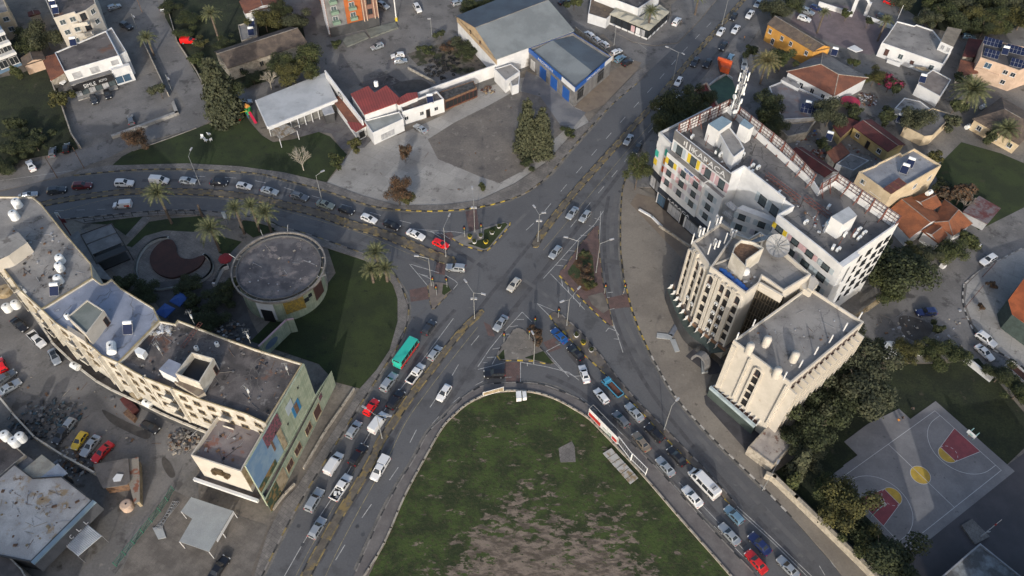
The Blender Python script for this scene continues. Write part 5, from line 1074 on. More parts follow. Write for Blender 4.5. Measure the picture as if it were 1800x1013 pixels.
# warehouse
t,a,b_=symhouse('warehouse','big warehouse with a pale grey front roof slope and blue-grey back slope','warehouse',(872,105),(1010,54),(835,49),(964,0),6.5,9.6,white,gsheet)
q=MB(bsheet); F0,F1=V(872,105,6.5),V(1010,54,6.5); R0,R1=V(835,49,9.6),V(964,0,9.6); B0=R0*2-F0; B1=R1*2-F1; q.face([(B1.x,B1.y,6.55),(B0.x,B0.y,6.55),(R0.x,R0.y,9.65),(R1.x,R1.y,9.65)]); q.build('back_roof_slope',t)
panel(t,B0,R0,0,1,6.4,6.6,tan,'gable_trim',off=.1); q=MB(mat('sandy_render',(.42,.32,.20),(.34,.25,.16),sc=.6)); e=(F1-F0).normalized()*.3
q.face([(B0.x+e.x*.9,B0.y+e.y*.9,4.6),(F0.x+e.x*.9,F0.y+e.y*.9,4.6),(F0.x+e.x*.9,F0.y+e.y*.9,6.5),(R0.x+e.x*.9,R0.y+e.y*.9,9.5),(B0.x+e.x*.9,B0.y+e.y*.9,6.5)]); q.build('gable_render',t)
windows(t,B0,F0,[.38,.62],6.6,.7,.8,woodb,black,0)
# tyre shop
t=block('tyre_shop','grey corner tyre shop with blue sign bands, three blue shutters and a shallow sheet roof','tyre shop',[(930,85),(1011,155),(1075,100),(1007,57)],6.2,mgrey,bsheet,par=.9,pm=blue)
a=V(930,85,6.2); b_=V(1011,155,6.2); c=V(1075,100,6.2); d=V(1007,57,6.2)
I=inset(ccw([a,b_,c,d]),.6); r0=(a+d)/2; r1=(b_+c)/2; q=MB(gsheet,bsheet); z=5.35
q.face([(a.x+.6,a.y-.6,z),(b_.x,b_.y+.7,z),(r1.x-.4,r1.y+.3,6.3),(r0.x+.4,r0.y-.2,6.3)],0); q.face([(c.x-.7,c.y,z),(d.x,d.y-.7,z),(r0.x+.4,r0.y-.2,6.3),(r1.x-.4,r1.y+.3,6.3)],1); q.build('sheet_roof',t)
panel(t,a,b_,0,.72,5.0,6.3,blue,'sign_band',off=.1,th=.12); panel(t,a,b_,.73,1.0,4.9,6.35,white,'white_sign',off=.12,th=.12)
panel(t,b_,c,0,.80,5.1,6.3,blue,'sign_band',off=.1,th=.12); panel(t,b_,c,.81,1.02,5.0,6.35,white,'white_sign',off=.12,th=.12)
text(t,'MICHELIN',a,b_,.22,.54,5.6,white,height=.75,off=.2); text(t,'MICHELIN',b_,c,.30,.66,5.65,white,height=.7,off=.2)
windows(t,a,b_,[.10],1.8,2.4,3.4,mgrey,white,0,name='roller_door')
windows(t,a,b_,[.33,.57,.83],2.0,3.3,3.9,mgrey,blue,0,name='shutter_door')
windows(t,b_,c,[.16,.72],2.4,3.0,2.2,dgrey,glass,2,name='shop_window'); windows(t,b_,c,[.16,.72],4.2,3.0,.5,dgrey,glass,0)
wall([(1012,47),(1040,70),(1078,98)],.25,2.0,stone,'tan block wall behind the tyre shop with white cars beyond it',hz=2)
# restaurant with glazed verandah
t=block('verandah_restaurant','white restaurant with a tented pale verandah roof over dark glazed sides','restaurant',[(1046,-14),(1122,15),(1160,-10),(1140,-55),(1036,-50)],6,white,roofd,par=.8)
vz=3.6; vp=PL([(1071,25),(1141,54),(1177,21),(1160,8),(1125,30),(1085,11)],vz)
tent=mat('tent_roof',(.40,.38,.31),(.30,.285,.23),sc=.4,fine=.08)
q=MB(tent); q.prism(vp,vz-.15,vz,0,0,True)
e0,e1,e2=vp[0],vp[1],vp[2]
for s,e in ((e0,e1),(e1,e2)):
    for k in range(4):
        u=s.lerp(e,k/4); v=s.lerp(e,(k+1)/4); d=(v-u); nn=Vector((-d.y,d.x)).normalized()*3.4; m2=(u+v)/2+nn*.5
        q.face([(u.x,u.y,vz+.02),(v.x,v.y,vz+.02),(m2.x,m2.y,vz+.8)]); q.face([(v.x,v.y,vz+.02),(v.x+nn.x,v.y+nn.y,vz+.3),(m2.x,m2.y,vz+.8)]); q.face([(v.x+nn.x,v.y+nn.y,vz+.3),(u.x+nn.x,u.y+nn.y,vz+.3),(m2.x,m2.y,vz+.8)]); q.face([(u.x+nn.x,u.y+nn.y,vz+.3),(u.x,u.y,vz+.02),(m2.x,m2.y,vz+.8)])
q.build('verandah_roof',t); q=MB(glass); q.prism(inset(ccw(vp),.3),.6,vz-.15,0,False); q.build('verandah_glazing',t); q=MB(white); q.prism(inset(ccw(vp),.2),0,.7,0,0); q.build('verandah_plinth',t)
for s,e,nn in ((e0,e1,6),(e1,e2,5)):
    for k in range(nn+1): p=s.lerp(e,k/nn); q=MB(black); q.tube((p.x,p.y,0),(p.x,p.y,vz),.1,n=5); q.build('post',t)
for k,m in ((.62,pink),(.74,white),(.86,lgrey)): panel(t,e0,e1,k-.05,k+.05,1.0,3.0,m,'menu_board',off=.02)
t=block('garden_wall_building','low building with a mottled brown roof left of the glazed verandah','outbuilding',[(1034,24),(1066,34),(1090,12),(1040,-10)],3.2,white,tile_b,par=.2)
# east side houses
t,a,b_=symhouse('orange_house','two-storey orange house with a brown tiled roof','house',(1348,42),(1430,91),(1362,28),(1449,80),5.6,7.0,orw,tile_b,over=.3)
windows(t,a,b_,[.10,.36,.55,.88],3.9,1.0,1.3,white,glass,1,off=-.2); windows(t,a,b_,[.2,.62],1.4,1.1,1.8,white,glass,1,off=-.2)
t=thing('hip_roof_house','white house with a hipped red tile roof whose back slopes are grey','house',tuple(W(1455,130)))
EV=[V(1382,126,4.2),V(1466,170,4.2),V(1527,137,4.2),V(1446,91,4.2)]; r0=V(1443,113,6.6); r1=V(1474,131,6.6); z=lambda p,h=4.2:(p.x,p.y,h)
q=MB(tile_r,roofg); q.face([z(EV[0]),z(EV[1]),z(r1,6.6),z(r0,6.6)],0); q.face([z(EV[1]),z(EV[2]),z(r1,6.6)],0); q.face([z(EV[2]),z(EV[3]),z(r0,6.6),z(r1,6.6)],1); q.face([z(EV[3]),z(EV[0]),z(r0,6.6)],1); q.build('roof',t)
q=MB(stone)
for p,R in ((EV[0],r0),(EV[1],r1),(EV[2],r1),(EV[3],r0),(r0,r1)): q.tube(z(p,6.6 if p is r0 else 4.2),z(R,6.6),.12,n=5)
q.build('ridge_cap',t); q=MB(white); q.prism(inset(ccw(EV),.4),0,4.1,0,False); q.build('wall',t)
windows(t,EV[0],EV[1],[.35,.58,.80],2.2,1.1,1.7,white,glass,1,off=-.35)
rbox([(1373,140),(1404,156),(1408,150),(1378,135)],4.0,0,white,roofc,parent=t,name='glazed_porch'); windows(t,V(1373,141,4),V(1403,157,4),[.5],2.2,4.2,2.0,lgrey,glass2,2)
t=block('terrace_house','lower house whose big cracked roof terrace carries solar panels and a white parapet','house',[(1352,152),(1375,210),(1432,207),(1457,178),(1377,142)],3.6,lgrey,mat('cracked_terrace',(.16,.16,.175),(.12,.115,.125),sc=.3,spots=[((.17,.12,.11),.35,.6),((.22,.22,.23),.8,.68)]),par=.5,pm=white)
block('','','',[(1375,210),(1395,216),(1432,212),(1420,232),(1385,240),(1365,222)],2.6,stone,roofg,par=.2,parent=t)
t=block('white_villa','white flat-roofed villa with stepped parapet and sunlit front','villa',[(1577,37),(1607,45),(1611,43),(1640,53),(1672,92),(1668,96),(1658,113),(1550,75),(1560,62)],4.6,white,roofc,par=.35)
a=V(1550,75,4.6); b_=V(1658,113,4.6); windows(t,a,b_,[.13],2.2,1.3,2.2,white,brownw,0,name='door'); windows(t,a,b_,[.36,.86],2.4,1.3,1.6,white,glass2,1); windows(t,a,b_,[.56],1.9,1.2,1.3,white,brownw,0)
p0,p1=a.lerp(b_,.2),a.lerp(b_,.42); r=ang(a,b_); n=Vector((math.sin(r),-math.cos(r)))*1.4; q=MB(white); q.prism([p0+n,p1+n,p1+n*.85,p0+n*.85],0,1.2,0,0); q.build('verandah_rail',t)
rbox([(1654,73),(1676,83),(1691,52),(1666,47)],7.0,4.0,white,mat('tan_roof',(.22,.19,.15),sc=.5),parent=t,name='roof_room'); windows(t,V(1654,73,7),V(1676,83,7),[.3,.75],5.6,1.0,1.4,white,lgrey,1)
slab(t,PL([(1606,117),(1620,123),(1642,128),(1625,118)],2.6),2.4,2.6,tan,'awning')
t=block('solar_house','peach two-storey house with rows of solar panels on its roof','house',[(1730,68),(1724,101),(1763,114),(1792,124),(1830,110),(1830,88)],7.0,pinkw,roofd,par=.3)
a=V(1724,101,7); b_=V(1763,114,7); windows(t,a,b_,[.45],5.4,1.8,1.6,white,bglass,1); c=V(1792,124,7); windows(t,b_,c,[.35,.8],5.2,1.2,1.2,white,glass,1); windows(t,b_,c,[.5],2.2,1.2,1.2,white,glass,1)
slab(t,PL([(1716,120),(1755,134),(1765,125),(1726,110)],3.6),3.3,3.9,pinkw,'lower_terrace')
def solar_panel(pt,z,rz,wd,ln,label,grp,tilt=.45):
    t=thing('solar_array',label,'solar panel',(pt.x,pt.y,z),rz,grp); q=MB(solar,lgrey); c=Matrix.Rotation(tilt,3,'X')
    for i in range(2):
        for j in range(int(wd)):
            q.box(c@Vector((j+.5-wd/2,(i-.5)*ln/2,0))+Vector((0,0,.7)),(.92,ln/2-.08,.05),0,0,rx=tilt)
    q.box(Vector((0,0,.66)),(wd,ln,.03),0,1,rx=tilt)
    o=q.mesh('cells'); put(o,'cells',t); q=MB(chrome)
    for x in (-wd/2+.2,wd/2-.2): q.tube((x,ln/2-.1,0),(x,ln/2-.1,1.2),.03,n=4); q.tube((x,-ln/2+.1,0),(x,-ln/2+.1,.35),.03,n=4)
    put(q.mesh('stand'),'stand',t); return t
for i,(px,wd,lb) in enumerate((((1745,75),5,'north-west row of solar panels on the peach house, left of the white tank'),((1785,88),5,'row of solar panels on the peach house right of the white tank'),((1743,95),4,'front left block of solar panels above the turquoise window of the peach house'),((1790,112),4,'front right block of solar panels at the corner of the peach house'))):
    solar_panel(V(px[0],px[1],7.3),6.7,-.45,wd,2.6,lb,'solar panels on the peach house')
t=block('red_sheet_shed','dark red sheet-roofed carport left of the peach house','carport',[(1704,68),(1730,72),(1712,100),(1694,98)],3,stone,maroon,par=0)
block('red_sheet_shed','rust red ribbed roof below the carport beside the big palm','shed',[(1690,106),(1716,112),(1718,128),(1684,132)],2.8,stone,tile_r,par=0)
t,a,b_=symhouse('tiled_villa','villa with grey-brown tiled roof and tan walls at the right edge','villa',(1709,209),(1792,255),(1742,178),(1820,222),3.6,5.8,beige,tile_b,inset_=4,over=.5)
windows(t,a,b_,[.2,.55,.85],1.9,1.2,1.3,white,glass,1,off=-.4)
t,a,b_=symhouse('maroon_roof_house','yellow house with a wide maroon sheet roof','house',(1498,222),(1561,267),(1517,211),(1579,256),3.4,4.3,yelw,maroon)
windows(t,a,b_,[.2,.8],1.8,1.2,1.2,white,glass,1,off=-.25); windows(t,a,b_,[.5],1.3,1.0,2.1,brownw,black,0,name='door',off=-.25)
block('','','',[(1478,240),(1498,222),(1510,214),(1485,206),(1466,222)],2.9,yelw,maroon,par=0,parent=t)
t,a,b_=symhouse('red_gable_house','long low house with a dull red tiled gable roof behind the roof lattice','house',(1385,268),(1450,312),(1400,258),(1465,302),3.4,4.4,lgrey,maroon)
block('courtyard_sheds','low red-brown lean-to roofs in the courtyard east of the dull red gable house','shed',[(1455,268),(1478,252),(1492,268),(1468,285)],2.6,stone,tile_r,par=0)
block('courtyard_sheds','low grey concrete roof slab in the courtyard between the maroon roof and the beige apartments','shed',[(1470,288),(1495,270),(1528,282),(1500,300)],2.8,lgrey,roofg,par=.2)
t=block('beige_apartments','beige apartment house with painted blue-grey roof, black solar heaters and rusty pergola','apartment house',[(1510,302),(1551,331),(1567,341),(1655,290.5),(1607,261),(1586,272),(1583,268),(1545,286),(1540,290)],9.2,beige,mat('blue_grey_roof',(.27,.28,.30),(.20,.21,.235),sc=.25,spots=((.15,.145,.14),.7,.63)),par=.6)
a=V(1510,302,9.2); b_=V(1567,341,9.2); c=V(1655,290.5,9.2); windows(t,a,b_,[.22],7.4,1.3,1.2,white,glass2,1); windows(t,a,b_,[.65],7.3,3.0,1.8,white,black,1,name='loggia'); windows(t,a,b_,[.2,.55,.9],4.2,1.4,1.2,white,glass,1); windows(t,b_,c,[.55,.85],6.5,1.2,1.2,white,glass2,1)
q=MB(redst,woodb); P=PL([(1552,331),(1567,341),(1594,323),(1580,312)],9.8); q.prism(P,9.6,9.7,0,0,True)
for i in range(4): u=P[0].lerp(P[1],i/3) if False else P[0].lerp(P[3],i/3); v=P[1].lerp(P[2],i/3); q.tube((u.x,u.y,9.75),(v.x,v.y,9.75),.06,n=4,m=1)
q.build('pergola',t)
# orange tiled house
t,a,b_=symhouse('orange_tile_house','bungalow with bright orange tiled roofs in three parts above a white porch','bungalow',(1557,374),(1599,419),(1585,350),(1636,391),3.4,5.2,white,tile_o)
house('','','',[(1640,391),(1675,415),(1710,393),(1660,350)],3.5,1.6,white,tile_o,parent=t,inset_=1.5)
house('','','',[(1600,349),(1630,375),(1656,360),(1628,338)],3.5,1.2,white,tile_o,parent=t)
house('','','',[(1620,406),(1650,429),(1666,414),(1640,394)],3.2,.9,white,tile_o,parent=t)
t=block('lean_to_shed','old lean-to shed with a patched maroon tin roof behind the bungalow','shed',[(1695,372),(1722,346),(1757,366),(1735,392)],2.6,lgrey,mat('patched_tin',(.12,.04,.04),(.16,.14,.15),sc=.6,wave=(2,.9,.03)),par=0)
block('garden_house','flat grey garden house with cracked roof left of the white villa lane','house',[(1613,148),(1653,170),(1672,140),(1640,122),(1622,135)],3.6,white,mat('brown_grey_roof',(.21,.185,.17),(.15,.13,.12),sc=.4),par=.25)
block('garden_house','low shed with a mottled concrete roof below the garden house tree','shed',[(1573,190),(1590,172),(1618,178),(1640,195),(1605,200)],3,white,roofc,par=.2)
block('garden_house','white-fronted cottage behind the olive tree with a pale rendered flank','cottage',[(1605,203),(1640,190),(1677,202),(1640,238),(1625,240),(1590,222)],3.2,beige,roofg,par=.2)
block('glass_corner_building','dark glazed building with an orange-red fascia at the right edge','shop building',[(1772,528),(1779,553),(1830,590),(1860,470),(1800,490)],5,mat('glazed_front',(.05,.075,.07),sc=1),mat('orange_fascia',(.42,.11,.03),rough=.5),par=.4,pm=mat('orange_fascia',(.42,.11,.03),rough=.5))
t=block('corner_store','flat-roofed block with a mottled pale roof at the bottom right edge','building',[(1723,955),(1655,1014),(1740,1070),(1810,1025)],4,lgrey,mat('mottled_roof',(.24,.26,.27),(.10,.10,.10),sc=.35,fine=.15),par=.4)
# bottom-left quarter
t=block('rusty_roof_shop','shop with a rust-stained white roof and a grey strip lettered C L L','shop',[(108,837),(163,879),(54,988),(-10,975),(-60,900),(-10,845),(25,815),(58,840)],4.2,dgrey,roofw,par=.15)
a=V(54,988,4.2); b_=V(163,879,4.2); r=ang(a,b_); n=Vector((math.sin(r),-math.cos(r)))
slab(t,[a+n*.1,b_+n*.1,b_+n*.9,a+n*.9][::1],4.0,4.35,corb,'awning_strip'); e0=a+n*.95; e1=b_+n*.95; pass
q=MB(dgrey); q.face([(e0.x,e0.y,4.0),(e1.x,e1.y,4.0),(e1.x+n.x*1.3,e1.y+n.y*1.3,2.9),(e0.x+n.x*1.3,e0.y+n.y*1.3,2.9)]); q.build('sloping_sign',t)
for s,u in (('C',.50),('L',.62),('L',.74)):
    o=text(t,s,e0+n*.8,e1+n*.8,u-.02,u+.02,3.5,white,off=0.05,height=.7); o.rotation_euler=(-.85,0,r)
t2=thing('corrugated_canopy','white corrugated canopy on thin posts in front of the lettered shop','canopy',tuple(W(145,950)))
cp=PL([(150,919),(179,942),(137,978),(112,957)],3); q=MB(corr); q.prism(cp,2.9,3.0,0,0,True)
for i in range(16): u=cp[0].lerp(cp[3],(i+.5)/16); v=cp[1].lerp(cp[2],(i+.5)/16); q.tube((u.x,u.y,3.03),(v.x,v.y,3.03),.07,n=4)
q.build('roof_sheet',t2)
for p in cp: q=MB(chrome); q.tube((p.x,p.y,0),(p.x,p.y,2.9),.05,n=5); q.build('post',t2)
block('sheet_roof_lean_to','lean-to with yellowish white corrugated roof at the back of the rusty shop','lean-to',[(73,802),(96,820),(60,846),(39,830)],3.6,dgrey,mat('yellowed_corrugated',(.44,.42,.35),(.34,.32,.27),sc=.5,wave=(2.4,.7,.05)),par=0)
block('sheet_roof_lean_to','narrow lean-to with a pale blue corrugated roof beside the yellowish one','lean-to',[(101,818),(115,832),(83,853),(68,845)],3.8,dgrey,mat('blue_white_corrugated',(.36,.41,.48),(.30,.34,.40),sc=.5,wave=(2.4,.7,.05)),par=0)
block('sheet_roof_lean_to','small dull grey lean-to roof at the yard wall','lean-to',[(43,801),(58,812),(42,825),(31,814)],3.2,dgrey,mgrey,par=0)
block('flat_roof_house','flat grey-brown roof at the far left edge by three white tanks','house',[(-60,745),(5,765),(45,800),(25,815),(-10,845),(-60,860)],4.0,stone,roofd,par=.3)
block('flat_roof_house','low brown yard roof at the bottom left corner','house',[(-40,968),(10,972),(38,1000),(60,1040),(-40,1040)],3.6,stone,mat('brown_flat_roof',(.12,.10,.09),sc=.5),par=.3)
t=block('kiosk_shack','patched shack of grey boards with a white cut-out shape on its roof','shack',[(167,818),(223,808),(226,846),(222,850),(183,856),(172,835)],2.8,woodb,mat('grey_boards',(.15,.14,.135),(.115,.105,.10),sc=.6,wave=(3,.1,.03)),par=0)
block('','','',[(226,810),(241,806),(243,840),(243,880),(238,882),(228,846)],2.4,tan,mat('strip_boards',(.22,.20,.17),(.20,.08,.05),sc=.5,edge=(.55,.6)),par=0,parent=t)
slab(t,PL([(198,842),(205,833),(217,834),(212,846),(200,847)],2.95),2.92,2.97,white,'white_cutout')
t=thing('carport','large grey sheet carport on slim white posts over the paved lot','carport',tuple(W(365,920)))
cp=PL([(336,874),(409,898),(367,970),(315,952),(338,912),(318,899)],3.2); slab(t,cp,3.05,3.2,mat('carport_sheet',(.31,.335,.34),(.27,.29,.30),sc=.3,wave=(1.6,1.0,.03)),'roof_sheet')
for p in cp+[cp[0].lerp(cp[1],.5),cp[1].lerp(cp[2],.5)]: q=MB(white); q.tube((p.x,p.y,0),(p.x,p.y,3.1),.07,n=6); q.build('post',t)
panel(t,cp[2]*.72+cp[1]*.28,cp[1],0,1,2.2,3.1,white,'side_curtain',off=.1)
flat('paved_lot',[(300,860),(345,880),(470,925),(430,1040),(200,1040),(245,930)],.03,mat('patchy_paving',(.165,.15,.135),(.11,.10,.09),sc=.3,fine=.18,brick=(1,1,.5,(.8,.8,.8))))
# dark canopy pavilion and deck in the garden
t=thing('dark_pavilion','black-framed garden pavilion with two grey roof panels','pavilion',tuple(W(185,430)))
cp=PL([(142,413),(196,393),(225,440),(170,463)],3.4); m0_=cp[0].lerp(cp[3],.5); m1_=cp[1].lerp(cp[2],.5)
slab(t,[cp[0],cp[1],cp[1].lerp(cp[2],.33),cp[0].lerp(cp[3],.33)],3.3,3.4,mgrey,'roof_panel'); slab(t,[cp[0].lerp(cp[3],.37),cp[1].lerp(cp[2],.37),cp[1].lerp(cp[2],.70),cp[0].lerp(cp[3],.70)],3.3,3.4,mgrey,'roof_panel'); slab(t,[cp[0].lerp(cp[3],.8),cp[1].lerp(cp[2],.8),cp[2],cp[3]],3.3,3.35,black,'roof_panel')
q=MB(black)
for i in range(4): u,v=cp[i],cp[(i+1)%4]; q.tube((u.x,u.y,3.45),(v.x,v.y,3.45),.12,n=4); q.tube((u.x,u.y,0),(u.x,u.y,3.45),.1,n=4)
q.build('frame',t); slab(t,inset(ccw(cp),.5),0,.3,black,'floor')
t=thing('crescent_deck','dark red crescent-shaped timber deck in the round garden court','deck',tuple(W(300,460)))
dk=[(296,421),(304,423),(309,432),(310,441),(314,449),(321,454),(337,455),(352,450),(360,451),(352,466),(336,477),(318,484),(300,488),(280,482),(267,470),(263,457),(266,444),(275,432),(287,423)]
P=PL(smooth(dk,3,True),.6); slab(t,P,0,.6,wood,'deck_top')
def curb(px,h_,w_,m,label,sm=5): return wall(px,w_,h_,m,label,name='curved_seat_wall',sm=sm)
cwm=mat('pale_curved_wall',(.33,.35,.35),(.27,.29,.29),sc=.5)
curb([(296,421),(280,423),(262,432),(248,448),(241,465),(240,482),(248,498),(262,508)],.8,.5,cwm,'pale curved seat wall hugging the west side of the crescent deck')
curb([(360,451),(369,458),(374,470),(370,483),(357,494),(335,504)],.8,.5,cwm,'pale curved seat wall on the east side of the crescent deck')
curb([(262,508),(280,511),(300,508),(335,504)],.5,.3,cwm,'thin curved edge south of the crescent deck')
curb([(401,472),(392,476),(384,490),(378,503)],1.2,.6,white,'white curved bench-like wall next to the round building',sm=4)
block('garden_canopy','small low grey roof beside the curved building and the pavilion','canopy',[(122,418),(136,408),(172,466),(196,492),(178,488),(160,463)],3.2,dgrey,mgrey,par=0)
wall([(1350,832),(1362,837),(1400,873),(1510,980),(1560,1030)],.7,2.0,mat('pale_coping',(.42,.38,.31),(.30,.27,.22),sc=1.5,fine=.15),'long pale coped wall between the south-east footpath and the trees',hz=2)
wall([(1697,625),(1745,663)],.4,1.6,white,'short white garden wall among the bushes by the parked white car',hz=1.6)
wall([(90,140),(100,170),(108,185),(125,235),(139,255)],.3,1.4,stone,'old pale wall along the east side of the west meadow',hz=1.2)
wall([(198,238),(310,197),(303,178)],.9,.9,conc,'low broad grey wall round the corner of the showroom car park',hz=.9)
wall([(245,60),(262,95),(295,165)],.25,1.6,stone,'garden wall between the showroom and the palm-lined street',hz=1)
wall([(345,226),(300,243),(235,266)],.2,.3,kgry,'faint kerb of the park lawn along the side street')
wall([(1125,368),(1146,380),(1163,397)],.5,.6,white,'low white planter wall with shrubs on the plaza',hz=.6)
wall([(1160,396),(1180,409),(1213,432)],.35,.9,stone,'thin pale wall between the plaza and the white office forecourt',hz=.9)
wall([(0,700),(20,725),(60,768),(110,800),(165,830)],.3,1.6,creamd,'old yard wall curving between the parked cars and the sheds',hz=1.6)
wall([(285,-20),(312,75),(345,125),(360,155)],.25,.6,stone,'low boundary wall of the green plot along the street')
wall([(718,122),(765,147)],.3,.8,stone,'low wall along the edge of the scrubby tyre dump')
wall([(1441,3),(1500,22)],.3,1.6,white,'white boundary wall left of the white arch',hz=1.6)
wall([(1526,28),(1570,45)],.3,1.2,white,'white boundary wall right of the white arch',hz=1.2)
# white arch gate
t=thing('arch_gate','white arched gateway of the rose-paved parking yard','gateway',tuple(W(1510,22)))
a=V(1499,20); b_=V(1521,27); d=(b_-a); r=ang(a,b_)
for p in (a,b_): q=MB(white); q.box((p.x,p.y,2.2),(1,1,4.4),r); q.build('pier',t)
q=MB(white); mid=(a+b_)/2; hl=d.length/2; dn=d.normalized()
for k in range(10):
    A_,B_=PI*k/10,PI*(k+1)/10; f=lambda A,R,o:(mid.x+dn.x*math.cos(A)*hl*R-dn.y*o,mid.y+dn.y*math.cos(A)*hl*R+dn.x*o,3.0+math.sin(A)*2.4*R)
    q.face([f(A_,1.1,.4),f(B_,1.1,.4),f(B_,1.1,-.4),f(A_,1.1,-.4)]); q.face([f(A_,1.1,-.4),f(B_,1.1,-.4),f(B_,.85,-.4),f(A_,.85,-.4)]); q.face([f(A_,.85,-.4),f(B_,.85,-.4),f(B_,.85,.4),f(A_,.85,.4)])
q.build('arch',t)
# red and green play courts by the main road
flat('green_court',[(1247,152),(1277,132),(1287,140),(1296,165),(1300,185),(1262,188)],.5,greent,z0=0); flat('red_court',[(1222,157),(1240,147),(1247,153),(1262,187),(1240,190)],.5,redt,z0=0)
wall([(1222,158),(1242,146),(1262,187)],.35,1.0,pinkw,'pinkish low wall round the small red court',hz=.8)
wall([(1246,150),(1262,137),(1277,130),(1287,138)],.4,1.0,lgrey,'pale low wall on the north side of the green court',hz=.8)
# off-frame buildings to the south whose shade crosses the yards
for px,h_,lb in (([(-260,1240),(-40,1150),(40,1260),(-180,1380)],18,'plain block outside the south-west corner'),([(1560,1110),(1640,1100),(1700,1220),(1600,1250)],16,'plain block outside the south-east edge'),([(1700,1080),(1900,1040),(1980,1160),(1760,1200)],14,'second plain block outside the south-east edge')):
    block('neighbouring_block',lb,'building',None,h_,cream,roofc,world=ccw(PL(px,0)))
# ================================================================== vehicles
PAINT={}
def paint(n,c,rough=.28,metal=0.0):
    if n not in PAINT:
        m=bpy.data.materials.new('paint_'+n); m.use_nodes=True; b=m.node_tree.nodes['Principled BSDF']; b.inputs['Base Color'].default_value=(*c,1); b.inputs['Roughness'].default_value=rough; b.inputs['Metallic'].default_value=metal; b.inputs['Coat Weight'].default_value=.5; b.inputs['Coat Roughness'].default_value=.08; PAINT[n]=m
    return PAINT[n]
PC={'white':(.62,.63,.64),'silver':(.33,.36,.39),'grey':(.13,.145,.165),'black':(.012,.012,.015),'dark':(.03,.035,.045),'red':(.50,.018,.018),'dkred':(.10,.012,.014),'blue':(.012,.07,.24),'navy':(.015,.025,.09),'ltblue':(.16,.27,.36),'tan':(.24,.20,.155),'pale':(.40,.39,.36),'green':(.17,.20,.185),'yellow':(.55,.38,.03),'teal':(.03,.42,.33),'brightred':(.68,.012,.012),'trk':(.05,.22,.36)}
for k,c in PC.items(): paint(k,c,metal=.35 if k in('silver','grey','tan','ltblue') else 0)
headl=plain('headlight_glass',(.6,.62,.62),.1); taill=plain('taillight_red',(.35,.01,.01),.25); plate=plain('number_plate',(.6,.55,.3),.5)
# sections: x, half width at belt, belt z, half width of top, top z   (front is +x)
SHAPES={
 'hatch':dict(L=4.0,S=[(-2.0,.66,.62,.62,.70),(-1.95,.80,.90,.68,.98),(-1.85,.84,.95,.62,1.30),(-1.35,.86,.95,.60,1.48),(.05,.86,.94,.60,1.47),(.78,.85,.93,.64,.98),(1.0,.84,.90,.66,.95),(1.75,.76,.76,.62,.80),(2.0,.60,.55,.5,.62)],ws=(4,5),rw=(2,1),wb=(1.25,-1.2)),
 'sedan':dict(L=4.6,S=[(-2.3,.66,.62,.6,.72),(-2.2,.80,.92,.7,.98),(-1.6,.86,.97,.70,1.02),(-.95,.87,.96,.60,1.42),(.1,.87,.95,.60,1.43),(.85,.86,.94,.66,1.0),(1.05,.86,.92,.68,.97),(2.0,.78,.78,.64,.82),(2.3,.62,.56,.5,.64)],ws=(4,5),rw=(3,2),wb=(1.4,-1.35)),
 'suv':dict(L=4.6,S=[(-2.3,.72,.75,.66,.85),(-2.25,.86,1.05,.72,1.12),(-2.12,.90,1.10,.68,1.55),(-1.7,.92,1.10,.68,1.72),(.1,.92,1.08,.68,1.70),(.80,.90,1.06,.72,1.14),(1.0,.90,1.04,.74,1.10),(2.05,.84,.92,.72,.96),(2.3,.68,.66,.56,.76)],ws=(4,5),rw=(2,1),wb=(1.42,-1.35)),
 'van':dict(L=4.7,S=[(-2.35,.84,.9,.78,1.1),(-2.32,.88,1.1,.80,1.78),(-2.2,.90,1.12,.80,1.86),(.35,.90,1.10,.78,1.86),(.6,.90,1.10,.76,1.80),(1.30,.88,1.08,.74,1.16),(1.45,.88,1.04,.74,1.10),(2.1,.80,.86,.7,.92),(2.35,.66,.6,.56,.7)],ws=(4,5),rw=None,wb=(1.45,-1.45)),
 'minibus':dict(L=6.6,S=[(-3.3,.92,1.0,.84,1.3),(-3.27,.96,1.2,.86,2.3),(-3.1,.98,1.25,.86,2.5),(1.6,.98,1.25,.84,2.5),(1.9,.97,1.22,.82,2.4),(2.65,.94,1.18,.8,1.4),(2.8,.92,1.1,.78,1.25),(3.15,.84,.9,.7,1.0),(3.3,.7,.6,.6,.7)],ws=(4,5),rw=None,wb=(2.2,-2.0)),
 'bus':dict(L=7.4,S=[(-3.7,1.0,1.0,.95,1.4),(-3.66,1.1,1.3,1.0,2.5),(-3.5,1.12,1.35,1.0,2.75),(3.3,1.12,1.35,1.0,2.75),(3.5,1.12,1.35,1.0,2.65),(3.68,1.1,1.2,1.02,1.4),(3.7,1.05,.8,1.0,1.0)],ws=(4,5),rw=(2,1),wb=(2.4,-2.2)),
 'cab':dict(L=5.2,S=[(-.55,.84,.98,.62,1.1),(-.50,.88,1.05,.64,1.68),(-.30,.90,1.06,.66,1.74),(.75,.90,1.05,.66,1.72),(1.35,.89,1.04,.72,1.12),(1.5,.88,1.02,.74,1.08),(2.35,.82,.9,.7,.94),(2.6,.68,.62,.6,.72)],ws=(3,4),rw=(1,0),wb=(1.7,-1.55)),
 'truckcab':dict(L=6.6,S=[(1.45,.98,1.2,.9,1.4),(1.5,1.0,1.3,.92,2.15),(1.7,1.0,1.3,.92,2.25),(2.6,1.0,1.3,.9,2.2),(3.05,.99,1.2,.92,1.3),(3.15,.96,.7,.9,.9)],ws=(3,4),rw=None,wb=(2.4,-1.8)),
}
VM={}
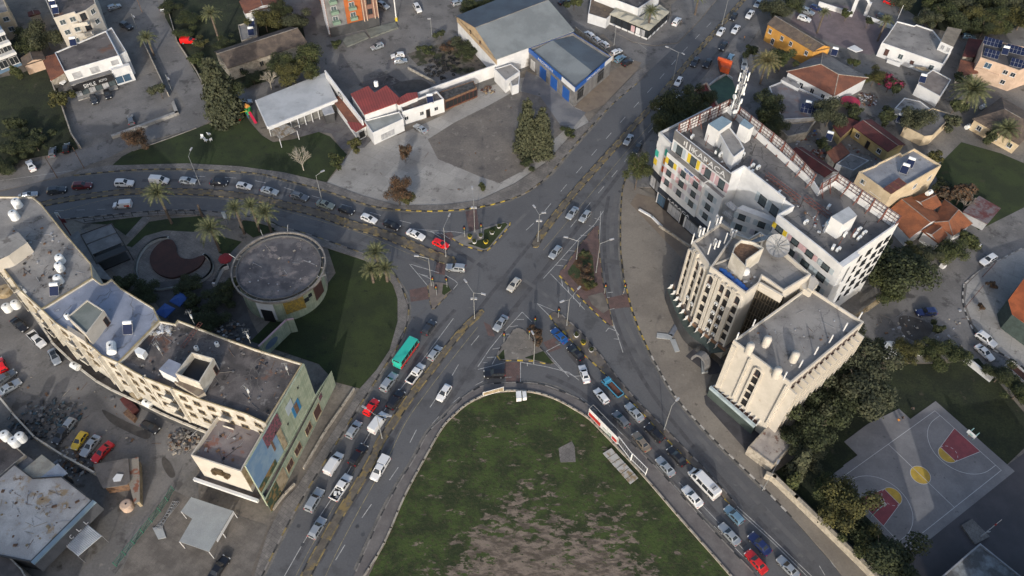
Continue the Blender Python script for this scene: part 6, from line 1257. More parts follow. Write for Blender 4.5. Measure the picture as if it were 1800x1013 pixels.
def vehicle_meshes(kind):
    if kind in VM: return VM[kind]
    sh=SHAPES[kind]; S_=sh['S']; P=[]
    body=MB(PAINT['white'],black,PAINT['white'])
    z0=.28 if kind not in('bus','truckcab','minibus') else .4
    def sec(s):
        x,w1,zb,w2,zt=s
        return [Vector(q) for q in ((x,-w1*.94,z0),(x,-w1,zb*.62),(x,-w1*.98,zb),(x,-w2,zt-.03),(x,-w2*.8,zt),(x,w2*.8,zt),(x,w2,zt-.03),(x,w1*.98,zb),(x,w1,zb*.62),(x,w1*.94,z0))]
    sc=[sec(s) for s in S_]; n=10
    for a,b in zip(sc,sc[1:]):
        for j in range(n-1): body.face([a[j],a[j+1],b[j+1],b[j]],2 if j in(0,1,7,8) else 0)
        body.face([a[n-1],a[0],b[0],b[n-1]],1)
    body.face(sc[0],0); body.face(sc[-1][::-1],0)
    P.append(('body',body.mesh('body')))
    def glassq(pts,nm,shr=.1,off=.02):
        c=sum(pts,Vector())/len(pts); nrm=(pts[1]-pts[0]).cross(pts[2]-pts[0]).normalized(); 
        if nrm.dot(c-Vector((c.x*.6,0,.7)))<0: nrm=-nrm
        q=MB(glass); top=[c+(p-c)*(1-shr)+nrm*off for p in pts]; q.face(top,0)
        for i in range(len(pts)): a_,b_=top[i],top[(i+1)%len(pts)]; q.face([a_,b_,b_-nrm*off*2,a_-nrm*off*2],0)
        P.append((nm,q.mesh(nm)))
    i,j=sh['ws']; a,b=sc[i],sc[j]; glassq([a[4],a[5],b[6]+Vector((0,0,.02)),b[3]+Vector((0,0,.02))],'windscreen',.06)
    if sh['rw']:
        i,j=sh['rw']; a,b=sc[i],sc[j]; glassq([a[4],a[5],b[6],b[3]],'rear_window',.12)
    # side windows between belt and top, from the tail of the cabin to the windscreen
    if kind in('hatch','sedan','suv'):
        i0=2 if kind!='sedan' else 3; i1=4
        A_=S_[i0 if kind=='sedan' else 3]; B_=S_[4]
        for s in (-1,1):
            xs=[A_[0]-.35,(A_[0]+B_[0])/2-.05,B_[0]+.35]
            for k in range(2):
                xa,xb=xs[k]+.05,xs[k+1]-.05; w1=.98*B_[1]; w2=B_[3]; zb=B_[2]+.06; zt=B_[4]-.1; ta=.25 if k==0 else 0; tb=.30 if k==1 else 0
                glassq([Vector((xa,s*(w1-.02),zb)),Vector((xb,s*(w1-.02),zb)),Vector((xb-tb,s*(w2+.03),zt)),Vector((xa+ta,s*(w2+.03),zt))],'side_window',.03,.03)
    else:
        spans={'van':[(.45,1.1)],'minibus':[(-2.9,-1.6),(-1.5,-.2),(-.1,1.2),(1.35,2.2)],'bus':[(-3.3,-2.0),(-1.9,-.7),(-.6,.6),(.7,1.9),(2.0,3.2)],'cab':[(-.35,.35),(.42,1.1)],'truckcab':[(1.9,2.8)]}[kind]
        m=S_[3]
        for s in (-1,1):
            for xa,xb in spans:
                w1=.98*m[1]; w2=m[3]; zb=m[2]+.08; zt=m[4]-.14; tb=.25 if xb>1.0 and kind in('van','cab','minibus') else 0
                glassq([Vector((xa,s*(w1-.02),zb)),Vector((xb,s*(w1-.02),zb)),Vector((xb-tb,s*(w2+.04),zt)),Vector((xa,s*(w2+.04),zt))],'side_window',.03,.03)
    r=.31 if kind in('hatch','sedan') else .36; hw=max(s[1] for s in S_)
    whl=MB(rub,chrome); 
    whl.tube((0,-.1,0),(0,.1,0),r,n=14,m=0); whl.tube((0,-.115,0),(0,.115,0),r*.58,n=10,m=1); wm=whl.mesh('wheel')
    for x in sh['wb']:
        for s in (-1,1): P.append(('wheel',wm,(x,s*(hw-.09),r)))
    mr=MB(black); mr.box((0,0,0),(.16,.22,.14)); mr=mr.mesh('wing_mirror'); xm=S_[sh['ws'][1]][0]-.15; 
    for s in (-1,1): P.append(('wing_mirror',mr,(xm,s*(hw+.08),S_[sh['ws'][1]][2]+.08)))
    bp=MB(black); bp.box((0,0,0),(.10,S_[-1][1]*2.0,.18)); P.append(('bumper',bp.mesh('bumper'),(S_[-1][0],0,.42)))
    xf=S_[-2][0]+.1; wf=S_[-2][1]; zf=S_[-2][2]-.1
    lm=MB(headl); lm.box((0,0,0),(.22,.34,.14)); lm=lm.mesh('headlight'); tm=MB(taill); tm.box((0,0,0),(.12,.28,.2)); tm=tm.mesh('taillight')
    for s in (-1,1): P.append(('headlight',lm,(xf,s*(wf-.18),zf))); 
    if kind not in('cab','truckcab'):
        for s in (-1,1): P.append(('taillight',tm,(S_[1][0]-.0,s*(S_[1][1]-.14),S_[1][2]-.08)))
    if kind=='cab':
        q=MB(PAINT['white'],black); 
        for s in (-1,1): q.box((-1.55,s*.86,.78),(2.05,.08,.55))
        q.box((-2.58,0,.78),(.08,1.8,.55)); q.box((-1.55,0,.5),(2.05,1.7,.06),0,1); P.append(('load_bed',q.mesh('load_bed')))
        for s in (-1,1): P.append(('taillight',tm,(-2.6,s*.78,.8)))
    if kind=='truckcab':
        q=MB(PAINT['white'],black)
        for s in (-1,1): q.box((-.95,s*1.0,1.35),(4.6,.07,.6)); 
        q.box((-3.25,0,1.35),(.07,2.0,.6)); q.box((1.35,0,1.35),(.07,2.0,.6)); q.box((-.95,0,1.0),(4.6,2.0,.1),0,1); P.append(('load_bed',q.mesh('load_bed')))
        q=MB(mat('rust_load',(.13,.05,.03),(.08,.035,.025),sc=2)); q.box((-.95,0,1.12),(4.4,1.85,.16)); P.append(('load',q.mesh('load')))
    VM[kind]=P; return P
def car(kind,col,px,py,dx,dy,label,cat='car',name='parked_car',group=None,side=None,extra=None,k=1.0):
    a=V(px,py,.7); b=V(px+dx,py+dy,.7); r=ang(a,b)
    t=thing(name,label,cat,(a.x,a.y,.17 if False else .045),r,group); k*=random.uniform(.95,1.04); t.scale=(k,k*random.uniform(.98,1.03),k*random.uniform(.95,1.05))
    for p in vehicle_meshes(kind):
        o=put(p[1],p[0],t,p[2] if len(p)>2 else (0,0,0))
        if p[0] in('body','load_bed'):
            for i,sl in enumerate(o.material_slots):
                if sl.material and sl.material.name=='paint_white': sl.link='OBJECT'; sl.material=PAINT[side if (side and i==2) else col]
    if extra=='rack':
        q=MB(black)
        for s in (-.5,.5): q.tube((-1.4,s,1.78),(.1,s,1.78),.03,n=4)
        put(q.mesh('roof_rail'),'roof_rail',t)
    if extra=='darkroof' or extra=='sunroof':
        q=MB(glass); z=1.44; x0,x1=(-.9,.1) if extra=='darkroof' else (-.7,-.1); q.box(((x0+x1)/2,0,z),(x1-x0,.95,.04)); put(q.mesh('glass_roof'),'glass_roof',t)
    if extra=='canopy':
        q=MB(PAINT['white'],glass); q.prism([Vector((-2.55,-.84)),Vector((-.6,-.84)),Vector((-.6,.84)),Vector((-2.55,.84))],.9,1.72,0,0); 
        for s in (-1,1): q.box((-1.55,s*.85,1.38),(1.6,.03,.4),0,1)
        put(q.mesh('bed_canopy'),'bed_canopy',t)
    if extra=='ac': 
        q=MB(lgrey,black); q.box((-2.0,0,2.56),(.9,1.0,.14),0,0)
        for s in (-.3,0,.3): q.tube((-2.0,s,2.62),(-2.0,s,2.67),.12,n=10,m=1)
        put(q.mesh('roof_unit'),'roof_unit',t)
    if extra=='print':
        q=MB(red,orange)
        for s in (-1,1): q.box((-1.3,s*.905,1.0),(1.3,.02,.55),0,0); q.box((-1.3,s*.915,1.05),(.5,.02,.3),0,1)
        put(q.mesh('side_print'),'side_print',t)
    if extra=='load':
        q=MB(plasticw,chrome); q.box((-1.5,.2,.9),(.7,.5,.5),.4,0); q.box((-1.9,-.4,.8),(.5,.5,.4),.2,1); q.box((-1.1,-.3,.8),(.6,.4,.3),.9,0); put(q.mesh('load'),'load',t)
    return t
RD=' on the curved north-west carriageway'
Q1='cars queueing on the north-west carriageway'; Q2='cars on the main road'; Q3='cars queueing on the south-east road'; Q4='cars in the west yard'
for a in [
 ('sedan','silver',49,343.5,30,-6,'silver car at the very back of the north-west queue by the building corner',Q1),
 ('suv','dark',100,335,30,-4,'dark off-roader behind the dark red one in the north-west queue',Q1),
 ('suv','dkred',145,327,30,-2,'dark red off-roader in the north-west queue',Q1),
 ('suv','white',219,322.5,30,0,'white car behind the white estate near the date palm in the north-west queue',Q1),
 ('van','white',280.5,317.5,30,2,'tall white estate partly behind the crown of the first date palm in the queue',Q1),
 ('hatch','silver',330.5,318.5,30,2,'silver hatchback just ahead of the tall white estate in the queue',Q1),
 ('sedan','black',385,321,30,2,'black saloon between a silver hatchback and a white car in the north-west queue',Q1),
 ('hatch','white',429.5,327,30,5,'white hatchback directly behind the pale silver saloon in the queue',Q1),
 ('sedan','silver',474,335.5,30,8,'pale silver saloon between the white hatchback and the dark estate in the queue',Q1),
 ('suv','grey',527,346,30,9,'dark grey estate behind the grey-green saloon in the queue',Q1,'rack'),
 ('sedan','green',572,360,30,9,'dull grey-green saloon in the north-west queue',Q1),
 ('hatch','black',609,370,30,10,'small black hatchback behind a white hatchback in the north-west queue',Q1),
 ('hatch','white',649,385,30,12,'white hatchback between two black cars in the north-west queue',Q1),
 ('hatch','black',689,396,30,12,'black hatchback behind the white saloon near the head of the queue',Q1),
 ('sedan','white',731,413,30,13,'white saloon right behind the bright red car',Q1)]:
    car(a[0],a[1],a[2],a[3],a[4],a[5],a[6],group=a[7],name='queueing_car',extra=a[8] if len(a)>8 else None)
car('hatch','brightred',775,429,30,13,'bright red hatchback at the head of the north-west queue',group=Q1,name='queueing_car')
car('van','white',215,360,-30,2,'white delivery van with a red and orange print on its side, heading west','van','delivery_van',extra='print',k=.92)
car('suv','silver',801,471,-30,-3,'silver car with dark roof turning west past the median nose',group=Q2,name='moving_car')
for a in [
 ('sedan','silver',1006,375,-20,25,'silver saloon beside the main median, left of the pair near the paved triangle'),
 ('hatch','silver',1028,381,-20,25,'pale silver hatchback right of the silver saloon, beside the paved triangle'),
 ('hatch','silver',976,444,-20,24,'silver hatchback alone north-west of the shrub-filled island'),
 ('hatch','pale',903,501,-18,22,'pale silver-beige hatchback alone in the middle of the junction'),
 ('sedan','silver',880,568.5,-18,24,'silver saloon crossing just right of the median nose with the tall lamp'),
 ('sedan','silver',1104.5,246,-20,30,'silver saloon in front of a dark car north of the round street tree'),
 ('hatch','dark',1120,262,-20,30,'dark hatchback just above the round street tree'),
 ('hatch','white',1159,184.5,-18,28,'white hatchback beside the median level with the dark tree mass'),
 ('hatch','white',1187,176,-18,28,'white hatchback half hidden by the dark tree mass'),
 ('hatch','white',1192.5,144,-18,28,'white hatchback on the main road north-west of the red court'),
 ('sedan','dark',1222,109,-20,28,'dark saloon beside the median, left one of the two dark cars'),
 ('sedan','black',1244,111,-20,28,'black saloon nearest the pavement left of the orange-red kiosk'),
 ('sedan','black',1272,81,-20,28,'black saloon below the two white saloons on the main road'),
 ('sedan','white',1267,56,-20,28,'white saloon next to the median below the leaning lamp post'),
 ('sedan','white',1293,52,-20,28,'white saloon in the pavement-side lane, right of another white saloon'),
 ('hatch','black',1290,30,-20,28,'black hatchback level with a white saloon near the top of the main road'),
 ('sedan','white',1318,26,-20,28,'white saloon second from the top of the main road'),
 ('hatch','silver',1332,7,-20,28,'grey-silver hatchback at the very top of the main road')]:
    car(*a,group=Q2,name='moving_car')
for a in [
 ('hatch','dark',754,576,20,-27,'dark grey hatchback ahead of the turquoise minibus'),
 ('hatch','silver',764.5,620.5,20,-26,'silver car between the minibus and the median'),
 ('suv','silver',684,672,20,-27,'silver estate behind the turquoise minibus'),
 ('suv','black',696,703,20,-28,'black off-roader beside the median with red tail lamps'),
 ('hatch','brightred',652.5,715.5,19,-27,'bright red hatchback in the left lane with a glowing rear'),
 ('hatch','silver',622,755,19,-28,'silver hatchback right behind the bright red one on the main road'),
 ('suv','black',630,800,20,-30,'black estate between the two white vans near the median'),
 ('suv','silver',553,879,19,-32,'silver car with a large black glass roof near the bottom of the main road','darkroof'),
 ('hatch','silver',558,928,20,-33,'lowest silver hatchback on the northbound main road')]:
    car(*a[:7],group='northbound cars on the main road',name='moving_car',extra=a[7] if len(a)>7 else None)
car('bus','teal',714,623,21,-29,'turquoise minibus with a crimson lower side on the main road','minibus','minibus',side='dkred' if False else 'red',k=.93)
car('cab','white',731,657,20,-27,'white pickup with an empty dark load bed next to the minibus','pickup','pickup_truck')
car('van','white',665,743,20,-28,'white people carrier under the lamp post beside the median','van','delivery_van')
car('van','white',587,815,20,-31,'white panel van with blank sides in the left lane','van','delivery_van')
car('cab','white',600,857,20,-31,'white crew-cab pickup carrying loose white goods in its bed','pickup','pickup_truck',extra='load',k=1.02)
car('cab','white',668,824,-19,32,'white pickup with a closed canopy heading south beside the median','pickup','pickup_truck',extra='canopy')
car('hatch','white',780,691,-18,27,'white hatchback alone on the southbound side of the main road',group=Q2,name='moving_car')
car('suv','black',869,657,-30,1,'black off-roader turning left on the slip road below the triangular island',group=Q3,name='moving_car')
for a in [
 ('sedan','blue',983,590,-20,-20,'bright blue saloon with a pink rear plate waiting beside the planter island'),
 ('sedan','black',1012,620,-20,-19,'black saloon behind the bright blue one'),
 ('sedan','white',1027,657,-9,-27,'white saloon angled across the hatched area'),
 ('hatch','white',1057,696,-18,-22,'white hatchback beside the blue tipper truck'),
 ('hatch','grey',1091,737,-19,-21,'blue-grey hatchback level with the painted hoarding'),
 ('sedan','silver',1115,725,-19,-21,'silver saloon with greenish rear glass beside the striped median'),
 ('suv','black',1150,761,-19,-19,'black off-roader beside the striped median behind a silver saloon'),
 ('sedan','tan',1127,776.5,-17,-22,'beige-brown saloon by the empty hoarding frames'),
 ('sedan','black',1189.5,802,-18,-20,'black saloon in front of the white minibus'),
 ('sedan','silver',1169.5,820,-19,-22,'silver saloon left of the black one behind the beige saloon'),
 ('sedan','white',1217,873,-19,-22,'white saloon beside the white minibus'),
 ('hatch','ltblue',1290,905.5,-19,-20,'grey-blue hatchback behind the end of the striped median'),
 ('sedan','silver',1282,939,-19,-21,'silver-white saloon left of the grey-blue hatchback'),
 ('sedan','navy',1335,956,-19,-20,'dark blue saloon near the bottom of the south-east queue'),
 ('sedan','red',1329,987.5,-18,-21,'deep red saloon near the bottom of the south-east queue'),
 ('sedan','silver',1385,997,-19,-20,'silver saloon at the very bottom of the south-east queue')]:
    car(*a,group=Q3,name='queueing_car')
car('truckcab','trk',1076,682,-20,-21,'small light blue tipper truck with a rust-brown empty bed','truck','tipper_truck',k=.8)
car('minibus','white',1237,851,-21,-22,'long white minibus with a rooftop unit in the south-east queue','minibus','minibus',extra='ac')
for a in [
 ('hatch','black',117,260,2,-20,'dark hatchback parked nearest the old meadow wall'),('hatch','grey',92.5,267.5,2,-20,'grey hatchback parked between a dark car and a white car by the meadow'),('sedan','white',54,291,-10,-18,'white saloon parked at the foot of the west meadow'),
 ('hatch','silver',201,12,25,-8,'silver hatchback parked in the shady plot right of the cream apartments'),('hatch','silver',293,15,25,-3,'silver hatchback parked on the verge at the top of the side street'),
 ('hatch','dark',165,175,6,20,'grey-black hatchback, left of two parked by the showroom'),('hatch','black',189,166,6,20,'black hatchback, right of two parked by the showroom'),('hatch','grey',230,211,-5,-20,'grey hatchback alone at the wall of the showroom car park'),
 ('suv','dark',222,46,22,10,'dark car under a maroon cover behind the showroom'),('hatch','silver',431,180,25,-6,'silver car tucked behind the tall dark conifer'),('hatch','white',103,143,20,5,'white car whose nose shows below the rust-red canopy'),
 ('hatch','silver',663,82,-25,8,'silver hatchback alone on the street in front of the orange block'),('hatch','white',699,98,-25,3,'white hatchback, upper of a close pair on the lot'),('hatch','silver',704,107,25,-3,'silver-grey hatchback, lower of a close pair on the lot'),
 ('sedan','silver',739,226,-22,-14,'silver saloon parked in front of the long white building'),('suv','white',734,15,14,22,'white car parked at the edge of the brown verge at the top'),('suv','silver',674,10,20,10,'pale police-blue striped car right of the orange block'),
 ('hatch','silver',805,5,20,-6,'silver car at the top edge by the hedge'),('sedan','black',992,3,22,-8,'black car at the top edge behind the warehouse roof'),
 ('hatch','white',1036,61,-14,-12,'white car behind the tan wall, nearest the warehouse'),('hatch','white',1047,69,-14,-12,'white car behind the tan wall, middle one of three'),('hatch','white',1061,77,-16,-12,'white car behind the tan wall, nearest the blue shop sign'),
 ('hatch','white',1084,91,20,-10,'white car with dark windows at the corner of the tyre shop'),('hatch','ltblue',1090,103,20,-12,'light blue hatchback between a white and a black car by the tyre shop'),('hatch','black',1103,110,20,-12,'black hatchback on the brown forecourt of the tyre shop'),
 ('suv','white',1189.5,38,15,-20,'white off-roader parked right of the glazed verandah'),('hatch','ltblue',1284,101,10,-18,'blue-grey car behind the orange-red kiosk'),('suv','silver',1308,115,0,22,'pale silver car parked left of the big date palm'),('hatch','navy',1311,132,0,22,'dark blue car behind the aerial mast'),
 ('suv','silver',1419,21,25,10,'silver estate parked in the rose-paved yard'),('hatch','white',1414,33,25,8,'white hatchback parked in the rose-paved yard'),('hatch','navy',1435,14,25,10,'blue hatchback parked behind the silver estate'),
 ('hatch','ltblue',1704,65,26,3,'pale blue car parked on the bend by the woodland'),('hatch','brightred',1564,4,25,8,'red car at the top edge beyond the white arch'),('hatch','dark',1552,30,22,10,'dark blue car behind the low white wall'),
 ('suv','white',1737,457,-24,14,'white car stopped on the east street by the curved kerb'),('suv','navy',1628,549,-30,2,'navy off-roader parked alone on the open east yard'),('sedan','white',1731,620,20,18,'white saloon parked beside the cream off-roader'),
 ('sedan','black',34,571,26,22,'black saloon parked at the foot of the curved apartment building'),('sedan','silver',96,627,10,22,'silver saloon with a black glass roof in the west yard'),('hatch','brightred',2,642,-8,-16,'red car cut off by the left edge of the west yard'),
 ('hatch','grey',11,663,20,-14,'grey-blue hatchback at the left edge of the west yard'),('sedan','silver',17,681,20,-13,'silver saloon below the grey-blue hatchback at the left edge'),('hatch','silver',118,751,-14,18,'small dusty silver car next to the pile of tarpaulins'),
 ('hatch','dark',107,765,-14,18,'dark car parked between the dusty silver car and the yellow one'),('hatch','yellow',139,775,-14,20,'yellow hatchback in the west yard'),('sedan','silver',159,784,-16,20,'pale silver saloon between the yellow and red cars'),('sedan','red',180,795,-18,18,'red saloon parked nearest the kiosk shack'),
 ('hatch','black',264,751,22,12,'dark car parked by the rubble under the sign building'),('sedan','black',385,998,14,-20,'black saloon on the patchy paved lot at the bottom edge')]:
    car(*a,group='parked cars',extra='darkroof' if 'black glass roof' in a[6] else None)
car('suv','white',1734,597,22,16,'cream long off-roader parked on the kerb side next to the white saloon','off-roader','parked_car')
car('cab','white',65,597,20,20,'white pickup with a brown load bed below the curved building','pickup','pickup_truck')
car('truckcab','white',1793,663,20,18,'old cream truck half hidden in bushes at the right edge','truck','parked_truck')
car('van','brightred',331,72,26,0,'small red van body standing in the green plot','van','parked_van')
# orange-red kiosk sign
t=thing('kiosk','small kiosk with an orange-red box roof at the end of the green court','kiosk',tuple(W(1276,118)))
P=PL([(1264,100),(1288,108),(1283,122),(1268,117)],3); q=MB(mat('orange_red',(.55,.10,.03),rough=.5)); q.prism(P,1.2,3.0,0,0,True); q.build('sign_box',t); q=MB(mat('orange_red',(.55,.10,.03),rough=.5)); a,b_=V(1263,99,4.2),V(1288,107,4.2); q.box(((a.x+b_.x)/2,(a.y+b_.y)/2,3.5),((b_-a).length,.3,1.1),ang(a,b_)); q.build('sign_panel',t); q=MB(dgrey); q.prism(inset(ccw(P),.3),0,1.2,0,0); q.build('base',t)
# ================================================================== street furniture
def lamp(base,h,heads,label,pole_top=None,z0=.0,flood=False,dark=False,r=.075):
    B=W(*base); t=thing('street_lamp',label,'street lamp',(B.x,B.y,z0),group='street lamps'); q=MB(pole); q.tube((B.x,B.y,z0),(B.x,B.y,h),r*1.3,r*.7,n=8); q.tube((B.x,B.y,z0),(B.x,B.y,z0+.5),r*2,n=8); q.build('pole',t)
    for hd in heads:
        E_=V(hd[0],hd[1],h+.5); d=Vector((E_.x-B.x,E_.y-B.y)); q=MB(pole); q.tube((B.x,B.y,h-.1),(E_.x,E_.y,h+.5),r*.6,n=6); q.build('arm',t)
        q=MB(lgrey,headl); rr=math.atan2(d.y,d.x); q.box((E_.x,E_.y,h+.5),(1.0,.36,.18),rr,0); q.box((E_.x,E_.y,h+.4),(.8,.28,.06),rr,1); q.build('lamp_head',t)
    if flood:
        for s in (-1,1): q=MB(lgrey); q.box((B.x+s*.4,B.y,h*.78),(.55,.4,.35),0,0,ry=s*.4); q.build('camera_box',t)
    return t
lamp((352,325.5),9.5,[(336,262)],'lamp post on the north-west pavement beside the park lawn')
lamp((566,352),8.2,[(567,301)],'lamp post on the pavement in front of the bare white tree')
lamp((784,452),10,[(790,378)],'lamp post on the median just below the bright red car',z0=.17)
lamp((834.6,408),10.5,[(830,330)],'tall pole with two white boxes on the green triangular island',flood=True,z0=.16)
lamp((758.5,503),9.5,[(732,450)],'lamp post on the small western traffic island',z0=.16)
lamp((834.4,561),9.2,[(818,493.8),(849.7,517)],'twin-headed lamp post at the southern median nose of the junction',flood=True,z0=.17)
lamp((945.5,425.5),9.2,[(939,363),(956,374)],'twin-headed lamp post at the northern median nose of the junction',flood=True,z0=.17)
lamp((1013,457),6.5,[(994.7,417)],'short lamp post on the west edge of the shrub-filled island',z0=.16)
lamp((1047.5,480),10,[(1075.6,420.7)],'lamp post on the east edge of the shrub-filled island',z0=.16)
lamp((996,573),9.2,[(988,530),(1018,506)],'twin-headed lamp post on the planter island',z0=.16)
lamp((1167,756),9.3,[(1191,702)],'lamp post on the striped median beside the south-east road',z0=.16)
lamp((672,771.5),9.0,[(640,716),(684,731)],'twin-headed lamp post on the median above the white people carrier',z0=.17)
lamp((1269,44),9.5,[(1277,-10)],'lamp post on the median near the top of the main road',z0=.17)
lamp((1183,141),9.3,[(1172.5,82.5),(1201,94.5)],'twin-headed lamp post on the median level with the tyre shop',z0=.17)
lamp((1079,80),6,[(1080,44)],'slim lamp post on the kerb behind the three white cars')
lamp((759,64),5.5,[(754,33)],'lamp post on the pavement left of the warehouse')
lamp((302,160),5.5,[(296,138)],'lamp post behind the showroom car park wall')
lamp((241,50),5,[(235,29)],'lamp post by the covered dark car on the side street')
lamp((938,640),9.0,[(936,585)],'bare metal lamp post on the paved south island',z0=.16)
lamp((1340,862),5,[(1368,812)],'lamp post at the stone wall beside the outbuilding',r=.06)
t=thing('white_mast','tall thick white mast on a yellow base beside the orange block','mast',tuple(W(697,37))); q=MB(white,yellow); c=W(697,37); q.tube(c,c+Vector((0,0,15)),.22,.16,n=10); q.build('pole',t); q=MB(yellow); q.tube(c,c+Vector((0,0,1.2)),.4,n=10); q.build('base',t)
def signal(px,label,z0=.16,heads=1):
    c=W(*px); t=thing('traffic_light',label,'traffic light',(c.x,c.y,z0),group='traffic lights'); q=MB(pole); q.tube((c.x,c.y,z0),(c.x,c.y,3.4),.07,n=6); q.build('pole',t)
    q=MB(black); q.box((c.x,c.y,3.2),(.4,.45,1.15)); q.box((c.x,c.y-.3,3.2),(.7,.06,1.35)); q.build('signal_head',t)
    for k,m in enumerate((red,yellow,greenp)): q=MB(m); q.tube((c.x,c.y-.33,3.55-k*.36),(c.x,c.y-.38,3.55-k*.36),.12,n=8); q.build('lens',t)
for px,lb in (((817,417),'traffic light at the west tip of the green triangular island'),((846,412),'traffic light in the middle of the green triangular island'),((762,505),'traffic light on the left of the small western island'),((786,506),'traffic light by the grass of the small western island'),((768,520),'traffic light at the south tip of the small western island'),((981,559),'traffic light at the north tip of the planter island'),((1062,517),'traffic light at the crossing on the shrub-filled island'),((930,597),'traffic light on the paved south island'),((1096,517),'traffic light beside the plaza kerb at the brick crossing'),((886,602),'small dark traffic light on the west kerb of the south island'),((940,575),'traffic light right of the rust-brown bush')): signal(px,lb)
# planters
def planter(px,c,lab,z0=.18):
    p=W(*px); t=thing('planter',lab,'planter',(p.x,p.y,z0),group='painted planters on the traffic islands'); q=MB(c,dirt); q.lathe((p.x,p.y,z0),[(.42,0),(.62,.6),(.56,.62),(.5,.5)],8,0); q.build('tub',t)
    q=MB(*LV['green']); 
    for i in range(60):
        a=random.random()*6.28; rr=random.random()**.5*.45; zz=z0+.6+random.random()*.4; e=Vector((p.x+rr*math.cos(a),p.y+rr*math.sin(a),zz)); u=Vector((random.uniform(-1,1),random.uniform(-1,1),random.uniform(-1,1))).normalized()*.13; v=u.cross(Vector((random.uniform(-1,1),random.uniform(-1,1),1))).normalized()*.13; q.face([e-u-v,e+u-v,e+u+v,e-u+v],i%2)
    q.build('shrub',t)
for px,c,lb in (((826,419),yellow,'yellow planter nearest the west tip of the green island'),((845,418),lgrey,'grey planter between the traffic lights on the green island'),((834,428),white,'white planter by the south kerb of the green island'),((854,428),yellow,'yellow planter by the south corner of the green island'),((865,412),white,'white planter in the middle of the green island lawn'),((877,401),lgrey,'grey planter near the east tip of the green island'),((1013,592),white,'white planter, first behind the traffic light on the planter island'),((1025,605),yellow,'yellow planter in the middle of the planter island'),((1039,618),lgrey,'grey planter, last of the three on the planter island')): planter(px,c,lb)
for i,px in enumerate(((1717,434),(1656,470))):
    p=W(*px); q=MB(white,stone); q.box((p.x,p.y,.5),(1.0,1.0,1.0),.5,0); q.box((p.x,p.y,1.02),(.7,.7,.04),.5,1); q.build('gate_block',loc=(p.x,p.y,0),label=('white square block standing right of the slanting white gate wall','white square block at the corner of the low garden gate')[i],cat='bollard')
# hoarding and slabs on the field
t=thing('hoarding','long white hoarding with red and green print standing along the footpath','hoarding',tuple(W(1060,745)))
a,b_=V(1036,718,3),V(1087,770,3); panel(t,a,b_,0,1,.5,3.0,white,'board'); panel(t,a,b_,.02,.42,.7,1.9,red,'red_print',off=.06); panel(t,a,b_,.5,.8,.6,1.6,mat('hoarding_green',(.05,.12,.10),(.45,.47,.45),sc=1.2,edge=(.5,.55)),'green_print',off=.06); panel(t,a,b_,.82,.98,.8,1.8,red,'red_print',off=.06)
q=MB(pole); nn=Vector((.7,.7))
for u in (0,.33,.66,1): p=a.lerp(b_,u); q.tube((p.x,p.y,0),(p.x,p.y,3.1),.07,n=5); q.tube((p.x+1.4,p.y+1.4,0),(p.x,p.y,2.8),.05,n=5)
q.tube((a.x+.8,a.y+.8,3.0),(b_.x+.8,b_.y+.8,3.0),.05,n=5); q.tube((a.x,a.y,3.05),(a.x+.8,a.y+.8,3),.05,n=5); q.build('frame',t)
for px0,px1,lb in (((1088,768),(1111,798),'empty white hoarding frame with wire infill, next to the printed hoarding'),((1112,798),(1138,824),'empty white hoarding frame farther down the footpath')):
    a,b_=V(*px0,3),V(*px1,3); t=thing('wire_hoarding',lb,'hoarding frame',(a.x,a.y,0)); q=MB(white)
    for p in (a,b_): q.tube((p.x,p.y,0),(p.x,p.y,3.1),.1,n=5)
    for z in (.8,3.05): q.tube((a.x,a.y,z),(b_.x,b_.y,z),.08,n=5)
    q.build('frame',t); q=MB(chrome)
    for i in range(1,7): p=a.lerp(b_,i/7); q.tube((p.x,p.y,.8),(p.x,p.y,3),.025,n=3)
    for z in (1.3,1.8,2.4): q.tube((a.x,a.y,z),(b_.x,b_.y,z),.02,n=3)
    q.build('wire_mesh',t)
t=thing('fallen_panels','row of rusty white sheet panels lying on the grass beside the hoarding','metal panels',tuple(W(1090,820)))
c0,c1,c2,c3=PL([(1059,798),(1074,789),(1122,842),(1108,853)])
for i in range(6):
    u0,u1=i/6+.008,(i+1)/6-.008; q=MB(rust); zz=.25+random.uniform(-.04,.04); q.prism([c0.lerp(c3,u0),c1.lerp(c2,u0),c1.lerp(c2,u1),c0.lerp(c3,u1)],zz,zz+.12,0,0); q.build('panel',t)
def slabthing(name,label,cat,px,z0,z1,m): P=ccw(PL(px,z1)); q=MB(m); q.prism(P,z0,z1,m,m); return q.build(name,loc=(P[0].x,P[0].y,0),label=label,cat=cat)
pg=mat('pale_sheet',(.33,.35,.36),(.28,.30,.31),sc=.5)
slabthing('metal_sheet','long pale metal sheet lying west-east on the plaza','metal sheet',[(1155,585),(1182,588),(1181,597),(1154,594)],.17,.30,pg)
slabthing('metal_sheet','pale metal sheet pointing south on the plaza below the long one','metal sheet',[(1178,597),(1187,596),(1195,617),(1187,619)],.17,.30,pg)
slabthing('metal_sheet','blue-grey metal sheet pointing to the hotel canopy','metal sheet',[(1175,588),(1186,570),(1191,578),(1183,592)],.17,.30,mat('bluegrey_sheet',(.16,.18,.22),sc=.5))
slabthing('white_cover','white rectangular cover in front of the hotel entrance arch','cover',[(1233,630),(1243,630),(1245,654),(1234,655)],.17,.7,pg)
slabthing('utility_box','pale utility box on the top of the field wall, left of a pair','utility box',[(907,688),(916,687),(917,700),(908,701)],.3,1.5,plasticw)
slabthing('utility_box','pale utility box on the top of the field wall, right of a pair','utility box',[(918,688),(925,688),(926,699),(919,700)],.3,1.3,plasticw)
slabthing('concrete_block','flat pale block on the playground by the flag pole','platform',[(1690,923),(1709,912),(1740,943),(1714,957)],.05,.5,pave)
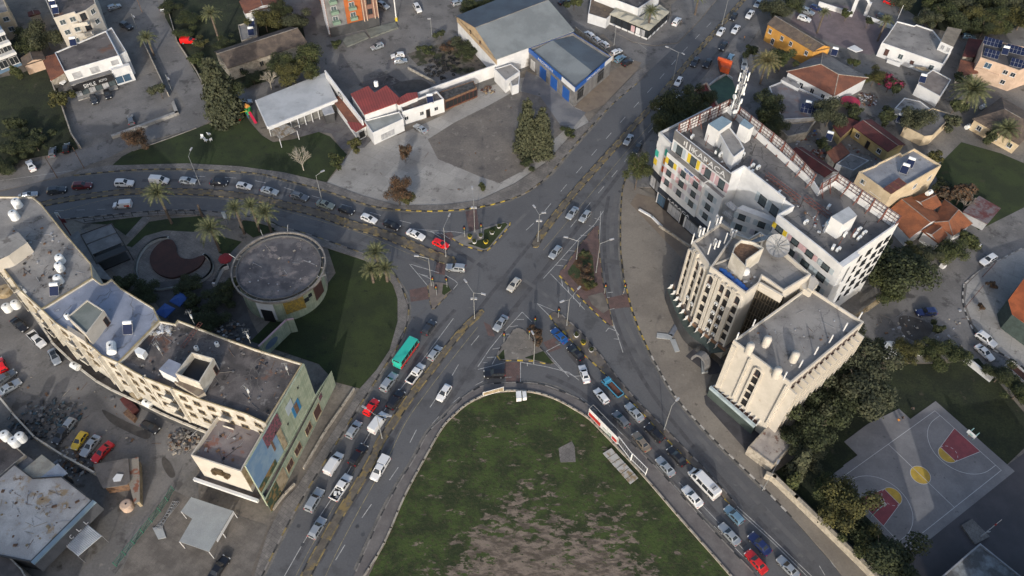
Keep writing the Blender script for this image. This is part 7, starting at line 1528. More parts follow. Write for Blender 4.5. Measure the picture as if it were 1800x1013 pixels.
# crate-like grille by the footpath
t=thing('timber_fence_panel','low slatted timber panel in a white frame at the kerb above the field','fence panel',tuple(W(867,682))); a,b_=V(849,690,1.6),V(885,681,1.6); q=MB(white)
for z in (.2,1.5): q.tube((a.x,a.y,z),(b_.x,b_.y,z+.2),.07,n=4)
for p in (a,b_): q.tube((p.x,p.y,0),(p.x,p.y,1.6),.08,n=4)
q.build('frame',t)
for i in range(10): p=a.lerp(b_,(i+.5)/10); q=MB(tan); q.box((p.x,p.y,.9),(.38,.05,1.1),ang(a,b_)); q.build('slat',t)
# ================================================================== roof and yard equipment
def heater(px,z,rz,label,tanks=1,panel_=True,group='solar water heaters'):
    p=V(px[0],px[1],z+1); t=thing('solar_water_heater',label,'water heater',(p.x,p.y,z),rz,group)
    for i in range(tanks):
        q=MB(plasticw,lgrey); q.tube((-.8,i*.1,1.5+i*.8),(.8,i*.1,1.5+i*.8),.42,n=14); q.tube((-.83,i*.1,1.5+i*.8),(.83,i*.1,1.5+i*.8),.3,n=12,m=1); put(q.mesh('tank'),'tank',t)
    if panel_: q=MB(solar,lgrey); q.box((0,-1.1,.85),(1.7,1.9,.07),0,0,rx=.65); q.box((0,-1.1,.81),(1.8,2.0,.06),0,1,rx=.65); put(q.mesh('collector'),'collector',t)
    q=MB(chrome)
    for x in (-.6,.6): q.tube((x,.2,0),(x,0,1.2),.04,n=4); q.tube((x,-1.9,0),(x,-1.9,.3),.04,n=4); q.tube((x,-1.9,.25),(x,0,1.3),.03,n=4)
    put(q.mesh('frame'),'frame',t); return t
def tank(px,z,r,h,label,rib=False,m=None,lie=False,rz=0):
    p=V(px[0],px[1],z+h/2); t=thing('water_tank',label,'water tank',(p.x,p.y,z),rz,'plastic water tanks'); q=MB(m or plasticw,black)
    if lie:
        for i in range(4): q.tube((-h/2+i*h/4,0,r),(-h/2+(i+.9)*h/4,0,r),r,n=14); 
        q.tube((-h/2-.1,0,r),(h/2,0,r),r*.92,n=14); q.tube((-.1,0,2*r-.05),(-.1,0,2*r+.06),.2,n=8,m=1)
    else:
        pr=[(r,0),(r,h*.85),(r*.8,h*.95),(.25,h),(0,h)]
        if rib: pr=[(r,0)]+[(r*(1 if i%2 else .93),h*.1*i) for i in range(1,9)]+[(r*.8,h*.93),(.25,h),(0,h)]
        q.lathe((0,0,0),pr,16,0); q.tube((.1,0,h-.04),(.1,0,h+.06),.18,n=8,m=1)
    put(q.mesh('tank',smooth_=False),'drum',t); return t
# curved building roofs
for px,lb in (((105,455),'ribbed white tank, northernmost of the row of three'),((104,469),'ribbed white tank, middle of the row of three'),((102,491),'ribbed white tank, southernmost of the row of three')): tank(px,15.6,.85,1.9,lb,rib=True)
for px,lb in (((29,357),'ribbed tank at the far north-west roof corner, upper one'),((24,378),'ribbed tank at the far north-west roof corner, lower one')): tank(px,15.6,.95,2.0,lb,rib=True)
heater((97,503),15.6,.1,'dark collector and frame just below the row of three ribbed tanks')
heater((226,570),15.6,.1,'solar heater with a drum and collector in the middle of the pale blue roof')
tank((195,611),15.6,.85,2.2,'white capsule tank lying near the west edge of the pale blue roof',lie=True,rz=-1.2); tank((118,556),15.6,.5,1.2,'small white tank tucked beside the stair house on the blue roof')
slabthing('roof_tank','pale box-shaped tank on the dark roof near the blue roof edge','tank',[(236,616),(243,610),(256,616),(250,625),(238,621)],15.4,16.8,plasticw)
for px,lb in (((345,612),'white drum north of the stair house on the dark roof'),((381,605),'small white aerial amplifier box in the middle of the dark roof')): tank(px,15.4,.4,1.0,lb)
def aerial(px,z,h,label,parent=None):
    p=V(px[0],px[1],z); t=thing('roof_aerial',label,'aerial',(p.x,p.y,z),random.random()*3,'roof aerials'); q=MB(pole); q.tube((0,0,0),(0,0,h),.05,n=5)
    for k in range(4): q.tube((-.6,-.4+k*.3,h-.2),(.6,-.4+k*.3,h-.2),.025,n=3)
    q.tube((0,-.5,h-.2),(0,.6,h-.2),.03,n=3); put(q.mesh('mast'),'mast',t); q=MB(plasticw); q.box((.15,0,h*.55),(.3,.25,1.0)); put(q.mesh('box'),'equipment_box',t)
for px,lb in (((440,700),'aerial with white boxes at the south end of the dark roof'),((508,660),'aerial with white boxes at the north-east corner of the dark roof'),((441,604),'thin aerial on the inner edge rail of the dark roof'),((342,570),'thin aerial by the old steel ladder'),((286,625),'bent aerial pole leaning by the white roof box'),((52,525),'thin aerial on the west edge of the grey north roof')): aerial(px,15.5,4,lb)
q=MB(redst); a,b_=V(320,612,15.6),V(355,572,15.6); d=(b_-a).normalized(); n=Vector((-d.y,d.x))*.35
for s in (-1,1): q.tube((a.x+n.x*s,a.y+n.y*s,15.7),(b_.x+n.x*s,b_.y+n.y*s,16.4),.05,n=4)
for i in range(14): p=a.lerp(b_,i/13); z=15.7+.7*i/13; q.tube((p.x+n.x,p.y+n.y,z),(p.x-n.x,p.y-n.y,z),.04,n=3)
q.build('roof_ladder',loc=(a.x,a.y,15.6),label='rusty red lattice ladder lying across the dark roof',cat='ladder')
# other roofs
for px,z,rz,lb in (((97,14),11.2,.3,'solar heater on the cream apartment house roof, nearer the front edge'),((92,3),11.2,.3,'solar heater on the cream apartment house roof, at the top edge'),((128,70),7.7,.3,'solar heater with two drums on the showroom roof'),((441,52),3.4,.2,'upright solar heater on the concrete annex'),((442,38),3.4,.2,'second solar heater on the concrete annex, nearer the top'),
  ((755,170),4,.2,'steel-grey solar heater on the long white building'),((1602,282),8.7,-.5,'left solar heater on the beige apartment roof'),((1592,293),8.7,-.5,'right solar heater on the beige apartment roof'),((1468,88),4,-.4,'solar heater between the orange house and the hipped roof'),((1623,135),3.6,-.4,'solar heater with white tank at the front of the garden house'),((1584,205),3,-.4,'white solar heater beside the olive tree'),((1459,236),3,-.4,'pair of white drums in the courtyard west of the maroon roof'),((1421,182),3.4,-.4,'solar heater with white drum on the cracked roof terrace'),((1768,86),6.8,-.4,'white tank on the peach house roof')): heater(px,z,rz,lb)
solar_panel(V(1420,194,3.5),3.2,-.3,4,2.6,'dark blue solar panels on the cracked roof terrace','terrace solar panels')
for px,z,lb in (((1728,187),0,'white drum in the garden behind the tiled villa'),((1702,222),0,'white drum by the corner of the tiled villa'),((1634,338),4.2,'white drum on the ledge behind the beige apartments'),((661,147),6,'white round vent cowl on the red felt roof'),((1430,350),20.5,'')): 
    if lb: tank(px,z,.6,1.5,lb,lie=lb.startswith('white drum'),rz=.6)
tank((1566,616),0,1.9,2.2,'large round white tank with a dark hatch beside the pines'); tank((1616,617),0,.8,2.6,'small white oblong tank among the bushes',lie=True)
for i,(px,lb) in enumerate((((9,766),'white cube tank, left of three at the west edge'),((25,777),'white cube tank, lowest of three at the west edge'),((36,769),'white cube tank, right of three at the west edge'))): tank(px,3.9,.9,1.9,lb)
tank((223,889),0,1.1,1.6,'pale pink round tank beside the kiosk shack',m=pinkw)
tank((27,535),3.2,.9,1.8,'ribbed white tank on the west terrace, nearest the blue roof',rib=True); tank((12,541),3.2,.9,1.8,'white tank on the west terrace left of the ribbed one'); tank((7,512),3.2,1.6,1.4,'pale ribbed dome on the west terrace',m=tan)
for px,lb in (((132,643),'white ribbed box tank on the terrace ledge'),((259,709),'white capsule on the terrace ledge near the sign building')): tank(px,3.2,.7,1.8,lb,lie=True,rz=-.5)
slabthing('roof_crate','pale open box of rubble on the terrace ledge','crate',[(227,692),(238,686),(250,695),(240,703)],3.2,4.4,tan)
slabthing('small_hut','tiny hut with a maroon roof at the foot of the curved building','hut',[(210,702),(219,697),(238,712),(229,722)],0,2.4,maroon)
slabthing('sandwich_board','brown board lean-to below the maroon hut roof','board',[(216,726),(224,719),(239,732),(234,740)],0,1.0,woodb)
# air conditioning units on the white building roof
ACL=['nearest the KARACA logo','left of the pair below the left stair room','right of the pair below the left stair room','beside the dishes right of the left stair room','upper left of the four near the white screen wall','right end of the four near the white screen wall','left end of the four near the white screen wall','lowest of the four near the white screen wall','near the end of the first red truss','above the right stair room','alone in the left part of the right wing','upper left of the group right of the right stair room','upper right of the group right of the right stair room','lower left of the group right of the right stair room','lower right of the group right of the right stair room','left of the pair near the front parapet','right of the pair near the front parapet','directly beside the right stair room wall']
for i,(x,y) in enumerate(((1217,240),(1260,266),(1267,271),(1306,271),(1323,291),(1333,294),(1316,297),(1322,302),(1369,339),(1457,363),(1417,390),(1511,403),(1520,409),(1504,412),(1511,418),(1465,434),(1474,438),(1486,412))):
    p=V(x,y,21.2); t=thing('air_conditioner','white rooftop air conditioner, '+ACL[i],'air conditioner',(p.x,p.y,20.4),random.random()*.4+.6,'roof air conditioners'); q=MB(plasticw,dgrey); q.box((0,0,.75),(1.0,.5,.8)); put(q.mesh('casing'),'casing',t); q=MB(dgrey); q.tube((-.15,-.26,.75),(-.15,-.29,.75),.28,n=10); put(q.mesh('fan'),'fan_grille',t); q=MB(chrome); q.box((0,0,.17),(.9,.4,.34)); put(q.mesh('s'),'stand',t)
def acs(t_,a,b_,us,z): 
    for u in us:
        r=ang(a,b_); p=a.lerp(b_,u)+Vector((math.sin(r),-math.cos(r)))*.35; base=BASE[t_]; q=MB(plasticw,dgrey); q.box((0,0,0),(.8,.4,.6)); q.tube((0,-.2,0),(0,-.23,0),.22,n=8,m=1); put(q.mesh('air_conditioner'),'air_conditioner',t_,(p.x-base.x,p.y-base.y,z-base.z),(0,0,r))
for z in (14.3,11.4,8.5,5.6): acs(HT,h0,h1,[.44,.62],z)
acs(HT,h0,h1,[.12],17.4); acs(HT,w0_,w1_,[.52,.78],7.6)
# aerial mast
c=V(1288,205,20.5); t=thing('aerial_mast','tall white lattice aerial mast with round drum antennas on the white office building','aerial mast',(c.x,c.y,20.4)); q=MB(lgrey)
for k in range(3):
    a=k*2.1; q.tube((c.x+.5*math.cos(a),c.y+.5*math.sin(a),20.4),(c.x+.3*math.cos(a),c.y+.3*math.sin(a),34),.07,n=4)
for i in range(16):
    z=20.6+i*.85
    for k in range(3):
        a,b2=k*2.1,(k+1)*2.1; R=.5-.2*i/16; q.tube((c.x+R*math.cos(a),c.y+R*math.sin(a),z),(c.x+R*math.cos(b2),c.y+R*math.sin(b2),z+.8),.035,n=3)
q.build('lattice',t)
for z in (24,28.5,31.5):
    for k in range(4):
        a=k*PI/2+z; q=MB(plasticw); q.box((c.x+1.0*math.cos(a),c.y+1.0*math.sin(a),z),(.3,.2,2.2),a); q.tube((c.x,c.y,z),(c.x+1.0*math.cos(a),c.y+1.0*math.sin(a),z),.04,n=4); q.build('panel_antenna',t)
for z,a,rr in ((26.3,3.4,.6),(25.2,5.9,.6),(23,2.6,.45),(22.6,4.6,.55),(27,0,.4)): q=MB(plasticw); e=Vector((math.cos(a),math.sin(a),0)); q.tube((c.x+e.x*.8,c.y+e.y*.8,z),(c.x+e.x*1.15,c.y+e.y*1.15,z),rr,n=14); q.build('drum_antenna',t)
# umbrellas, playground, chairs
def umbrella(px,r,m,label,n=8,z=2.5,square=False):
    p=V(px[0],px[1],z); t=thing('parasol',label,'parasol',(p.x,p.y,0),.3); q=MB(m); k=4 if square else n
    for i in range(k):
        a,b2=2*PI*i/k,2*PI*(i+1)/k; q.face([(0,0,z+.5),(r*math.cos(a),r*math.sin(a),z),(r*math.cos(b2),r*math.sin(b2),z)]); q.face([(r*math.cos(a),r*math.sin(a),z),(r*math.cos(a),r*math.sin(a),z-.25),(r*math.cos(b2),r*math.sin(b2),z-.25),(r*math.cos(b2),r*math.sin(b2),z)])
    put(q.mesh('canopy'),'canopy',t); q=MB(pole); q.tube((0,0,0),(0,0,z+.5),.04,n=6); put(q.mesh('pole'),'pole',t)
bu=plain('parasol_blue',(.02,.07,.26),.7)
umbrella((290,546),2.1,bu,'large blue square parasol, left of the pair in the shaded terrace',square=True); umbrella((315,526),2.1,bu,'large blue square parasol, right of the pair in the shaded terrace',square=True)
umbrella((1495,179),2.7,plain('parasol_crimson',(.45,.03,.07),.7),'big crimson parasol with pale scalloped edge between the houses',n=12); umbrella((1403,448),0.01,red,'') if False else None
umbrella((396,454),1.6,plain('parasol_dark_red',(.22,.015,.02),.7),'dark red parasol next to the round building rim'); umbrella((1508,83),1.5,white,'folded white sail awning on the yard') if False else None
slabthing('sail_awning','pale grey-white pointed awning at the edge of the rose-paved yard','awning',[(1490,84),(1502,79),(1517,88),(1505,91)],2,2.3,white)
t=thing('climbing_frame','play frame with a red slide, green tower, orange roof, yellow bar and blue posts','play frame',tuple(W(432,205)))
q=MB(plain('slide_red',(.50,.02,.06),.4)); a=W(438,197,1.8); b_=W(450,217,.2); d=(b_-a); q.box((a+b_)/2,(d.length,.7,.12),math.atan2(d.y,d.x),0,ry=math.atan2(-d.z,math.hypot(d.x,d.y))); q.build('slide',t)
q=MB(plain('play_green',(.05,.35,.08),.5)); c=W(438,200,0); q.box((c.x,c.y,1.0),(1.4,1.4,1.9)); q.build('tower',t); q=MB(orange); c=W(436,197,0); q.lathe((c.x,c.y,1.9),[(1.1,0),(0,1.0)],6); q.build('tower_roof',t)
q=MB(yellow); q.tube(W(413,201,2.4),W(434,195,2.4),.07,n=6); q.build('top_bar',t); q=MB(plain('play_blue',(.03,.15,.40),.5)); q.tube(W(411,197,2.4),W(417,218,0),.07,n=6); q.tube(W(411,197,2.4),W(409,210,0),.07,n=6); q.tube(W(433,196,2.4),W(437,208,0),.07,n=6); q.build('posts',t)
q=MB(red); q.box(W(421,210,.5),(.7,.6,.4)); q.build('swing_seat',t)
for i,(x,y,lb) in enumerate(((356,244,'white plastic chair, left of the lawn group'),(363,249,'white plastic chair, lower middle of the lawn group'),(368,238,'white plastic chair, topmost of the lawn group'),(371,248,'white plastic chair, right of the lawn group'))):
    p=W(x,y); t=thing('garden_chair',lb,'chair',(p.x,p.y,.05),i*1.3,'white chairs on the park lawn'); q=MB(plasticw); q.box((0,0,.45),(.7,.7,.08)); put(q.mesh('seat'),'seat',t); q=MB(plasticw); q.box((0,.33,.8),(.7,.07,.7),0,0,rx=-.2); put(q.mesh('back'),'backrest',t)
    lg=MB(plasticw); lg.tube((0,0,0),(0,0,.45),.05,n=4); lg=lg.mesh('leg')
    for u in (-.28,.28):
        for v in (-.28,.28): put(lg,'leg',t,(u,v,0))
# flag pole, signs, poles
t=thing('flag_pole','white flag pole with a red band and a small limp flag on the playground','flag pole',tuple(W(1722,945))); c=W(1722,945); q=MB(white); q.tube(c,c+Vector((0,0,8)),.09,.05,n=6); q.build('pole',t); q=MB(red); q.tube(c+Vector((0,0,5.6)),c+Vector((0,0,6.2)),.12,n=6); q.build('red_band',t); q=MB(white); q.box(c+Vector((.3,0,2.6)),(.6,.05,.4)); q.build('flag',t)
t=thing('totem_sign','leaning dark red totem sign with a white board at the pavement corner','sign',tuple(W(126,416))); c=W(126,416); e=W(101,378,6.2); q=MB(plain('totem_red',(.12,.015,.02),.5)); q.tube(c,e,.12,n=5); q.build('pole',t); q=MB(white,plain('totem_red',(.12,.015,.02),.5)); q.box(e,(.8,.15,1.6),0,0); q.box(e-Vector((-.8,.3,1.6)),(.9,.15,1.2),0,1); q.build('board',t)
t=thing('sign_board','blue and white sign board on a white post by the date palms','sign',tuple(W(401,396))); c=W(401,396); q=MB(pole); q.tube(c,c+Vector((0,0,4)),.07,n=5); q.build('post',t); q=MB(lblue); q.box(c+Vector((0,0,3.4)),(.9,.1,2.2)); q.build('board',t)
for px,h_,lb in (((101,313),7,'wooden telegraph pole at the mouth of the west street'),((148,296),7,'wooden telegraph pole beside the lawn corner'),((250,22),6,'thin telegraph pole behind the covered car'),((1692,52),6,'pole leaning beside the white villa roof room'),((1606,45),5,'white post on the back parapet of the villa'),((1577,35),5,'white post at the north corner of the villa')):
    c=W(*px); q=MB(woodb if 'telegraph' in lb else white); q.tube(c,c+Vector((0,0,h_)),.1,.07,n=6); q.build('utility_pole',loc=tuple(c),label=lb,cat='pole')
t=thing('street_poles','rusty barrier rail leaning at the curved kerb of the east street','barrier',tuple(W(1735,478))); q=MB(redst); q.tube(W(1727,487,.2),W(1750,462,1.4),.08,n=5); q.tube(W(1696,541,.3),W(1729,502,.6),.06,n=5); q.build('rail',t)
# fence along the lane, railings along the park
def fence(px,h_,label,m=greenp,step=2.2,nm='fence',rails=(.3,1.0,1.7)):
    P=resample(PL(smooth(px,3)),step); t=thing(nm,label,'fence',(P[0].x,P[0].y,0)); q=MB(m)
    for a,b2 in zip(P,P[1:]):
        for z in rails: q.tube((a.x,a.y,z),(b2.x,b2.y,z),.055,n=4)
    q.build('rails',t); pm=MB(m); pm.tube((0,0,0),(0,0,h_),.09,n=4); pm=pm.mesh('post')
    for a in P: put(pm,'post',t,(a.x-P[0].x,a.y-P[0].y,0))
fence([(306,862),(290,890),(262,925),(230,965),(190,1015)],1.9,'green wire fence along the lane beside the paved lot')
fence([(150,391),(200,384),(250,380)],1.1,'dark railing with finials between the pavement and the park garden',m=black,rails=(.3,.9)); fence([(262,378),(300,376),(350,378),(372,381)],1.1,'dark railing with finials right of the garden path',m=black,rails=(.3,.9))
fence([(1720,700),(1735,690),(1800,640)],1.5,'grey railing by the old truck',m=chrome) if False else None
t=thing('scaffold_racks','rusty pale metal racks piled behind the white office building','racks',tuple(W(1525,545))); 
for i in range(4):
    q=MB(tan); a=W(1500+i*8,560-i*4,.8); q.tube(a,a+Vector((6,4.5,0)),.08,n=4); q.tube(a+Vector((0,0,1)),a+Vector((6,4.5,1)),.08,n=4)
    for k in range(5): p=a+Vector((6,4.5,0))*(k/4); q.tube(p,p+Vector((0,0,1)),.06,n=4)
    q.build('rack',t)
t=thing('lying_ladder','stack of thin ladders and pipes lying on the paved lot by the carport','ladders',tuple(W(290,915)))
for i in range(3):
    q=MB(chrome,pinkw); a=W(274+i*3,930,.2+i*.1); b_=W(314-i*4,882,.2+i*.1); d=(b_-a).normalized(); n=Vector((-d.y,d.x,0))*.3
    for s in (-1,1): q.tube(a+n*s,b_+n*s,.05,n=4)
    for k in range(10): p=a.lerp(b_,k/9); q.tube(p-n,p+n,.03,n=3)
    q.build('ladder',t)
flat('sheet_heap',[(268,928),(285,925),(292,945),(278,948)],.2,pg,z0=.0,kind='stuff')
# heaps
def heap(px,r,h_,mats,n,label,name,cat,el=(1,1)):
    c=W(*px); q=MB(*mats)
    for i in range(n):
        a=random.random()*6.28; rr=random.random()**.6*r; x=rr*math.cos(a)*el[0]; y=rr*math.sin(a)*el[1]; z=h_*max(.05,(1-rr/r))*random.random()+.1; s=random.uniform(.15,.55)
        q.box((c.x+x,c.y+y,z),(s*random.uniform(.8,2),s,s*.4),random.random()*3,random.randrange(len(mats)),rx=random.uniform(-.5,.5))
    return q.build(name,loc=tuple(c),label=label,cat=cat,kind='stuff')
heap((83,735),5,1.6,(tarm,dgrey,mgrey,plain('tarp_blue',(.04,.07,.09),.6)),160,'heap of grey and blue tarpaulins and scrap in the west yard','scrap_heap','heap',(1.6,.9)); heap((78,748),4,1.0,(black,dgrey),80,'dark sheet heap below the tarpaulins','scrap_heap','heap',(1.4,.8))
heap((322,775),3.0,.9,(stone,mgrey,kgry,woodb),170,'pile of pale rubble beside the sign building','rubble_heap','heap'); heap((130,815),4,.8,(woodb,black,lgrey,rust),120,'scrap pile behind the yard wall','scrap_heap','heap')
heap((275,572),1.8,.6,(stone,tan,white),60,'broken stones on the roof edge by the blue roof','rubble_heap','heap') if False else None
heap((1790,608) if False else (1525,175),3,.8,(woodb,lgrey,maroon,stone),70,'clutter in the narrow garden under the crimson parasol','garden_clutter','clutter'); heap((1515,262) if False else (1440,275),2.5,.6,(lgrey,woodb,redst),50,'clutter in the courtyard behind the long dull red roof','garden_clutter','clutter')
heap((400,590),4,1.0,(dgrey,lgrey,woodb,kgry),120,'dim ruins and stair blocks between the round building and the dark roof','stair_ruins','ruins',(1.3,1.0)); heap((858,160),2,.5,(woodb,tan,brownw),40,'crates and bushes by the white shed','crate_heap','heap')
def scatter(px,z,n,mats,label,h_=None,mx=.5):
    P=ccw(PL(px,z)); xs=[p.x for p in P]; ys=[p.y for p in P]; q=MB(*mats); k=0
    from mathutils.geometry import intersect_point_tri_2d as ip
    T=tessellate_polygon([[Vector((p.x,p.y,0)) for p in P]])
    while k<n:
        p=Vector((random.uniform(min(xs),max(xs)),random.uniform(min(ys),max(ys))))
        if not any(ip(p,P[a],P[b],P[c]) for a,b,c in T): continue
        k+=1; s_=random.uniform(.08,mx)
        if random.random()<.25: a=random.random()*6.3; L_=random.uniform(.8,3); q.tube((p.x,p.y,z+.06),(p.x+L_*math.cos(a),p.y+L_*math.sin(a),z+.06),.035,n=3,m=random.randrange(len(mats)))
        else: q.box((p.x,p.y,z+s_*.2),(s_*random.uniform(.6,2),s_,s_*.4),random.random()*3,random.randrange(len(mats)))
    q.build('debris',loc=(P[0].x,P[0].y,z),label=label,cat='debris',kind='stuff')
scatter([(20,400),(75,380),(150,480),(75,535),(35,500)],15.6,70,(lgrey,woodb,black),'bits of pipe and scrap on the grey north roof')
scatter([(225,640),(290,570),(440,618),(520,645),(470,735),(350,690)],15.4,90,(mgrey,kgry,woodb,black),'old pipes, stones and scrap strewn over the dark roof',mx=.4)
scatter([(270,566),(300,570),(300,590),(262,590)],15.4,90,(stone,lgrey,white),'broken white stones at the corner of the dark roof',mx=.7)
scatter([(410,470),(450,425),(540,420),(560,470),(520,515),(440,515)],7.32,34,(lgrey,stone,woodb),'pale scraps lying on the round roof',mx=.35)
scatter([(350,735),(440,755),(415,815),(345,795)],10.3,30,(woodb,lgrey,black),'scrap on the bare terrace roof')
scatter([(0,860),(60,860),(100,850),(140,880),(60,960),(0,960)],4.06,60,(woodb,lgrey,tan),'boards and rags on the rusty white roof')
scatter([(10,690),(120,560),(340,760),(260,800),(130,740)],.03,60,(mgrey,stone,woodb),'litter on the ground of the west yard')
scatter([(1530,560),(1690,540),(1690,620),(1560,590)],.03,50,(stone,woodb,lgrey),'stones and litter on the east yard')
scatter([(600,300),(900,180),(980,200),(900,330),(700,355)],.06,30,(mgrey,woodb),'pebbles and litter on the vacant lot',mx=.3)
scatter([(1230,300),(1270,262),(1370,330),(1460,400),(1450,425),(1385,355),(1320,300)],20.42,50,(lgrey,white,redst,woodb),'pipes and scraps on the white building roof')
scatter([(1310,600),(1360,560),(1430,520),(1500,570),(1390,655)],18.82,25,(lgrey,woodb),'scraps on the hotel block roof',mx=.3)
scatter([(1260,470),(1300,470),(1360,500),(1315,508)],21.02,30,(lgrey,white,woodb),'rubbish on the hotel tower roof')
scatter([(1440,270),(1490,250),(1560,290),(1500,305)],.05,60,(stone,redst,lgrey,woodb),'junk in the courtyards of the old houses')
scatter([(1350,235),(1440,225),(1460,260),(1400,260)],.05,60,(stone,redst,lgrey,blue,woodb),'junk behind the terrace house')
# tyres in the scrub yard
ty=MB(rub); 
for i in range(12):
    for j in range(6):
        a,b2=2*PI*i/12,2*PI*(i+1)/12; c_,d_=2*PI*j/6,2*PI*(j+1)/6; f=lambda A,C:((.38+.14*math.cos(C))*math.cos(A),(.38+.14*math.cos(C))*math.sin(A),.14+.14*math.sin(C)); ty.face([f(a,c_),f(b2,c_),f(b2,d_),f(a,d_)])
tym=ty.mesh('tyre')
o=None
for i in range(70):
    x,y=(785+random.gauss(0,13),112+random.gauss(0,11)) if i<50 else (770+random.gauss(0,14),128+random.gauss(0,6)); c=W(x,y)
    o=bpy.data.objects.new('tyre',tym); COL.objects.link(o); o.location=(c.x,c.y,.02+random.choice([0,.28,.56])); o.rotation_euler=(random.uniform(-.3,.3),random.uniform(-.3,.3),0); tag(o,'old black tyre dumped in the scrubby yard behind the white wall','tyre','dumped tyres')
# people
def person(px,h_,shirt,trous,label,face=0,z0=.15,sit=False):
    c=W(*px); bm=bmesh.new(); k=h_/1.75
    pts=[(0,0,.92),(0,0,1.15),(0,0,1.40),(0,0,1.52),(0,0,1.64),(.11,0,.88),(.12,.06,.48),(.12,-.05,.08),(.12,.1,.03),(-.11,0,.88),(-.12,-.1,.48),(-.12,-.22,.09),(-.12,-.08,.03),(.20,0,1.40),(.27,.02,1.12),(.27,.12,.88),(-.20,0,1.40),(-.27,-.04,1.12),(-.27,.04,.88)]
    if sit: pts=[(x,y+ (.0),z-.45) if i in(0,1,2,3,4,13,14,15,16,17,18) else (x,y,z) for i,(x,y,z) in enumerate(pts)]; pts[5]=(.11,.05,.42); pts[6]=(.13,.45,.42); pts[7]=(.13,.48,.06); pts[8]=(.13,.6,.03); pts[9]=(-.11,.05,.42); pts[10]=(-.13,.45,.42); pts[11]=(-.13,.48,.06); pts[12]=(-.13,.6,.03)
    ed=[(0,1),(1,2),(2,3),(3,4),(0,5),(5,6),(6,7),(7,8),(0,9),(9,10),(10,11),(11,12),(2,13),(13,14),(14,15),(2,16),(16,17),(17,18)]; rad=[.15,.14,.16,.055,.10,.095,.06,.045,.04,.095,.06,.045,.04,.06,.045,.035,.06,.045,.035]
    me=bpy.data.meshes.new('body'); me.from_pydata([(a*k,b2*k,d*k) for a,b2,d in pts],ed,[]); o=bpy.data.objects.new('tmp',me); COL.objects.link(o); md=o.modifiers.new('s','SKIN'); sv=me.skin_vertices[0].data
    for i,r in enumerate(rad): sv[i].radius=(r*k,r*k)
    sv[0].use_root=True; o.modifiers.new('u','SUBSURF').levels=1; bpy.context.view_layer.update(); m2=bpy.data.meshes.new_from_object(o.evaluated_get(bpy.context.evaluated_depsgraph_get())); bpy.data.objects.remove(o)
    skin=plain('skin',(.40,.24,.17),.6); m2.materials.clear()
    for m in (shirt,trous,skin,black): m2.materials.append(m)
    o_=-.45 if sit else 0
    for f in m2.polygons:
        z=f.center.z/k; f.material_index=3 if z<.1 else (1 if (z<.92+o_ and abs(f.center.x)<.24*k) or (sit and f.center.y>.2*k) else (2 if z>1.46+o_ or (abs(f.center.x)>.22*k and z<1.15+o_) else 0))
    t=thing('person',label,'person',(c.x,c.y,z0),face); m2.name='body'; put(m2,'body',t); q=MB(black); q.lathe((0,-.015*k,(1.66+o_)*k),[(.115*k,0),(.11*k,.06),(.06*k,.11),(0,.12)],10); put(q.mesh('hair'),'hair',t)
person((1196,46),1.75,dgrey,black,'person in dark clothes standing beside the white off-roader'); person((1094,521),1.75,bglass,dgrey,'person in blue standing at the brick crossing by the plaza kerb',face=1.2,z0=.05)
person((1577,742),1.7,orange,dgrey,'person in an orange top sitting on the edge of the court',sit=True,z0=.1,face=-.8); person((1584,738),1.7,black,dgrey,'person in dark clothes sitting beside the one in orange',sit=True,z0=.1,face=-.8); person((1602,722),1.7,dgrey,black,'person in black sitting at the top edge of the court',sit=True,z0=.1,face=-.8)
person((1307,72),1.75,orange,dgrey,'person in orange walking down the shaded side road',face=1)
# ================================================================== vegetation
def crown_mesh(kind,big,seed,pal):
    R_=random.Random(seed); n=9500 if big else 1700; s=.036 if big else .085
    v=[];f=[];mi=[]
    if kind=='round':
        lobes=[(Vector((R_.gauss(0,.42),R_.gauss(0,.42),R_.uniform(-.25,.5))),R_.uniform(.28,.55)) for _ in range(16 if big else 9)]
    elif kind=='cone':
        lobes=[]
        for i in range(26):
            z=-1+2*i/25; rr=.42*(1-(z+1)/2)**.6+.08; a=i*2.4; lobes.append((Vector((rr*.6*math.cos(a),rr*.6*math.sin(a),z)),rr*.75))
    else: lobes=[(Vector((R_.uniform(-.75,.75),R_.uniform(-.75,.75),R_.uniform(-.25,.2))),R_.uniform(.25,.42)) for _ in range(10)]
    tot=sum(r**2 for _,r in lobes)
    for c,r in lobes:
        lt=R_.random()
        for _ in range(int(n*r*r/tot)):
            d=Vector((R_.gauss(0,1),R_.gauss(0,1),R_.gauss(0,1)+.2)).normalized(); p=c+d*r*(R_.random()**.35)*R_.uniform(.85,1.12)
            if kind=='cone': d2=Vector((d.x,d.y,-.4))
            u=d.cross(Vector((R_.uniform(-1,1),R_.uniform(-1,1),R_.uniform(-1,1)))).normalized(); nrm=(d*.9+Vector((R_.uniform(-.8,.8),R_.uniform(-.8,.8),R_.uniform(-.3,.9)))).normalized(); u=nrm.cross(u).normalized(); w_=nrm.cross(u); q=s*R_.uniform(.6,1.5); i=len(v)
            v+=[p-u*q-w_*q*.6,p+u*q*.9-w_*q*.5,p+u*q*.6+w_*q*.8,p-u*q*.5+w_*q*.6]; f.append((i,i+1,i+2,i+3)); mi.append(1 if R_.random()<(.2+.6*lt) else 0)
    me=bpy.data.meshes.new('crown'); me.from_pydata(v,[],f); 
    for m in pal: me.materials.append(m)
    me.polygons.foreach_set('material_index',mi if len(pal)>1 else [0]*len(mi)); me.update(); return me
CM={}
def get_crown(kind,big,pal,k):
    key=(kind,big,pal,k)
    if key not in CM: CM[key]=crown_mesh(kind,big,hash((kind,big,k))%9999 if False else k*37+(5 if big else 0)+len(kind),LV[pal])
    return CM[key]
TK=None
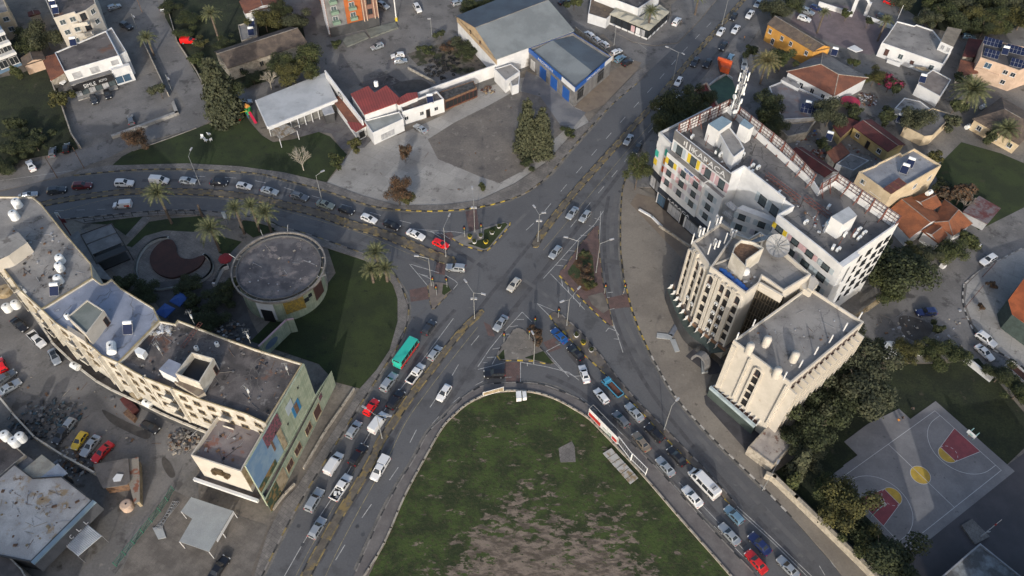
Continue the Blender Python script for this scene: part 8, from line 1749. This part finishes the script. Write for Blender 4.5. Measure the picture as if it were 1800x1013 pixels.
def trunk_mesh(seed,m=bark):
    R_=random.Random(seed); q=MB(m); q.tube((0,0,0),(.02,.02,.55),.055,.04,n=7); tips=[(.02,.02,.5)]
    for i in range(7):
        a=i*.9+R_.random()*.5; e=(.32*math.cos(a),.32*math.sin(a),R_.uniform(.72,.98)); q.tube((.02,.02,.35+.03*i),e,.028,.01,n=5)
        for k in range(2): b2=a+R_.uniform(-.6,.6); q.tube(e,(e[0]+.22*math.cos(b2),e[1]+.22*math.sin(b2),e[2]+.1),.011,.004,n=4)
    return q.mesh('trunk')
TR=[trunk_mesh(i) for i in range(3)]
NT=0
def tree(px,hc,r,pal,label,kind='round',hz=None,cat='tree',name='tree',group=None,big=None):
    "px = centre of the crown in the photograph, at height hc; r = crown radius; hz = vertical half-size"
    global NT; NT+=1; p=V(px[0],px[1],hc); t=thing(name,label,cat,(p.x,p.y,0),NT*1.3,group); hz=hz or r*.8
    big=(r>2.6) if big is None else big
    put(get_crown(kind,big,pal,NT%3),'crown',t,(0,0,hc),(0,0,0),(r/.95,r/.95,hz/.9) if kind!='cone' else (r/.5,r/.5,hz))
    if kind!='low': th=max(hc,.6)*1.0; put(TR[NT%3],'trunk',t,(0,0,-.05),(0,0,0),(max(r*.9,1.0),max(r*.9,1.0),th/.7 if kind!='cone' else th))
    return t
tree((1575,470),6,6.6,'dark','big dark bushy tree at the east corner of the white office building',hz=5.5)
tree((1548,452),4,3.6,'green','lighter tree crown on the left flank of the big dark tree',hz=3)
tree((1498,690),7,6.4,'olive','large grey-green pine beside the serrated side of the hotel block',hz=5)
tree((1528,648),7,5.6,'olive','pine farther back next to the large round white tank',hz=4.5)
tree((1478,655),6,4.5,'dark','dark pine squeezed against the hotel side wall',hz=4)
tree((1425,752),6,4.6,'dark','dark tree behind the outbuilding by the stone wall',hz=4)
tree((1408,815),5,1.6,'olive','slim cypress-like tree leaning beside the long coped wall',kind='cone',hz=5)
tree((1395,845),3,1.2,'green','second slim conical tree nearer the long coped wall',kind='cone',hz=3)
tree((1490,895),6,4.6,'yellow','yellow-green bushy tree at the south-west corner of the court',hz=4.6)
tree((1465,865),4,3.0,'green','smaller crown touching the north side of the yellow-green tree',hz=2.6)
tree((1548,975),6,4.9,'dark','dark round tree at the south corner of the court',hz=4)
tree((1515,955),4,3,'green','small green tree between the yellow-green and dark court trees',hz=2.6)
tree((1122,300),6.5,3.0,'green','round green street tree on the plaza in front of the white office building',hz=3.2)
tree((1182,192),6,4.8,'dark','dark street tree mass, left half, by the main road',hz=4.5)
tree((1213,188),7,4.6,'dark','dark street tree mass, right half, beside the red court',hz=4.5)
tree((1172,215),5,3.8,'dark','lower dark crown against the left corner of the white office building',hz=3.5)
tree((1238,178),6,3.4,'dark','dark crown between the street tree mass and the white building corner',hz=3)
tree((926,222),8.5,2.9,'olive','tall conical casuarina, left of a pair on the weathered lot',kind='cone',hz=8.3,big=True)
tree((952,232),7.5,2.9,'olive','conical casuarina, right of a pair on the weathered lot',kind='cone',hz=7.3,big=True)
tree((939,258),3,2.2,'brown','brownish low growth at the feet of the casuarina pair',hz=2)
tree((383,158),9.5,4.6,'olive','very tall dark conifer at the corner of the side street',kind='cone',hz=9.5,big=True)
tree((398,172),6,3.4,'dark','lower dark mass of foliage joined to the tall conifer',hz=4.5)
tree((545,108),6,4.6,'green','big green pine at the north-east corner of the white sheet roof',hz=4.5)
tree((515,130),5,4.3,'yellow','yellow-green pine between the tiled house and the white sheet roof',hz=3.5)
tree((497,112),5,3.5,'dark','dark pine crown on the west side of the yellow-green pine',hz=3)
tree((515,40),4,4,'olive','grey olive tree behind the old tiled house',hz=3); tree((465,36),4,4.2,'yellow','golden-green tree beside the cottage',hz=3.5); tree((495,22),4,3,'dark','dark bush between cottage and street',hz=2.6)
tree((75,62),5,4.2,'olive','silvery olive tree left of the cream apartment house',hz=4); tree((48,75),4,4.5,'dark','dark tree behind the brown-roofed outbuilding',hz=3.5); tree((55,100-35),3.5,3,'green','green shrub tree between the two west houses',hz=2.6)
tree((28,125),3,2,'green','small green tree at the white modern house',hz=2); tree((108,175),3,2.6,'yellow','yellowish bush by the old meadow wall',hz=2.2)
tree((245,245),3.5,2.7,'brown','sparse brown tree at the lawn edge below the car park wall',hz=2.6)
tree((280,158),3,2.4,'olive','olive bush behind the car park gate',hz=2)
tree((711,268),3,1.7,'brown','small brownish tree on a round green bed in the pale lot',hz=2.2)
tree((700,340),4,2.8,'brown','russet and green shrubby tree at the pavement edge of the pale lot',hz=3)
tree((712,350),3,2.0,'yellow','greenish half of the shrubby tree at the pavement edge',hz=2)
tree((592,293-10),2.2,2.0,'green','green shrubs on the lawn edge near the pale lot',hz=1.6); tree((622,255),3,2.0,'yellow','shrub at the tip of the restaurant court',hz=1.8)
tree((912,578+24),1.0,1.3,'brown','rust-brown bush on the paved south island') if False else tree((946,590),1.6,1.7,'brown','rust-brown bush with pinkish tufts on the south island',hz=1.3,name='bush',cat='bush')
tree((938,582),1.3,1.2,'brown','smaller rust-brown bush above the larger one on the south island',hz=1.0,name='bush',cat='bush')
tree((1031,470),1.0,1.5,'brown','orange-brown low shrub in the middle island bed',hz=.8,name='bush',cat='bush'); tree((1034,490),1.0,1.5,'brown','dry shrub in the lower half of the middle island bed',hz=.7,name='bush',cat='bush'); tree((1026,445),1.0,1.0,'dark','dark shrub at the top of the middle island bed',hz=.8,name='bush',cat='bush'); tree((1035,503),1.0,1.3,'yellow','yellow-green shrub at the south end of the middle island bed',hz=.6,name='bush',cat='bush')
tree((1647,622),2.5,3.2,'green','dense green bush row by the east yard, middle bush',hz=2,name='bush',cat='bush'); tree((1598,620),2.5,3.0,'yellow','yellow-green bush right of the large round white tank',hz=2,name='bush',cat='bush'); tree((1682,620),2.5,2.7,'green','green bush left of the white garden wall',hz=2,name='bush',cat='bush'); tree((1758,660),2.5,2.8,'dark','dark bush at the foot of the white garden wall',hz=2,name='bush',cat='bush'); tree((1790,690),2.5,3,'green','bush by the old cream truck',hz=2,name='bush',cat='bush'); tree((1650,578),2,1.5,'dark','dark green clump of cactus-like shrub in the east yard',hz=1.6,name='bush',cat='bush')
tree((1725,549-8),1.2,1.0,'brown','small dry shrub on the pale corner forecourt, lower one',hz=.8,name='bush',cat='bush'); tree((1744,501),1.2,1.0,'brown','small dry shrub on the pale corner forecourt, upper one',hz=.8,name='bush',cat='bush')
tree((1663,440),3,3.3,'green','green garden tree left of the white gate wall',hz=2.6); tree((1700,418),2.5,2.6,'green','green hedge right of the white gate wall',hz=2); tree((1628,452),3,3.0,'olive','grey-green shrub below the porch of the orange-tiled bungalow',hz=2.2); tree((1597,440),3,2.6,'yellow','yellowish shrub at the flank of the bungalow',hz=2)
tree((1692,342),4,4,'brown','leafless greyish tree behind the beige apartments',hz=3,big=False); tree((1655,330),2.5,3,'dark','dark shrub behind the leafless tree',hz=2)
tree((1645,280),3,2.2,'yellow','yellow-green shrub at the corner of the lawn garden',hz=2); tree((1462,197),5,4.0,'olive','round grey-green pine beside the crimson parasol',hz=3.5); tree((1501,197),3,2.4,'dark','dark shrub under the crimson parasol',hz=2)
tree((1610,208),5,3.6,'olive','feathery olive tree in front of the garden house',hz=4); tree((1538,137),3,2.8,'yellow','yellow-green shrub between the hipped roof and the villa lane',hz=2.4); tree((1565,147),3,2.5,'magenta','bougainvillea bush with magenta flowers',hz=2); tree((1575,155),2.5,2.2,'dark','dark shrub around the bougainvillea',hz=2)
tree((1503,112),3,1.9,'green','green bush beside the brown roof chimneys',hz=1.6); tree((1352,185),4,4,'dark','dark garden tree left of the cracked roof terrace',hz=3.5); tree((1355,225),3,3.2,'dark','dark garden bush below the cracked roof terrace',hz=2.6); tree((1342,205),4,2.6,'dark','narrow dark tree at the shaded side road',hz=3)
tree((1375,105),4,3.6,'green','green tree behind the big date palm',hz=3); tree((1318,90),3,2.2,'dark','dark shrub below the orange house corner',hz=2); tree((1362,17),4,4.5,'olive','olive-green tree mass above the orange house',hz=3.5); tree((1390,8),4,3.5,'dark','dark tree beside the white gatehouse',hz=3)
tree((1489,25),2.5,1.8,'green','clipped round green bush left of the arch',hz=1.6); tree((1527,38),2.5,1.8,'dark','dark clipped bush right of the arch',hz=1.2)
tree((1588,2),4,3.2,'olive','olive-green street tree above the villa',hz=3)
for i,(x,y,r,p_) in enumerate(((1640,-5,5,'dark'),(1655,25,4.5,'green'),(1630,35,3.6,'olive'),(1690,5,5,'olive'),(1680,38,4.2,'dark'),(1715,30,4.5,'yellow'),(1738,0,5,'dark'),(1755,35,4.2,'green'),(1775,10,5,'olive'),(1800,30,4.5,'yellow'),(1730,52,3,'dark'),(1700,-20,5,'green'),(1790,-15,5,'dark'),(1665,-20,5,'yellow'),(1745,48,3,'yellow'),(1820,5,5,'green'))):
    tree((x,y),4.5,r,p_,['tree of the top right wood, %s'%k for k in ('westernmost and dark','with a fresh green crown above the villa lane','small olive one nearest the villa','olive one at the top edge','dark one above the bend of the road','yellowish one left of the middle','dark one at the top middle','bright green one at the wood front','olive one in the upper middle','yellowish one at the right edge','low dark one at the road bend','green one cut by the top edge','dark one cut by the top edge at the right','yellow-green one cut by the top edge','low yellowish one at the wood front','green one at the far right edge')][i],hz=r*.8,group='trees of the top right wood')
tree((855,14),3,4.2,'green','hedge-like green bushes at the top by the warehouse, left',hz=2.2,name='bush',cat='bush'); tree((825,14),3,3.0,'dark','dark bush at the top beside the hedge-like bushes',hz=2,name='bush',cat='bush'); tree((1010,3),3,2.6,'green','green bush behind the warehouse roof end',hz=2,name='bush',cat='bush'); tree((775,60),1.5,1.8,'dark','dark bush at the corner of the scrubby yard',hz=1.2,name='bush',cat='bush')
tree((590,78),1.5,1.6,'green','green bush at the foot of the orange block',hz=1,name='bush',cat='bush'); tree((788,85),1.2,2.4,'brown','dry brown scrub by the warehouse wall',hz=.9,name='bush',cat='bush'); tree((822,98),1.2,2.4,'dark','dark scrub in the tyre yard corner',hz=.9,name='bush',cat='bush')
tree((1000,232),1.0,1.8,'green','weedy strip beside the pavement below the casuarinas',hz=.7,name='bush',cat='bush'); tree((925,288),1.0,2.0,'dark','weedy patch at the pavement bend of the lot',hz=.7,name='bush',cat='bush'); tree((848,326),1.0,1.2,'green','weeds at the corner of the pale lot',hz=.7,name='bush',cat='bush')
for i,(x,y,r) in enumerate(((15,262,3.5),(45,258,3),(5,290,3.2),(30,240,3),(70,240,2.6),(20,215,2.6),(62,255,2.8))): tree((x,y),2,r,'dark',['dark scrub thicket of the west meadow, %s'%k for k in ('big clump at its foot','clump behind the white saloon','clump at the left edge above the road','clump in the middle','clump behind the parked dark car','high clump near the left edge','clump right behind the grey hatchback')][i],hz=1.8,name='bush',cat='bush',group='scrub at the foot of the west meadow')
for i,(x,y,r,p_) in enumerate(((335,30,3.5,'green'),(320,60,3,'green'),(345,105,2.6,'green'),(355,75,2.6,'yellow'),(300,10,3,'dark'),(395,75,3,'dark'),(405,95,3,'green'),(445,140,3,'dark'))): tree((x,y),1.6,r,p_,['undergrowth of the green plot, %s'%k for k in ('clump left of the tall palm','clump above the red van body','clump below the red van body','yellowish clump by the palm foot','clump near the top of the street','dark clump left of the tiled house','green clump at the tiled house corner','dark clump below the tiled house')][i],hz=1.3,name='bush',cat='bush',group='undergrowth of the green plot')
for i,(x,y,r,p_) in enumerate(((330,505,3,'dark'),(392,520,3,'dark'),(360,560,3.4,'dark'),(215,500,2.6,'dark'),(250,520,3,'dark'),(398,505,2.6,'dark'),(340,530,2,'dark'))): tree((x,y),2,r,p_,['dark shrub in the shaded garden, %s'%k for k in ('north of the blue parasols','by the white curved bench','below the blue parasols','at the north-east wall of the blue roof','south of the crescent court','against the rim of the round building','right of the blue parasols')][i],hz=1.6,name='bush',cat='bush',group='garden shrubs near the round building')
def bare(px,h_,label,m=barkw,seed=1):
    c=W(*px); R_=random.Random(seed); t=thing('bare_tree',label,'bare tree',(c.x,c.y,0)); q=MB(m); q.tube((0,0,0),(0,0,h_*.35),.16,.12,n=7); put(q.mesh('trunk'),'trunk',t); q=MB(m)
    def br(p,d,L_,r,k):
        e=p+d*L_; q.tube(p,e,r,r*.6,n=4,cap=False)
        if k==0: return
        for _ in range(4 if k>1 else 3):
            nd=(d+Vector((R_.uniform(-1,1),R_.uniform(-1,1),R_.uniform(-.2,.7)))*.65).normalized(); br(p+d*L_*R_.uniform(.5,1),nd,L_*.68,r*.6,k-1)
    for i in range(6): a=i*1.05; br(Vector((0,0,h_*R_.uniform(.2,.36))),Vector((math.cos(a)*.6,math.sin(a)*.6,1)).normalized(),h_*.28,.085,3)
    put(q.mesh('branches'),'branches',t)
bare((534,300),8,'bare whitish tree at the lower edge of the park lawn',seed=3); bare((478,158),7,'bare pale tree between the conifer and the pines',seed=5); bare((1690,372),6,'bare grey tree by the patched tin shed',mat('grey_bark',(.22,.2,.18),(.15,.13,.12),sc=2),seed=8)
# palms
def frond_mesh(seed,pal,L_=1.0,droop=.9):
    R_=random.Random(seed); q=MB(*LV[pal]); N=9; P=[]
    for i in range(N+1):
        s=i/N; P.append(Vector((L_*(s-.12*s*s),0,L_*(.42*s-droop*.75*s*s))))
    for i in range(N):
        a,b2=P[i],P[i+1]; w1=.17*math.sin(PI*min(1,(i+.3)/N*.95+.05)); 
        for sgn in (-1,1):
            for k in range(2):
                p=a.lerp(b2,k/2); e=p+Vector((.10+.04*R_.random(),sgn*(w1+.04*R_.random()),-.06-.05*R_.random())); q.face([p,p+(b2-a)*.45,e],(i+k)%2)
    q.tube(P[0],P[N//2],.012,.008,n=3,m=0,cap=False); q.tube(P[N//2],P[N],.008,.003,n=3,m=0,cap=False)
    return q.mesh('frond')
FR={}
def palm(crown,hc,base,r,label,n=34,pal='palm',dry=6,tr=.28):
    if ('x',pal) not in FR:
        for d in (0,1,2): FR[(d,pal)]=frond_mesh(7+d,pal,1,(.55,.95,1.35)[d])
        FR[('x',pal)]=1
    p=V(crown[0],crown[1],hc); c=p if base is None else W(*base).xy; t=thing('date_palm',label,'palm tree',(p.x,p.y,0),0,'date palms')
    q=MB(bark); off=Vector((c.x-p.x,c.y-p.y,0)); off=off if off.length<1.2 else Vector((0,0,0)); 
    for k in range(8): a=off*(1-k/8); b2=off*(1-(k+1)/8); q.tube((a.x,a.y,hc*k/8),(b2.x,b2.y,hc*(k+1)/8),tr*(1.25-.03*k),tr*(1.0 if k<7 else 1.5),n=8)
    put(q.mesh('trunk'),'trunk',t)
    for i in range(n):
        el=i/n; a=i*2.39996; d=0 if el<.35 else (1 if el<.75 else 2); s=r*random.uniform(.85,1.12)*(.85 if d==0 else 1); pitch=-(.95-1.05*el) 
        put(FR[(d,pal)],'frond',t,(.12*math.cos(a),.12*math.sin(a),hc+.1),(random.uniform(-.3,.3),pitch,a),(s,s,s))
    return t
palm((370,24),10,(385,83),3.2,'tall thin date palm on the green plot by the side street')
palm((258,66),6,None,3.0,'date palm on the verge left of the side street')
palm((372,118),6,None,3.2,'dark date palm above the tall conifer')
palm((277,340),10,None,3.6,'tall date palm leaning over the north-west queue')
palm((370,402),7.5,None,3.8,'broad date palm above the garden court')
palm((413,366),8.5,None,2.8,'date palm with an orange fruit cluster, left of the pair by the carriageway')
palm((441,362),8.5,None,2.6,'date palm just right of the fruiting one'); palm((466,374),7,None,3.2,'date palm nearest the rim of the round building')
palm((661,444),8,None,3.2,'tallest palm of the clump on the lawn corner'); palm((652,474),4.5,None,2.6,'left low palm of the clump on the lawn corner'); palm((677,472),4.5,None,2.6,'right low palm of the clump on the lawn corner')
palm((1144,20),8,None,2.8,'date palm growing through the tented verandah roof'); palm((1228,-4),6,None,2.2,'palm tips at the top edge beside the main road')
palm((1348,108),7.5,None,4.2,'big yellowish date palm left of the hipped roof house',n=60,pal='drypalm'); palm((1709,160),6,None,5.4,'huge spreading date palm in the shade of the peach house',n=64); palm((1770,228),5,None,4.0,'date palm in front of the tiled villa',n=44)
palm((1449,22),7,None,2.0,'thin young palm in the rose-paved yard'); palm((1558,36),7,None,2.4,'young palm at the west wall of the villa')
t=thing('palm_stump','bare trunk of a cut palm on the shaded carriageway verge','palm trunk',tuple(W(356,381))); q=MB(bark); c=W(356,381); q.tube(c,c+Vector((0,0,4)),.3,.25,n=8); q.build('trunk',t)

tree((1455,705),6,4.6,'dark','dark pine crown between the largest pine and the hotel wall',hz=4)
tree((1515,622),6,4.2,'dark','dark pine crown at the north end of the pine row',hz=3.6)
tree((1400,770),4,3,'dark','dark shrub tree against the outbuilding wall',hz=2.6)
tree((1430,790),4,3.4,'olive','olive shrub tree above the slim cypress-like tree',hz=2.8)
tree((1590,455),4,3.2,'dark','dark crown on the right flank of the big dark tree',hz=3)
tree((1560,505),4,3.8,'green','lower front crown of the big dark tree beside the racks',hz=3)
tree((1690,140),3,2.2,'dark','dark shrub at the foot of the huge spreading palm',hz=1.8); tree((1680,185),3,2.6,'dark','dark shrub below the huge spreading palm',hz=2.2); tree((1560,205),3,2.4,'dark','dark garden shrub left of the low mottled roof',hz=2)
tree((1670,215),3,2.6,'olive','olive shrub at the west corner of the tiled villa',hz=2.2); tree((1745,240),2.5,2.2,'dark','dark shrub in front of the tiled villa windows',hz=1.8); tree((1445,255),2.5,1.8,'dark','dark shrub between the terrace house and the dull red roof',hz=1.6)
tree((820,90),1.6,3,'dark','dark scrub clump in the middle of the walled tyre yard',hz=1.2,name='bush',cat='bush'); tree((800,76),1.6,2.6,'olive','olive scrub clump on the north edge of the walled tyre yard',hz=1.2,name='bush',cat='bush'); tree((750,88),1.4,2.2,'green','weedy clump at the west end of the walled tyre yard',hz=1,name='bush',cat='bush')
